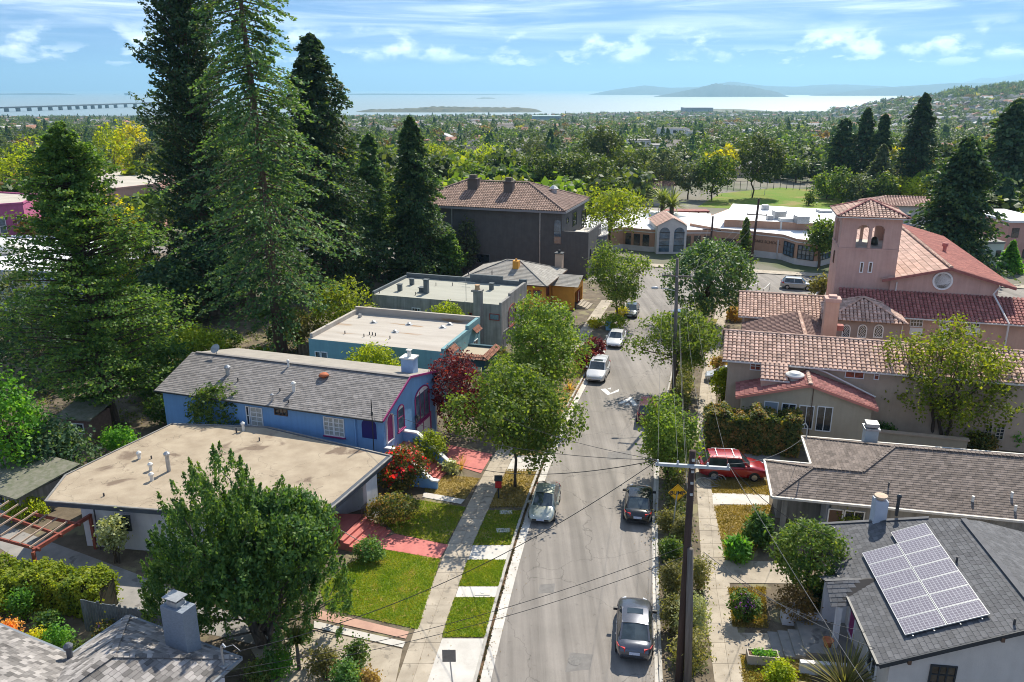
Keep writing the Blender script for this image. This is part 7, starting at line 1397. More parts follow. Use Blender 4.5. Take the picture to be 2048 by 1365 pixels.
def car(name, label, loc, heading, col, style, rack=False, sunroof=False, group='parked cars', metal=.35, roughp=.25):
	S = CAR[style]; L, W, H = S['L'], S['W'], S['H']; hw = W / 2; root = thing(name, label, 'car', loc, -R(heading), group); mp = paint(f'car_paint_{name}_{int(col[0] * 999)}_{int(col[2] * 999)}', col, roughp, metal)
	ys = np.array([-L / 2, -L / 2 + .05, -L / 2 + .2, -L / 2 + .45, -1.6, -1.1, -.4, .3, .9, 1.3, 1.65, L / 2 - .45, L / 2 - .2, L / 2 - .06, L / 2])
	tz = np.interp(ys, [-L / 2, -L / 2 + .08, -L / 2 + .3, S['yb0'], S['yb0'] + .5, S['yb1'] - .2, S['yb1'] + .15, L / 2 - .5, L / 2 - .12, L / 2], [S['tailz'], S['deck'] - .07, S['deck'], S['deck'], S['belt'], S['belt'], S['hood'] + .05, S['nose'] + .1, S['nose'], S['nose'] - .12])
	ww = np.array([hw * (1 - (.24 if abs(y) > 1.5 else 0) * max(0, (abs(y) - 1.5) / (L / 2 - 1.5)) ** 2.2) for y in ys]); zb = np.interp(np.abs(ys), [0, L / 2 - .5, L / 2], [.22, .24, .36])
	sec = [(.86, 0, 0), (.97, .10, 0), (1.0, .42, 0), (1.0, .72, 0), (.965, .90, 0), (.88, .975, 0), (.5, 1.0, .02), (0, 1.0, .035)]; k = len(sec); V = []
	for i, y in enumerate(ys):
		half = [(ww[i] * a, y, zb[i] + (tz[i] - zb[i]) * f + c) for a, f, c in sec]; V += half + [(-p[0], p[1], p[2]) for p in half[-2::-1]]
	n = 2 * k - 1; b = MB(); Fs = [(i * n + j, i * n + j + 1, (i + 1) * n + j + 1, (i + 1) * n + j) for i in range(len(ys) - 1) for j in range(n - 1)] + [tuple(range(n)), tuple(range((len(ys) - 1) * n, len(ys) * n))[::-1]] + [(i * n, (i + 1) * n, (i + 1) * n + n - 1, i * n + n - 1) for i in range(len(ys) - 1)]
	b.add(V, Fs); b.build('body', mp, root, smooth=True)
	# cabin: glass between the pillars, painted roof
	bw, rw = hw * .93, hw * S['roofk']; zbl = S['belt'] - .02; zd = S['deck'] - .02; rt = H - .06
	A = dict(bf=(bw * .86, S['yb1'], S['hood'] + .02), bfs=(bw, S['yb1'] - .32, zbl), rf=(rw, S['yr1'], rt), rr=(rw * .98, S['yr0'], rt), bb=(bw * .84, S['yb0'], zd), bbs=(bw * .97, S['yb0'] + .3, zbl + .04))
	mir = lambda p: (-p[0], p[1], p[2])
	b = MB(); m0, m1 = (0, A['bf'][1] + .12, A['bf'][2] + .02), (0, A['rf'][1] + .07, rt + .045); b.quad(A['bf'], m0, m1, A['rf']); b.quad(m0, mir(A['bf']), mir(A['rf']), m1); b.build('windshield', m_cglass, root, smooth=True)
	b = MB(); m0, m1 = (0, A['bb'][1] - .1, zd + .02), (0, A['rr'][1] - .06, rt + .045); b.quad(A['bb'], A['rr'], m1, m0); b.quad(m0, m1, mir(A['rr']), mir(A['bb'])); b.build('rear_window', m_cglass, root, smooth=True)
	ym = (S['yr1'] + S['yr0']) / 2 + .12
	for sg in (1, -1):
		f = (lambda p: p) if sg > 0 else mir; zmid = zbl
		for nm, q in (('side_window', [f(A['bfs']), f(A['rf']), f((rw, ym + .04, rt)), f((bw, ym + .04, zmid))]), ('side_window', [f((bw, ym - .04, zmid)), f((rw, ym - .04, rt)), f(A['rr']), f(A['bbs'])])): b = MB(); b.poly(q); b.build(nm, m_cglass, root)
		b = MB(); b.poly([f(A['bf']), f(A['rf']), f(A['bfs'])]); b.poly([f(A['bb']), f(A['bbs']), f(A['rr'])]); b.poly([f((bw + .004, ym - .04, zmid)), f((bw + .004, ym + .04, zmid)), f((rw + .004, ym + .04, rt)), f((rw + .004, ym - .04, rt))])
		b.bar(f(A['bf']), f(A['rf']), .07, .05); b.bar(f(A['bb']), f(A['rr']), .09, .05); b.bar(f(A['rf']), f(A['rr']), .07, .06); b.build('pillar', mp, root, fix=False)
		b = MB(); b.box(*((hw - .02, S['yb1'] - .42, zbl + .03, hw + .2, S['yb1'] - .3, zbl + .17) if sg > 0 else (-hw - .2, S['yb1'] - .42, zbl + .03, -hw + .02, S['yb1'] - .3, zbl + .17))); b.build('mirror', mp if col[0] > .2 else m_trim, root)
		for y0, y1 in ((ym + .02, S['yb1'] - .25), (max(-1.15, S['yr0'] - .15), ym - .02)):
			b = MB(); xx = sg * (hw + .004); b.slab([(xx, y0, .34), (xx, y1, .34), (xx, y1, zbl - .16), (xx, y0, zbl - .16)], (-sg * .03, 0, 0)); d = b.build('door', mp, root); b = MB(); b.box(min(xx, xx + sg * .03), y0 + .08, zbl - .26, max(xx, xx + sg * .03), y0 + .26, zbl - .22); b.build('handle', mp, d)
	nn = 5; b = MB(); V = []
	for i in range(nn):
		y = S['yr1'] + .03 + (S['yr0'] - .06 - S['yr1']) * i / (nn - 1); cr = .06 * math.sin(math.pi * (.12 + .76 * i / (nn - 1)))
		for j in range(7): t = j / 3 - 1; V.append((rw * 1.02 * t, y, rt + .005 + cr * .6 + .05 * (1 - t * t)))
	b.add(V, [(i * 7 + j, i * 7 + j + 1, (i + 1) * 7 + j + 1, (i + 1) * 7 + j) for i in range(nn - 1) for j in range(6)]); b.build('roof', mp, root, smooth=True, fix=False)
	if sunroof: b = MB(); b.box(-rw * .62, S['yr1'] - .55, rt + .085, rw * .62, S['yr1'] - .12, rt + .097); b.build('sunroof', m_cglass, root)
	if rack:
		for sg in (1, -1): b = MB(); b.tube([(sg * rw * .9, S['yr1'] - .1, rt + .03), (sg * rw * .9, S['yr1'] - .25, rt + .11), (sg * rw * .9, S['yr0'] + .25, rt + .11), (sg * rw * .9, S['yr0'] + .1, rt + .03)], .022, 6); b.build('roof_rail', m_rim, root)
		for y in (S['yr1'] - .5, S['yr0'] + .5): b = MB(); b.bar((-rw * .9, y, rt + .13), (rw * .9, y, rt + .13), .05, .03); b.build('crossbar', m_rim, root)
	for sg in (1, -1):
		b = MB(); yf, yr = L / 2, -L / 2; x0, x1 = sg * hw * .5, sg * hw * .84; b.prism([(x0, yf - .07), (x1, yf - .34), (x1 * 1.04, yf - .5), (x0, yf - .25)], S['nose'] - .14, S['nose'] + .03); b.build('headlight', m_head, root)
		b = MB(); b.prism([(sg * hw * .5, yr + .0), (sg * hw * .86, yr + .22), (sg * hw * .97, yr + .5), (sg * hw * .5, yr + .25)], S['deck'] - .27, S['deck'] - .08); b.build('taillight', m_tail, root)
		for yw in (L * .295, -L * .295):
			w = thing('wheel', None, None); w.parent = root; w.location = (sg * (hw - .10), yw, .33); w.rotation_euler = (0, math.pi / 2, 0)
			b = MB(); b.lathe([(.2, -.11), (.31, -.115), (.335, -.08), (.335, .08), (.31, .115), (.2, .11)], (0, 0, 0), 20); b.build('tyre', m_tyre, w, smooth=True); b = MB(); b.lathe([(.21, -.112), (.215, -.09), (.06, -.10), (.05, .10), (.215, .09), (.21, .112)], (0, 0, 0), 10); b.build('rim', m_rim, w)
			b = MB(); xx = sg * (hw + .002); b.poly([(xx, yw + .40 * math.cos(t), max(.24, .33 + .40 * math.sin(t))) for t in np.linspace(-.25, math.pi + .25, 14)]); b.build('wheel_arch', m_trim, root)
	b = MB(); b.box(-.26, L / 2 - .02, S['nose'] - .26, .26, L / 2 + .012, S['nose'] - .15); b.build('licence_plate', m_plate, root); b = MB(); b.box(-.26, -L / 2 - .012, S['tailz'] - .1, .26, -L / 2 + .03, S['tailz'] + .05); b.build('licence_plate', m_plate, root)
	b = MB(); b.box(-hw * .62, L / 2 - .05, .38, hw * .62, L / 2 + .004, .48); b.build('grille', m_trim, root); b = MB(); b.box(-hw * .7, -L / 2 - .004, .36, hw * .7, -L / 2 + .05, .46); b.build('bumper_trim', m_trim, root)
	return root
def on_street(f, off, y): x = f(y) + off; a = math.degrees(math.atan((f(y + 1) - f(y - 1)) / 2)); return (x, y, gz(y) + .016), a
p, a = on_street(RC, -1.22, 34.9); car('grey_sedan', 'dark grey sedan with sunroof parked nearest on the right kerb', p, a, (.10, .105, .125), 'sedan', sunroof=True, metal=.6)
p, a = on_street(RC, -1.18, 48.0); car('black_sedan', 'black sedan parked behind the bump sign', p, a, (.012, .013, .014), 'sedan', metal=.2)
p, a = on_street(LC, 1.32, 48.0); car('silver_hatchback', 'pale silver-green hatchback facing the camera by the letter box', p, a + 180, (.40, .42, .36), 'hatch', metal=.5)
p, a = on_street(LC, 1.35, 75.8); car('white_suv', 'white suv with dark glass roof facing the camera by the chevrons', p, a + 180, (.60, .60, .60), 'suv', rack=True, sunroof=True, metal=.1)
p, a = on_street(LC, 1.35, 87.6); car('white_sedan', 'white sedan parked beyond the white suv', p, a + 180, (.62, .62, .61), 'sedan', metal=.1)
p, a = on_street(LC, 1.35, 100.8); car('dark_hatchback', 'dark grey-green car near the street corner', p, a + 180, (.05, .06, .06), 'hatch', metal=.4)
p, a = on_street(RC, -1.3, 97.5); car('blue_hatchback', 'pale blue car half hidden behind the spreading street tree', p, a, (.22, .34, .44), 'hatch', metal=.4)
p, a = on_street(RC, -1.2, 64.8); car('maroon_suv', 'dark maroon suv hidden under the bushy street tree', p, a, (.085, .012, .022), 'suv', metal=.3)
car('red_suv', 'bright red suv with roof rails parked in the driveway', (16.15, 52.9, .02), 96, (.30, .010, .018), 'suv', rack=True, metal=.2)
q = gd(1594, 578); car('silver_suv', 'silver suv driving along the cross street', (q.x, q.y, gz(q.y) + .016), 108, (.42, .43, .44), 'suv', metal=.5, group='cars on the cross street')
q = gd(1656, 584); car('dark_red_car', 'dark red car peeking out beside the bell tower', (q.x + .6, q.y + 1.5, gz(q.y) + .016), 108, (.16, .012, .015), 'hatch', group='cars on the cross street')
q = gd(1448, 768); car('white_hatchback', 'white car hood showing beside the church hall', (q.x + .5, q.y + .4, gz(q.y) + .12), 285, (.62, .64, .66), 'hatch', metal=.1)
# --- poles, wires, lamps, signs
m_pole = pbr('pole_wood_dark', (.075, .045, .035), .9, (.045, .027, .022), 3, bump=.6, bscale=10, stretch=(3, 3, .2)); m_pole_g = pbr('pole_wood_grey', (.19, .165, .14), .92, (.12, .10, .085), 3, bump=.6, bscale=10, stretch=(3, 3, .2)); m_arm = pbr('crossarm_grey', (.42, .45, .47), .55, (.34, .37, .39), 3); m_ins = pbr('insulator', (.5, .5, .48), .3); m_wire = pbr('wire_black', (.025, .025, .027), .7); m_wire_l = pbr('wire_pale', (.11, .11, .11), .7)
def pole(name, label, base, top, r, mat, arms, lamp=None, steps=False):
	base, top = Vector(base), Vector(top); root = thing(name, label, 'utility pole', base); d = top - base; b = MB(); b.tube([(0, 0, -.3), d * .5, d], [r * 1.1, r, r * .8], 12); b.build('shaft', mat, root, smooth=True); tips = []
	for z, l, ang, m in arms:
		c = d * (z / d.z); u = Vector((math.cos(ang), math.sin(ang), 0)); off = Vector((u.y, -u.x, 0)) * (r + .06); b = MB(); b.bar(c - u * l / 2 + off, c + u * l / 2 + off, .12, .13); a = b.build('crossarm', m, root); row = []
		for t in (-.47, -.2, .2, .47): p_ = c + u * l * t + off; b = MB(); b.lathe([(.03, .06), (.05, .1), (.055, .16), (.03, .22)], p_, 8); b.build('insulator', m_ins, root); row.append(base + p_ + Vector((0, 0, .2)))
		b = MB(); b.bar(c + off * .3 + Vector((0, 0, -.05)), c + off * 1.3 + Vector((0, 0, -.05)), .16, .1); b.build('bracket', m_ins, root); tips.append(row)
	if steps:
		for k in range(4): b = MB(); c = d * (.97 - .045 * k); b.box(c.x - .06, c.y - r - .03, c.z - .05, c.x + .06, c.y - r * .5, c.z + .05); b.build('bolt_plate', m_ins, root)
	if lamp:
		c = d * (lamp / d.z); b = MB(); b.tube([c, c + Vector((-.9, 0, .25)), c + Vector((-1.7, 0, .32))], .035, 6); b.build('lamp_arm', m_ins, root); b = MB(); b.M = Matrix.Translation(c + Vector((-1.95, 0, .32))) @ Matrix.Rotation(R(90), 4, 'Y'); b.lathe([(.03, -.35), (.12, -.2), (.14, .1), (.08, .3)], (0, 0, 0), 10); b.build('lamp_head', m_ins, root, smooth=True)
	return tips
sa = -R(8)
b1 = Vector((7.95, 31.3, 0)); t1 = aty(1386, 902, 31.3); T1 = pole('utility_pole', 'dark wooden utility pole with grey crossarm beside the grey sedan', b1, t1, .175, m_pole, [(t1.z - .62, 3.15, sa, m_arm)], steps=True)[0]
bs = Vector((8.32, 31.0, 0)); ts = aty(1381, 1098, 31.0); pole('stub_pole', 'short weathered grey pole strapped beside the dark utility pole', bs, ts, .17, m_pole_g, [])
b2 = Vector((15.05, 69.2, gz(69.2))); t2 = aty(1355, 517, 69.2); T2 = pole('utility_pole', 'weathered wooden pole with street lamp behind the spreading street tree', b2, t2, .17, m_pole_g, [(t2.z - b2.z - 1.55, 2.6, sa * 1.7, m_pole_g)], lamp=t2.z - b2.z - 3.0)[0]
b3 = gd(1496, 576); t3 = aty(1518, 398, b3.y); T3 = pole('utility_pole', 'tall wooden utility pole at the cross street beside the silver suv', b3, t3, .19, m_pole, [(t3.z - b3.z - 2.3, 2.8, -R(18), m_pole)])[0]
b4 = gd(1417, 540); t4 = aty(1426, 433, b4.y); T4 = pole('utility_pole', 'utility pole behind the round corner tree', b4, t4, .18, m_pole, [(t4.z - b4.z - 2.2, 3.0, -R(18), m_pole)])[0]
for i, (bx, by, tx, ty) in enumerate(((1040, 420, 1041, 338), (1097, 420, 1098, 347))):
	bb = gd(bx, by); tt = aty(tx, ty, bb.y); pole('utility_pole', ['distant utility pole rising behind the charcoal roof', 'distant utility pole with transformer behind the charcoal roof'][i], bb, tt, .2, m_pole_g, [(tt.z - bb.z - 1.2, 2.4, .2, m_pole_g)])
WN = [0]
def wire(label, p, q, sag, r=.014, mat=None, group='overhead wires'):
	p, q = Vector(p), Vector(q); pts = []
	for i in range(25): t = i / 24; c = p.lerp(q, t); c.z -= sag * 4 * t * (1 - t); pts.append(c - p)
	b = MB(); b.tube(pts, r, 5); o = b.build('wire', mat or m_wire, loc=p, smooth=True); return tag(o, label, 'wire', group)
for i in range(4): wire(f"street power wire between the two wooden poles, {['farthest to the kerb', 'second from the kerb', 'third from the kerb', 'nearest the houses'][i]}", T1[i], T2[i], 1.0, .008, m_wire_l)
for i in range(3): wire(f"power wire from the lamp pole to the cross street pole, {['first', 'second', 'third'][i]} insulator", T2[i + 1], T3[i], 1.2, .010, m_wire_l)
for i in range(2): wire(f"wire from lamp pole toward the pole behind the round tree, {['upper', 'lower'][i]}", Vector(T2[i * 3]) + Vector((0, 0, -.4 * i)), T4[i], 1.0, .010, m_wire_l)
for i in range(2): wire(f"{['upper', 'lower'][i]} slack telephone cable along the street poles", b1 + Vector((.1, 0, 8.2 - .7 * i)), b2 + Vector((.1, 0, 8.0 - .7 * i)), .9, .012, m_wire_l if i else m_wire)
wire('pale guy wire running from the crossarm down past the planter', T1[3], (11.5, 14, 9.2), .3, .013, m_wire_l)
wire('black service wire crossing the road to the grey shingle house', T1[0], at(449, 1309, 4.6), 1.3, .017); wire('service wire crossing the road to the blue house', T1[0], at(757, 817, 5.5), .9, .014); wire('thin service wire crossing the road toward the teal house', T1[0], at(880, 770, 5.0), .8, .012)
wire('black cable crossing the road to the red letter box garden', T1[0], at(900, 925, 2.3), .8, .02)
for i in range(2): wire(f"low black cable crossing the road by the grey sedan, {['upper', 'lower'][i]}", b1 + Vector((0, 0, 7.6 - .55 * i)), (-11.8, 27.2 - .4 * i, 4.2), .7, .013)
wire('service wire from crossarm to the brown shingle roof', T1[3], at(1612, 872, 4.2), .5, .013, m_wire_l); wire('service wire from crossarm to the solar roof mast', T1[3], at(1663, 1072, 4.6), .6, .016); wire('lower service cable to the porch of the solar house', bs + Vector((.2, 0, 7.4)), at(1760, 1300, 3.3), .5, .014, m_wire_l); wire('second lower cable to the porch of the solar house', bs + Vector((.2, 0, 7.1)), at(1740, 1265, 3.3), .6, .012, m_wire_l)
# coil of spare cable under the crossarm
b = MB(); c0 = Vector(T1[3]) + Vector((-.5, -.1, -.7))
for k in range(5): b.tube([c0 + Vector((.42 * math.cos(t) - .12 * k, .12 * math.sin(t * 2 + k), .22 * math.sin(t) - .04 * k)) for t in np.linspace(0, 5.2, 14)], .014, 4)
tag(b.build('cable_coil', m_wire_l), 'loose coil of pale cable hanging under the crossarm', 'cable')
# signs
m_yel = pbr('sign_yellow', (.85, .44, .01), .5); m_signback = pbr('sign_back', (.22, .20, .17), .6, (.17, .155, .13), 5)
def sign_bump():
	base = gd(1343, 1080); c = aty(1355, 986, base.y + .3); root = thing('bump_sign', 'yellow diamond BUMP warning sign on a post', 'road sign', base); d = c - base; b = MB(); b.bar((0, 0, -.1), d + Vector((0, .06, .3)), .07); b.build('post', m_galv, root); s = .58; b = MB(); b.M = Matrix.Translation(d); b.slab([(-s, 0, 0), (0, 0, -s), (s, 0, 0), (0, 0, s)], (0, .02, 0)); b.build('panel', m_yel, root)
	b = MB(); b.M = Matrix.Translation(d)
	for i in range(4): a_, c_ = [(-s, 0, 0), (0, 0, -s), (s, 0, 0), (0, 0, s)][i], [(-s, 0, 0), (0, 0, -s), (s, 0, 0), (0, 0, s)][(i + 1) % 4]; b.bar(Vector(a_) * .9 + Vector((0, -.006, 0)), Vector(c_) * .9 + Vector((0, -.006, 0)), .025, .01)
	b.build('border', fr_dark, root, fix=False); cu = bpy.data.curves.new('lettering', 'FONT'); cu.body = 'BUMP'; cu.size = .36; cu.align_x = 'CENTER'; cu.extrude = .004; cu.offset = .008; t = text_mesh('lettering', cu, fr_dark); t.parent = root; t.location = d + Vector((0, -.012, -.12)); t.rotation_euler = (math.pi / 2, 0, 0)
sign_bump()
def sign_grey():
	base = at(911, 1420, .12); base.z = .12; c = aty(898, 1312, base.y); root = thing('street_sign', 'square street sign seen from behind beside the drive', 'road sign', base); d = c - base; b = MB(); b.bar((0, 0, -.1), (d.x, d.y + .03, d.z + .3), .06); b.build('post', m_galv, root); b = MB(); b.box(d.x - .3, d.y - .012, d.z - .32, d.x + .3, d.y + .0, d.z + .32); b.build('panel', m_signback, root)
sign_grey()
def letter_box():
	base = gd(997, 1000); root = thing('letter_box', 'red box with dark roof on a post by the sidewalk', 'letter box', base); b = MB(); b.bar((0, 0, -.1), (0, 0, 1.0), .1); b.build('post', fr_dark, root); b = MB(); b.box(-.22, -.2, 1.0, .22, .2, 1.55); b.build('box', pbr('box_red', (.45, .02, .02), .5), root); b = MB(); b.prism([(-.28, -.26), (.28, -.26), (.28, .26), (-.28, .26)], 1.55, [1.6, 1.6, 1.75, 1.75]); b.build('roof', fr_dark, root); b = MB(); b.box(-.16, -.212, 1.08, .16, -.2, 1.48); b.build('door', pbr('box_red', (.45, .02, .02)), root)
letter_box()
def bin_():
	base = gd(1216, 661, .1); root = thing('waste_bin', 'light blue wheeled waste bin at the kerb', 'bin', base); m = pbr('bin_blue', (.22, .42, .55), .5); b = MB(); b.prism([(-.28, -.32), (.28, -.32), (.28, .32), (-.28, .32)], .08, 1.0); b.build('body', m, root); b = MB(); b.box(-.33, -.38, 1.0, .33, .4, 1.09); b.build('lid', m, root); b = MB(); b.bar((-.3, .42, .95), (.3, .42, .95), .05); b.build('handle', m, root)
	for s in (-.3, .3): b = MB(); b.M = Matrix.Translation((s, .3, .12)) @ Matrix.Rotation(R(90), 4, 'Y'); b.lathe([(.12, -.04), (.12, .04)], (0, 0, 0), 12); b.build('wheel', m_tyre, root)
bin_()
for i, (x, y) in enumerate(((1012, 1029), (1006, 1065), (965, 1190))):
	p = gd(x, y); b = MB(); b.box(-.42, -.25, .1, .42, .25, .155); o = b.build('utility_cover', m_conc_w, loc=p); tag(o, ['concrete utility cover in the shaded verge beside the hatchback', 'concrete utility cover in the verge in front of the hatchback', 'concrete meter cover in the pale crossing slab'][i], 'utility cover'); b = MB(); b.lathe([(.12, .155), (.12, .17)], (0, 0, 0), 12); b.build('lid', m_galv, o)
def planter():
	base = gd(1524, 1325, .1); root = thing('planter_box', 'long beige planter box on the right-hand lawn', 'planter', base, -R(6)); m = pbr('planter_beige', (.42, .36, .29), .85, (.36, .31, .25), 3); b = MB(); b.box(-.75, -.3, 0, .75, -.24, .55); b.box(-.75, .24, 0, .75, .3, .55); b.box(-.75, -.24, 0, -.69, .24, .55); b.box(.69, -.24, 0, .75, .24, .55); b.build('box', m, root); b = MB(); b.box(-.69, -.24, .05, .69, .24, .48); b.build('soil', m_mulch, root)
	V, Fq = crown_lobes(np.random.default_rng(5), [(.1, 0, .5, .5, .2, .12), (-.3, 0, .5, .2, .16, .08)], 700, .07, 8, .06); link('foliage', np_mesh('foliage', V, Fq, LF['bright']), root)
planter()
b = MB(); p = at(1655, 1293, .8); b.lathe([(.16, 0), (.24, .36), (.28, .4), (.24, .4), (.2, .3)], (0, 0, 0), 16); o = b.build('flower_pot', pbr('terracotta_pot', (.48, .16, .07), .8), loc=p, smooth=True); tag(o, 'round terracotta pot by the entry steps', 'pot')
# --- yard structures
def pergola():
	root = thing('pergola', 'red-framed pergola with pale rafters beside the white wall', 'pergola', gd(70, 1150)); o = Vector(root.location); m_red = pbr('timber_red', (.28, .075, .045), .7, (.2, .05, .035), 3); m_raf = pbr('timber_pale', (.42, .31, .23), .8, (.33, .24, .175), 4); z = 2.35
	W_ = lambda px, py: at(px, py, z) - o
	b = MB(); b.bar(W_(66, 1102), W_(182, 1031), .16, .22); b.build('beam', m_red, root)
	for p, q in (((-60, 1010), (124, 1072)), ((-60, 1062), (80, 1100)), ((65, 1028), (160, 1050))): b = MB(); b.bar(W_(*p), W_(*q), .1, .18); b.build('beam', m_red, root)
	for k in range(8):
		t = k / 7; p = Vector(W_(-70, 1045)).lerp(W_(60, 1100), t); q = Vector(W_(0, 1000)).lerp(W_(135, 1048), t); b = MB(); b.bar(p + Vector((0, 0, .14)), q + Vector((0, 0, .14)), .06, .1); b.build('rafter', m_raf, root)
	for px, py in ((66, 1104), (180, 1033)): c = W_(px, py); b = MB(); b.bar((c.x, c.y, -.1), (c.x, c.y, z), .16); b.build('post', m_red, root)
pergola()
def board_fence(name, label, p, q, h, mat, wd=.16, z=0):
	p, q = Vector(p), Vector(q); root = thing(name, label, 'fence', p); d = q - p; n = int(Vector((d.x, d.y, 0)).length / wd); u = d / n; rr = random.Random(name + label)
	for i in range(n): b = MB(); a = u * (i + .06); c = u * (i + .94); hh = h * rr.uniform(.96, 1.04); nrm = Vector((-u.y, u.x, 0)).normalized() * .025; b.prism([a - nrm, c - nrm, c + nrm, a + nrm], [a.z, c.z, c.z, a.z], [a.z + hh, c.z + hh, c.z + hh, a.z + hh]); b.build('board', mat, root)
	for t in (.25, .8): b = MB(); b.bar(Vector((0, .05, h * t)), d + Vector((0, .05, h * t)), .06, .09); b.build('rail', mat, root)
	return root
m_fw = pbr('fence_wood', (.20, .15, .105), .9, (.13, .095, .07), 3, island=.25); m_fg = pbr('fence_grey', (.10, .12, .135), .9, (.075, .09, .1), 3, island=.2)
board_fence('board_fence', 'weathered board fence under the redwoods', gd(384, 642), gd(482, 622), 2.6, m_fw, .3); board_fence('board_fence', 'dark grey garden fence behind the flower garden', gd(172, 1262, .1), gd(335, 1290, .1), 1.9, m_fg, .16)
board_fence('board_fence', 'brown fence piece beside the redwood trunk', gd(598, 715), gd(640, 700), 1.4, m_fw, .25)
def shed(name, label, px, py, w, d, h, wall, roof, a=10, slope=.25):
	p = gd(px, py); B = Bld(name, label, 'shed', (p.x, p.y), a); b = MB(); b.box(-w / 2, 0, -.2, w / 2, d, h); B.put('wall', b, wall); b = MB(); b.slab([(-w / 2 - .3, -.4, h), (w / 2 + .3, -.4, h), (w / 2 + .3, d + .3, h + slope * d), (-w / 2 - .3, d + .3, h + slope * d)], (0, 0, .12)); B.put('roof', b, roof); window(B, 'S', 0, 0, 1.0, min(1.6, w * .5), .9, frame=fr_white, glass=g_dark, nx=2); return B
shed('brick_shed', 'small brick shed with mossy roof under the cedar', 160, 890, 2.6, 2.4, 2.3, pbr('brick_dull', (.2, .12, .095), .9, (.14, .085, .07), 5), pbr('moss_roof', (.2, .19, .15), .95, (.12, .13, .08), 3))
shed('garden_shed', 'dark flat shed behind the board fence', 470, 620, 3.6, 2.6, 2.9, m_fw, pbr('moss_roof', (.2, .19, .15)), 12, .05)
shed('lean_to', 'grey roofed lean-to at the picture edge behind the pergola', 5, 1035, 4.5, 4, 2.0, m_greyst, pbr('moss_roof', (.2, .19, .15)), 25, .1)
# pink commercial block and white-roofed building at the left rear
def flat_block(name, label, pts_px, H, wall, roof, band=None, wins=(), sign=None):
	P = [gd(*p) for p in pts_px]; o = P[0].copy(); root = thing(name, label, 'building', o); c = [p - o for p in P]; b = MB(); b.prism([(p.x, p.y) for p in c], -1.5, H); b.build('wall', wall, root); cen = sum(c, Vector()) / len(c)
	b = MB(); b.poly([(*(cen + (p - cen) * .985)[:2], H + .01) for p in c]); b.build('roof_surface', roof, root)
	b = MB()
	for i in range(len(c)): b.bar((c[i].x, c[i].y, H + .12), (c[(i + 1) % len(c)].x, c[(i + 1) % len(c)].y, H + .12), .35, .35)
	b.build('parapet', wall if band is None else band, root)
	for i, t0, t1, z0, z1, nx, nz in wins:
		p, q = c[i], c[(i + 1) % len(c)]; d = q - p; n = Vector((d.y, -d.x, 0)).normalized(); n = n if (p - cen).dot(n) > 0 else -n; a, e = p + d * t0 + n * .05, p + d * t1 + n * .05; b = MB(); b.slab([Vector((a.x, a.y, z0)), Vector((e.x, e.y, z0)), Vector((e.x, e.y, z1)), Vector((a.x, a.y, z1))], n * .06); w = b.build('window', g_sky, root); b = MB()
		for k in range(nx + 1): s_ = a.lerp(e, k / nx) + n * .08; b.bar((s_.x, s_.y, z0), (s_.x, s_.y, z1), .1, .1)
		for k in range(nz + 1): zz = z0 + (z1 - z0) * k / nz; b.bar((a.x + n.x * .08, a.y + n.y * .08, zz), (e.x + n.x * .08, e.y + n.y * .08, zz), .1, .1)
		b.build('frame', fr_white, w)
	return root
m_pink = pbr('stucco_pink', (.55, .31, .26), .88, (.49, .265, .22), .8, streak=.1); m_mag = pbr('stucco_magenta', (.48, .13, .26), .88, (.42, .11, .22), .8, streak=.1); m_tanroof = pbr('roof_tan', (.48, .43, .36), .95, (.4, .36, .3), .3)
flat_block('pink_block', 'pale pink two-storey block with large window behind the acacia', [(198, 470), (222, 478), (330, 462), (360, 440), (215, 420)], 10.0, m_pink, m_tanroof, wins=((1, .25, .55, 5.0, 8.2, 3, 2),))
flat_block('magenta_block', 'magenta building at the left picture edge', [(-60, 500), (60, 490), (90, 470), (-50, 460)], 8.0, m_mag, m_tanroof, wins=((0, .55, .66, 2.5, 5.5, 1, 2), (0, .86, .95, 3.5, 5.5, 1, 1)))
flat_block('white_roof_building', 'large white-roofed building behind the cedar', [(-120, 640), (180, 650), (312, 612), (300, 570), (-100, 560)], 6.5, pbr('wall_bluewhite', (.45, .48, .55), .85, (.4, .43, .5), 1), m_wroof)
p = gd(30, 600); b = MB(); b.lathe([(2.2, 6.5), (2.2, 7.2), (2.4, 7.25), (1.6, 8.0), (.3, 8.4)], (0, 0, 0), 16); tag(b.build('roof_tank', m_pvc, loc=p, smooth=True), 'round white dome on the white-roofed building', 'roof dome')
# --- school grounds
struct(pad('playing_field', [(1395, 415), (1440, 388), (1560, 376), (1640, 382), (1690, 398), (1700, 420), (1560, 424)], .12, m_field))
def goal():
	p, q = gd(1503, 391), gd(1529, 391); root = thing('goal_posts', 'white football goal on the playing field', 'goal', p); d = q - p; b = MB(); b.bar((0, 0, 0), (0, 0, 2.4), .14); b.build('post', fr_white, root); b = MB(); b.bar(d, d + Vector((0, 0, 2.4)), .14); b.build('post', fr_white, root); b = MB(); b.bar((0, 0, 2.4), d + Vector((0, 0, 2.4)), .14); b.build('crossbar', fr_white, root)
goal()
def palm(label, px, py, tx, ty, seed):
	base = gd(px, py); h = aty(tx, ty, base.y).z - base.z - 2.0; return blades('palm_tree', label, base, 110, 5.2, .5, LF['palm'], seed, 'palm', trunk_h=h, trunk_r=.5, droop=.75, bark=m_bark, seg=6)
palm('palm on the left of the pair by the school entry', 1322, 470, 1320, 388, 301); palm('palm on the right of the pair by the school entry', 1340, 474, 1338, 394, 302)
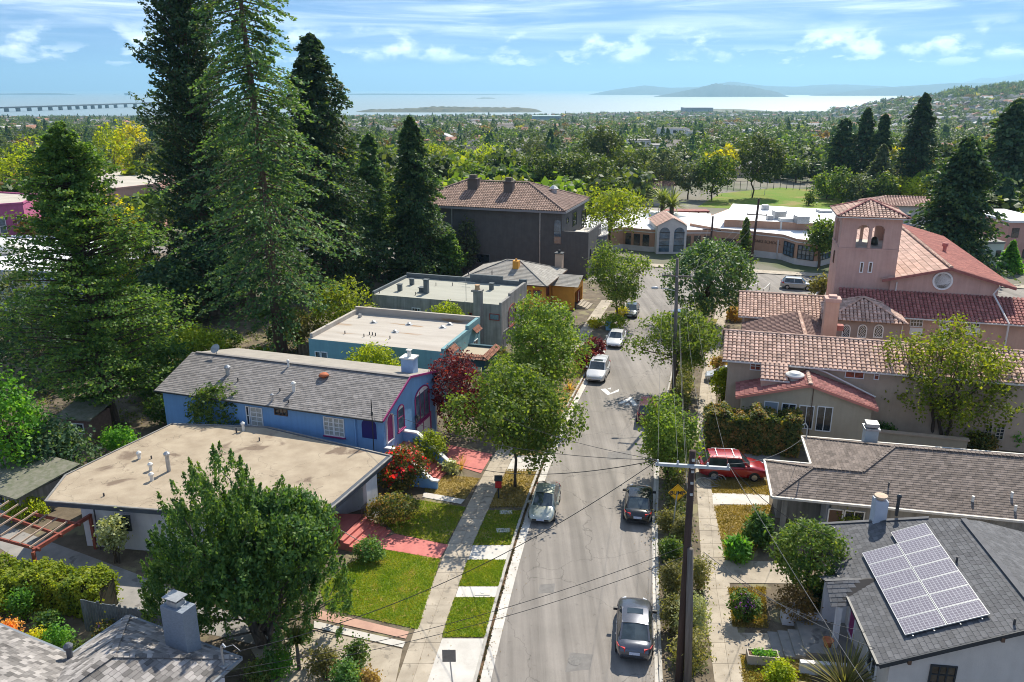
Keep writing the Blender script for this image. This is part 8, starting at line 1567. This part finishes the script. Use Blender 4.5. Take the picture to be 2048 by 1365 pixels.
# retaining wall, rails and garden sign near the church corner
b = MB(); p, q = gd(1601, 640), gd(1645, 600); d = q - p; b.slab([(0, 0, 0), (d.x, d.y, 0), (d.x, d.y, 2.0), (0, 0, 1.6)], (.25, 0, 0)); tag(b.build('garden_wall', pbr('stucco_pale', (.58, .53, .47), .88), loc=p), 'curved pale garden wall behind the tiled rear hall', 'wall')
for i, (x0, y0, x1, y1) in enumerate(((1490, 590, 1514, 580), (1526, 592, 1539, 580))):
	p, q = gd(x0, y0), gd(x1, y1); root = thing('handrail', ['grey handrail by the cross street steps', 'second grey handrail nearer the orange shrub'][i], 'handrail', p); d = q - p; b = MB(); b.tube([(0, 0, 0), (0, 0, 1.0), d + Vector((0, 0, 1.0)), d], .04, 6); b.build('rail', m_galv, root)
# --- middle distance: trees and buildings one can point at
def mtree(kind, label, px, py, tx, ty, w, leaf, seed, n=5200, size=.42, z0=.25, **kw):
	b = gd(px, py); H = top_h(b, tx, ty); r = rad_px(b, w); b.x = aty(tx, ty, b.y).x
	if kind == 'c': return conifer('conifer_tree', label, b, H, .5, r, LF[leaf], kw.get('nb', 260), kw.get('sp', 22), size, seed, .22, kw.get('shape', .75), 0, .4, lumps=.36, tip=kw.get('tip', .25))
	return broadleaf('broad_tree', label, b, H, r, H * z0, LF[leaf], n, size, kw.get('k', 11), seed, trunk_r=.25, clump=.55, per=12, Ry=r, bark=m_bark)
mtree('b', 'spreading yellow-green tree at the charcoal building corner', 1222, 512, 1225, 384, 70, 'ivy', 401, 7500, .34, .4, k=14)
mtree('b', 'dark rounded oak behind the charcoal roof', 1110, 420, 1115, 305, 62, 'oak', 402, 9000, .5, .1); mtree('b', 'broad green oak right of the charcoal roof', 1165, 420, 1165, 300, 66, 'oak', 403, 9000, .5, .1); mtree('b', 'tall dark oak above the school roofs', 1205, 372, 1205, 258, 52, 'oak', 404, 8000, .55, .1); mtree('b', 'green oak with bright top behind the palms', 1255, 400, 1250, 308, 44, 'oak', 405, 6000, .5, .1)
mtree('b', 'large dense oak beside the playing field', 1512, 396, 1515, 274, 48, 'oak', 406, 9500, .5, .2); mtree('b', 'round green tree left of the goal', 1435, 402, 1430, 312, 40, 'bush', 407, 6500, .5, .2); mtree('b', 'grey-green tree behind the tiled annex', 1320, 395, 1320, 305, 36, 'dull', 408, 5000, .5, .15); mtree('b', 'olive tree between palms and field', 1385, 400, 1380, 330, 30, 'dull', 409, 4500, .45, .2); mtree('b', 'rounded green tree behind the small annex', 1295, 375, 1290, 300, 30, 'oak', 410, 4500, .5, .2)
for i, (px, py, h, w, lf) in enumerate([(1690, 408, 340, 30, 'bush'), (1730, 412, 345, 30, 'dull'), (1765, 415, 350, 32, 'bush'), (1805, 412, 352, 30, 'ivy'), (1845, 418, 360, 32, 'lime'), (1660, 400, 345, 24, 'bush'), (1880, 425, 345, 30, 'ivy')]):
	mtree('b', ['sunlit tree just right of the field', 'pale tree second from the field', 'bushy tree third from the field', 'leafy tree fourth from the field', 'yellow tinged tree fifth from the field', 'dark-edged tree at the field corner', 'tall bushy tree left of the big cypress'][i], px, py, px, h, w, lf, 411 + i, 3800, .45, .1)
mtree('c', 'tall dark spire conifer right of centre on the town edge', 1850, 405, 1852, 188, 54, 'redwood', 421, size=.6, nb=340, sp=30, shape=.85); mtree('c', 'dark conifer group, left member, beyond the field', 1690, 392, 1692, 238, 42, 'redwood', 422, size=.6, shape=.55); mtree('c', 'pointed dark conifer beyond the field', 1735, 395, 1737, 216, 44, 'cypress', 423, size=.6, shape=.9); mtree('c', 'shaggy conifer beside the pointed dark conifer', 1775, 398, 1772, 230, 26, 'redwood', 424, size=.7, shape=.6); mtree('c', 'pale layered cedar in front of the dark conifers', 1765, 408, 1768, 290, 36, 'dull', 425, size=.55, shape=.9)
mtree('c', 'big dense cypress behind the nave roof', 1945, 548, 1940, 276, 84, 'redwood', 426, size=.42, nb=460, sp=46, shape=.6, tip=.35); mtree('c', 'huge dark cypress at the right picture edge', 2030, 445, 2040, 200, 62, 'cypress', 427, size=.65, nb=420, sp=32, shape=.55, tip=.4)
mtree('c', 'small bright fir near the right picture edge', 2028, 548, 2028, 484, 24, 'bright', 428, size=.35, nb=160, sp=18, shape=.9, tip=.1)
mtree('b', 'bright street tree beside the bell tower', 1652, 538, 1650, 432, 30, 'bush', 429, 4200, .35, .35); mtree('c', 'slim young tree in front of the school lettering', 1494, 520, 1494, 438, 14, 'bush', 430, size=.32, nb=120, sp=16, shape=.5, tip=.4); mtree('b', 'small thin tree at the cross street kerb', 1647, 608, 1645, 560, 18, 'olive', 431, 1500, .3, .4); mtree('b', 'tiny tree standing on the playing field', 1620, 412, 1620, 392, 6, 'oak', 432, 700, .4, .35)
for i, (px, py, h, w, lf) in enumerate([(880, 345, 288, 42, 'lime'), (985, 350, 290, 40, 'lime'), (945, 352, 298, 30, 'lime'), (920, 395, 343, 26, 'bush'), (900, 370, 322, 22, 'ivy'), (1075, 345, 270, 30, 'dull')]):
	mtree('b', ['yellow-green tree above the charcoal roof ridge', 'bright yellow tree right of the dark gabled house', 'lime tree beside the bright yellow tree', 'green tree behind the flat roofs', 'loose yellow-green tree left of the dark gabled house', 'bare-looking grey tree left of the oaks'][i], px, py, px, h, w, lf, 441 + i, 4200, .5, .12)
for i, (px, py, h, w, lf) in enumerate([(215, 420, 255, 55, 'lime'), (40, 425, 268, 60, 'lime'), (110, 430, 300, 45, 'oak'), (250, 400, 250, 34, 'yellow'), (290, 420, 270, 30, 'dull'), (-30, 420, 300, 40, 'oak')]):
	mtree('b', ['yellow-topped tree behind the pink block', 'yellow-topped tree at the left picture edge', 'dark tree behind the cedar top', 'bright yellow tree left of the tall cypress', 'bare grey tree left of the tall cypress', 'dark tree beyond the magenta block'][i], px, py, px, h, w, lf, 451 + i, 4200, .5, .1)
def far_block(name, label, px0, px1, py, top, depth, wall, roof, rows=0, cols=0):
	a, c = gd(px0, py), gd(px1, py); H = aty(px0, top, a.y).z - a.z; root = thing(name, label, 'building', a); d = c - a; n = Vector((-d.y, d.x, 0)).normalized() * depth; b = MB(); b.prism([(0, 0), (d.x, d.y), (d.x + n.x, d.y + n.y), (n.x, n.y)], -2, H); b.build('wall', wall, root); b = MB(); b.prism([(p[0], p[1]) for p in (Vector((0, 0, 0)) - n * .02, d - n * .02, d + n * 1.02, n * 1.02)], H, H + .35); b.build('roof', roof, root); u = d.normalized(); m = Vector((u.y, -u.x, 0)) * .06
	for r in range(rows):
		for k in range(cols):
			s = d * ((k + .25) / cols); e = d * ((k + .75) / cols); z0 = H * (r + .3) / rows; z1 = H * (r + .75) / rows; b = MB(); b.slab([Vector((s.x, s.y, z0)), Vector((e.x, e.y, z0)), Vector((e.x, e.y, z1)), Vector((s.x, s.y, z1))], m); b.build('window', g_dark, root)
	return root
m_w = pbr('far_white', (.68, .67, .65), .85); m_g = pbr('far_grey', (.3, .3, .3), .85); m_te = pbr('far_teal', (.25, .36, .37), .8); m_dk = pbr('far_dark', (.06, .06, .065), .8); m_rg = pbr('far_roofgrey', (.28, .27, .26), .9, (.22, .21, .2), .5)
far_block('apartment_block', 'white flat-roofed apartment block in the middle of town', 1318, 1378, 282, 258, 14, m_w, m_rg, 2, 5); far_block('apartment_block', 'lower wing of the white apartment block', 1376, 1400, 284, 264, 12, m_w, m_rg, 1, 3); far_block('apartment_block', 'white terraced apartments behind the oaks', 1256, 1300, 318, 282, 12, m_w, m_rg, 3, 4); far_block('apartment_block', 'long low white apartments right of the terraced block', 1296, 1332, 318, 292, 14, m_w, m_rg, 2, 4)
far_block('office_building', 'long white building near the shore', 933, 1018, 250, 240, 40, m_w, m_rg, 1, 9); far_block('office_building', 'teal glass building near the shore', 1065, 1122, 248, 233, 60, m_te, m_te, 0, 0); far_block('grandstand', 'long dark grandstand on the waterfront', 1370, 1426, 226, 216, 90, m_g, m_g, 0, 0)
far_block('flat_roof_shop', 'flat grey roofed shops behind the charcoal ridge', 940, 1080, 372, 348, 26, m_g, m_wroof, 0, 0); far_block('flat_roof_shop', 'white flat-roofed shop left behind the charcoal ridge', 866, 905, 378, 352, 14, m_w, m_wroof, 0, 0)
far_block('pink_hall', 'low pink hall at the right picture edge beyond the nave', 2004, 2090, 530, 446, 14, m_pink, m_wroof, 2, 3); far_block('white_hall', 'white house wall beside the small bright fir', 1962, 2000, 540, 488, 10, m_w, m_rg, 1, 2)
for i, (px, py, u) in enumerate(((1008, 352, 2.2), (982, 365, 2.4), (1050, 362, 1.6))):
	p = gd(px, py); b = MB(); b.lathe([(u * .6, 4), (u * .6, 5.2), (u * .8, 5.3), (u * .7, 6.2)], (0, 0, 0), 10); tag(b.build('roof_fan', m_g, loc=p), ['round roof fan unit on the far flat roofs', 'squat roof fan on the near flat roofs', 'small roof fan on the right flat roof'][i], 'roof fan')
def gabled(label, px0, px1, py, ez_px, top_px, wall, roof, front):
	a, c = gd(px0, py), gd(px1, py); e = aty(px0, ez_px, a.y).z - a.z; t = aty(px0, top_px, a.y).z - a.z; root = thing('gabled_house', label, 'house', a); w = (c - a).length; b = MB(); b.box(0, 0, -2, w, 10, e); b.build('wall', wall, root); b = MB(); b.slab([(-.5, -.5, e), (w + .5, -.5, e), (w + .5, 5, t), (-.5, 5, t)], (0, 0, .2)); b.slab([(w + .5, 10.5, e), (-.5, 10.5, e), (-.5, 5, t), (w + .5, 5, t)], (0, 0, .2)); b.build('roof', roof, root)
	if front:
		g0, g1 = w * .35, w * .65; m = (g0 + g1) / 2; b = MB(); b.add([(g0, -1, 0), (g1, -1, 0), (g1, -1, e * .75), (m, -1, t), (g0, -1, e * .75)], [(0, 1, 2, 3, 4)]); b.build('gable', m_dk, root); b = MB(); b.bar((g0 - .3, -1.1, e * .7), (m, -1.1, t + .1), .3, .3); b.bar((g1 + .3, -1.1, e * .7), (m, -1.1, t + .1), .3, .3); b.build('gable_trim', m_w, root); b = MB(); b.slab([(g0 + .8, -1.05, e * .45), (g1 - .8, -1.05, e * .45), (g1 - .8, -1.05, e * .8), (g0 + .8, -1.05, e * .8)], (0, -.05, 0)); b.build('window', g_sky, root)
gabled('black gabled house with white-trimmed front gable', 918, 1000, 335, 313, 296, m_dk, m_dk, True); gabled('small sand-coloured house below the black gabled house', 925, 962, 348, 335, 325, pbr('far_sand', (.45, .37, .29), .85), m_rg, False); gabled('grey roofed house above the black gabled house', 915, 965, 318, 303, 292, m_dk, m_rg, False)
# field fence along the far edge
root = thing('field_fence', 'thin dark fence along the far edge of the playing field', 'fence', gd(1400, 388)); o = Vector(root.location); pts = [gd(x, y) - o for x, y in ((1400, 388), (1480, 381), (1560, 378), (1640, 384), (1660, 392))]
for p, q in zip(pts[:-1], pts[1:]):
	for k in range(6): c = p.lerp(q, k / 6); b = MB(); b.bar(c, c + Vector((0, 0, 3.0)), .14); b.build('post', m_dk, root)
	b = MB(); b.bar(p + Vector((0, 0, 2.9)), q + Vector((0, 0, 2.9)), .1); b.build('rail', m_dk, root)
# --- the town: near ones are individuals, the rest one mass
EXCL = [(-12, 118, 27, 160), (8, 120, 90, 172), (20, 56, 60, 118), (-45, 85, 5, 132)]
def free(x, y, m=0):
	px = 1024 + 1593 * x / (y * .97 + 8)
	if y < 300 and 34 < x < 112 and 172 < y < 290: return False
	if y < 180 and x > -46 and y < 128 + m: return False
	for a, b_, c, d in EXCL:
		if a < x < c and b_ < y < d: return False
	return True
def proto_crown(rg, kind, n):
	if kind == 'b': lob = lobes_for(rg, 1, 1, .25, 1.75, 7, .6, (.42, .6)); V, Fq = crown_lobes(rg, lob, n, .2, 8, .13, .5, 1.3, .05)
	else:
		h = rg.random(n) ** 1.25; r = (1 - h) * 1.05 + .1; r *= rg.uniform(.75, 1.08, n); a = rg.uniform(0, 6.28, n); P = np.stack([np.cos(a) * r, np.sin(a) * r, .2 + h * 2.6 - r * .15], 1); V, Fq = leaf_cards(P, np.stack([np.cos(a), np.sin(a), np.full(n, .5)], 1) + rg.normal(size=(n, 3)) * .4, .22, rg, 1.5)
	return V, Fq
def proto_mesh(i, kind, leaf, n):
	rg = np.random.default_rng(900 + i); V, Fq = proto_crown(rg, kind, n); b = MB(); b.tube([(0, 0, -.15), (0, 0, 1.0)], [.09, .05], 6); k = len(V)
	tv = np.array(b.v); tf = np.array([f for f in b.f if len(f) == 4]); me = np_mesh('tree', np.concatenate([V, tv]), np.concatenate([Fq, tf + k]), [LF[leaf], m_bark]); mi = np.zeros(len(Fq) + len(tf), dtype=np.int32); mi[len(Fq):] = 1; me.polygons.foreach_set('material_index', mi); return me
KINDS = [('b', 'oak', 'dark green round tree'), ('b', 'bush', 'mid green round tree'), ('b', 'dull', 'grey-green round tree'), ('b', 'ivy', 'yellow-green round tree'), ('b', 'yellow', 'yellow tree'), ('b', 'autumn', 'rust brown tree'), ('c', 'cypress', 'dark pointed town conifer'), ('c', 'redwood', 'green pointed town conifer'), ('b', 'street', 'olive green tree')]
KW = np.array([.22, .21, .17, .11, .04, .05, .04, .03, .13]); KW = KW / KW.sum()
pm_near = [proto_mesh(i, k[0], k[1], 1300) for i, k in enumerate(KINDS)]; pm_far = [proto_mesh(40 + i, k[0], k[1], 260) for i, k in enumerate(KINDS)]
rt_ = np.random.default_rng(77); pts = []
while len(pts) < 18500:
	y = rt_.uniform(135 ** 1.6, 3300 ** 1.6) ** (1 / 1.6); k = rt_.uniform(-.74, .74); x = k * y
	if not free(x, y): continue
	if y > shore(k) - 40: continue
	if y > 600 and (math.sin(x * .021 + y * .004) * math.sin(y * .013) > .78): continue
	pts.append((x, y))
pts.sort(key=lambda p: p[1])
def spec(x, y):
	i = int(rt_.choice(len(KINDS), p=KW)); con = KINDS[i][0] == 'c'; r = rt_.uniform(3.4, 7.2) * (1.0 if not con else .7); hz_ = r * (rt_.uniform(.75, 1.05) if not con else rt_.uniform(.9, 1.35))
	if y > 1900 and hill_z(x, y) > 5: hz_ *= 1.7; r *= 1.3
	return i, r, hz_
def sector(x, y):
	px = 1024 + 1593 * x / (y * .97 + 8); a = 'just ' if y < 230 else 'some way ' if y < 330 else 'well '
	for lim, t in ((120, 'beyond the magenta block at far left'), (320, 'beyond the pink block'), (860, 'beyond the tall redwoods'), (1000, 'beyond the left end of the charcoal roof'), (1150, 'beyond the charcoal roof'), (1290, 'beyond the palms'), (1420, 'beyond the school entry gable'), (1560, 'beyond the oak by the field'), (1700, 'beyond the playing field'), (1850, 'beyond the conifer group'), (9999, 'beyond the cypress at far right')):
		if px < lim: return a + t
near = [p for p in pts if p[1] > 150][:300]; far = [p for p in pts if p[1] > near[-1][1]]
for x, y in near:
	i, r, hz_ = spec(x, y); o = bpy.data.objects.new('town_tree', pm_near[i]); COL.objects.link(o); o.location = (x, y, terr(x, y)); o.scale = (r, r, hz_); o.rotation_euler.z = rt_.uniform(0, 6.28); tag(o, KINDS[i][2] + ' ' + sector(x, y), 'tree', 'trees in the near part of the town')
def scatter_mass(name, label, protos, data):
	col = bpy.data.collections.new(name + '_kinds')
	for j, me in enumerate(protos): o = bpy.data.objects.new(f'{name}_kind_{chr(97 + j)}', me); col.objects.link(o)
	me = bpy.data.meshes.new(name); n = len(data); me.vertices.add(n); me.vertices.foreach_set('co', np.array([d[:3] for d in data], dtype=np.float32).ravel())
	ai = me.attributes.new('idx', 'INT', 'POINT'); ai.data.foreach_set('value', np.array([d[3] for d in data], dtype=np.int32)); av = me.attributes.new('scl', 'FLOAT_VECTOR', 'POINT'); av.data.foreach_set('vector', np.array([d[4] for d in data], dtype=np.float32).ravel()); ar = me.attributes.new('rot', 'FLOAT_VECTOR', 'POINT'); ar.data.foreach_set('vector', np.array([(0, 0, d[5]) for d in data], dtype=np.float32).ravel())
	ob = link(name, me); ng = bpy.data.node_groups.new(name + '_scatter', 'GeometryNodeTree'); ng.interface.new_socket('Geometry', in_out='INPUT', socket_type='NodeSocketGeometry'); ng.interface.new_socket('Geometry', in_out='OUTPUT', socket_type='NodeSocketGeometry')
	gi, go = ng.nodes.new('NodeGroupInput'), ng.nodes.new('NodeGroupOutput'); ci = ng.nodes.new('GeometryNodeCollectionInfo'); ci.inputs[0].default_value = col; ci.inputs['Separate Children'].default_value = True; ci.inputs['Reset Children'].default_value = True
	ip = ng.nodes.new('GeometryNodeInstanceOnPoints'); ip.inputs['Pick Instance'].default_value = True
	def na(nm, t): a = ng.nodes.new('GeometryNodeInputNamedAttribute'); a.data_type = t; a.inputs[0].default_value = nm; return a.outputs[0]
	L = ng.links.new; L(gi.outputs[0], ip.inputs['Points']); L(ci.outputs[0], ip.inputs['Instance']); L(na('idx', 'INT'), ip.inputs['Instance Index']); L(na('scl', 'FLOAT_VECTOR'), ip.inputs['Scale']); L(na('rot', 'FLOAT_VECTOR'), ip.inputs['Rotation']); L(ip.outputs[0], go.inputs[0])
	md = ob.modifiers.new('scatter', 'NODES'); md.node_group = ng; return stuff(ob, label, name.replace('_', ' '))
data = []
KW = np.array([.3, .24, .26, .03, .008, .02, .05, .03, .06]); KW = KW / KW.sum()
for x, y in far: i, r, hz_ = spec(x, y); data.append((x, y, terr(x, y) - .2, i, (r, r, hz_), rt_.uniform(0, 6.28)))
scatter_mass('distant_trees', 'thousands of trees filling the distant town and hillside', pm_far, data)
# houses
WALLS = [(.62, .6, .56), (.52, .46, .38), (.4, .4, .4), (.5, .33, .27), (.3, .34, .38), (.66, .64, .6)]; ROOFS = [(.17, .16, .155), (.24, .21, .18), (.36, .18, .12), (.5, .49, .47), (.12, .12, .13), (.3, .27, .24)]
wm = [pbr(f'house_wall_{i}', c, .88) for i, c in enumerate(WALLS)]; rm = [pbr(f'house_roof_{i}', c, .92, tuple(v * .8 for v in c), .8) for i, c in enumerate(ROOFS)]
def house_meshes(kind):
	w = MB(); w.box(-.5, -.5, -.6, .5, .5, .62); r = MB(); e, t = .6, 1.0
	if kind == 0: q = [(-.56, -.56, e), (.56, -.56, e), (.56, .56, e), (-.56, .56, e), (-.2, 0, t), (.2, 0, t)]; r.add(q, [(0, 1, 5, 4), (2, 3, 4, 5), (3, 0, 4), (1, 2, 5), (3, 2, 1, 0)])
	elif kind == 1: q = [(-.55, -.58, e), (.55, -.58, e), (.55, .58, e), (-.55, .58, e), (-.55, 0, t), (.55, 0, t)]; r.add(q, [(0, 1, 5, 4), (2, 3, 4, 5), (3, 0, 4), (1, 2, 5), (3, 2, 1, 0)])
	else: r.box(-.53, -.53, .6, .53, .53, .68)
	return w, r
hp_ = []
while len(hp_) < 6200:
	y = rt_.uniform(175 ** 1.75, 3200 ** 1.75) ** (1 / 1.75); k = rt_.uniform(-.74, .74); x = k * y
	if free(x, y, 10) and y < shore(k) - 60 and (y > 900 or rt_.random() < .55): hp_.append((x, y))
hp_.sort(key=lambda p: p[1]); hm_ = {}
win_b = MB(); 
for u in (-.3, 0, .3): pass
def hmesh(kind, wi, ri):
	if (kind, wi) not in hm_: hm_[(kind, wi)] = house_meshes(kind)[0].mesh('wall', wm[wi])
	if ('r', kind, ri) not in hm_: hm_[('r', kind, ri)] = house_meshes(kind)[1].mesh('roof', rm[ri])
	return hm_[(kind, wi)], hm_[('r', kind, ri)]
wn_ = MB(); wn_.box(-.07, -.006, 0, .07, .0, .26); wmesh = wn_.mesh('window', g_dark)
RN = ['grey', 'brown', 'terracotta', 'pale', 'black', 'tan']; KN = ['hip', 'gable', 'flat']
for j, (x, y) in enumerate(hp_[:300]):
	kind = int(rt_.integers(0, 3)); wi, ri = int(rt_.integers(0, 6)), int(rt_.integers(0, 6)); root = thing('town_house', f'town house with {RN[ri]} {KN[kind]} roof {sector(x, y)}', 'house', (x, y, terr(x, y)), -R(17) + rt_.normal() * .05 + (math.pi / 2 if rt_.random() < .5 else 0), 'houses in the near part of the town'); root.scale = (rt_.uniform(9, 15), rt_.uniform(9, 14), rt_.uniform(4.6, 7.5))
	a, c = hmesh(kind, wi, ri); link('wall', a, root); link('roof', c, root)
	if y < 420:
		for u in (-.3, .05, .32):
			for f in range(2): o = link('window', wmesh, root); o.location = (u, -.5, .22) if f == 0 else (.5, u, .22); o.rotation_euler.z = 0 if f == 0 else math.pi / 2
b_by = {}
for x, y in hp_[300:]:
	kind = int(rt_.integers(0, 3)); wi, ri = int(rt_.integers(0, 6)), int(rt_.integers(0, 6)); w, r = house_meshes(kind); a = -R(17) + (math.pi / 2 if rt_.random() < .5 else 0); M4 = Matrix.Translation((x, y, terr(x, y))) @ Matrix.Rotation(a, 4, 'Z') @ Matrix.Diagonal((rt_.uniform(9, 20), rt_.uniform(9, 17), rt_.uniform(5.5, 10), 1)); b = b_by.setdefault(0, MB())
	b.M = M4; b.add(w.v, w.f, wi); b.add(r.v, r.f, 6 + ri)
o = b_by[0]; o.M = None; stuff(o.build('distant_houses', wm + rm, fix=False), 'thousands of small houses spread over the distant town', 'distant houses')
# --- haze: one box of even air round everything
hb = MB(); hb.box(-34000, -400, SEA_Z - 8, 34000, 33500, 760)
hz = hb.build('haze', None, None) if False else None
me = hb.mesh('haze', [])
hm = bpy.data.materials.new('haze_air'); hm.use_nodes = True; nt = hm.node_tree; nt.nodes.clear()
o_ = nt.nodes.new('ShaderNodeOutputMaterial'); pv = nt.nodes.new('ShaderNodeVolumePrincipled'); pv.inputs['Color'].default_value = (.42, .76, 1.0, 1); pv.inputs['Density'].default_value = 6e-5; pv.inputs['Anisotropy'].default_value = .3
nt.links.new(pv.outputs[0], o_.inputs['Volume']); me.materials.append(hm)
stuff(link('haze', me), 'thin blue haze over the bay and far hills', 'haze')
for nm in ('Density Attribute', 'Color Attribute', 'Temperature Attribute'):
	try: pv.inputs[nm].default_value = ''
	except Exception: pass
try: hm.cycles.homogeneous_volume = True
except Exception: pass
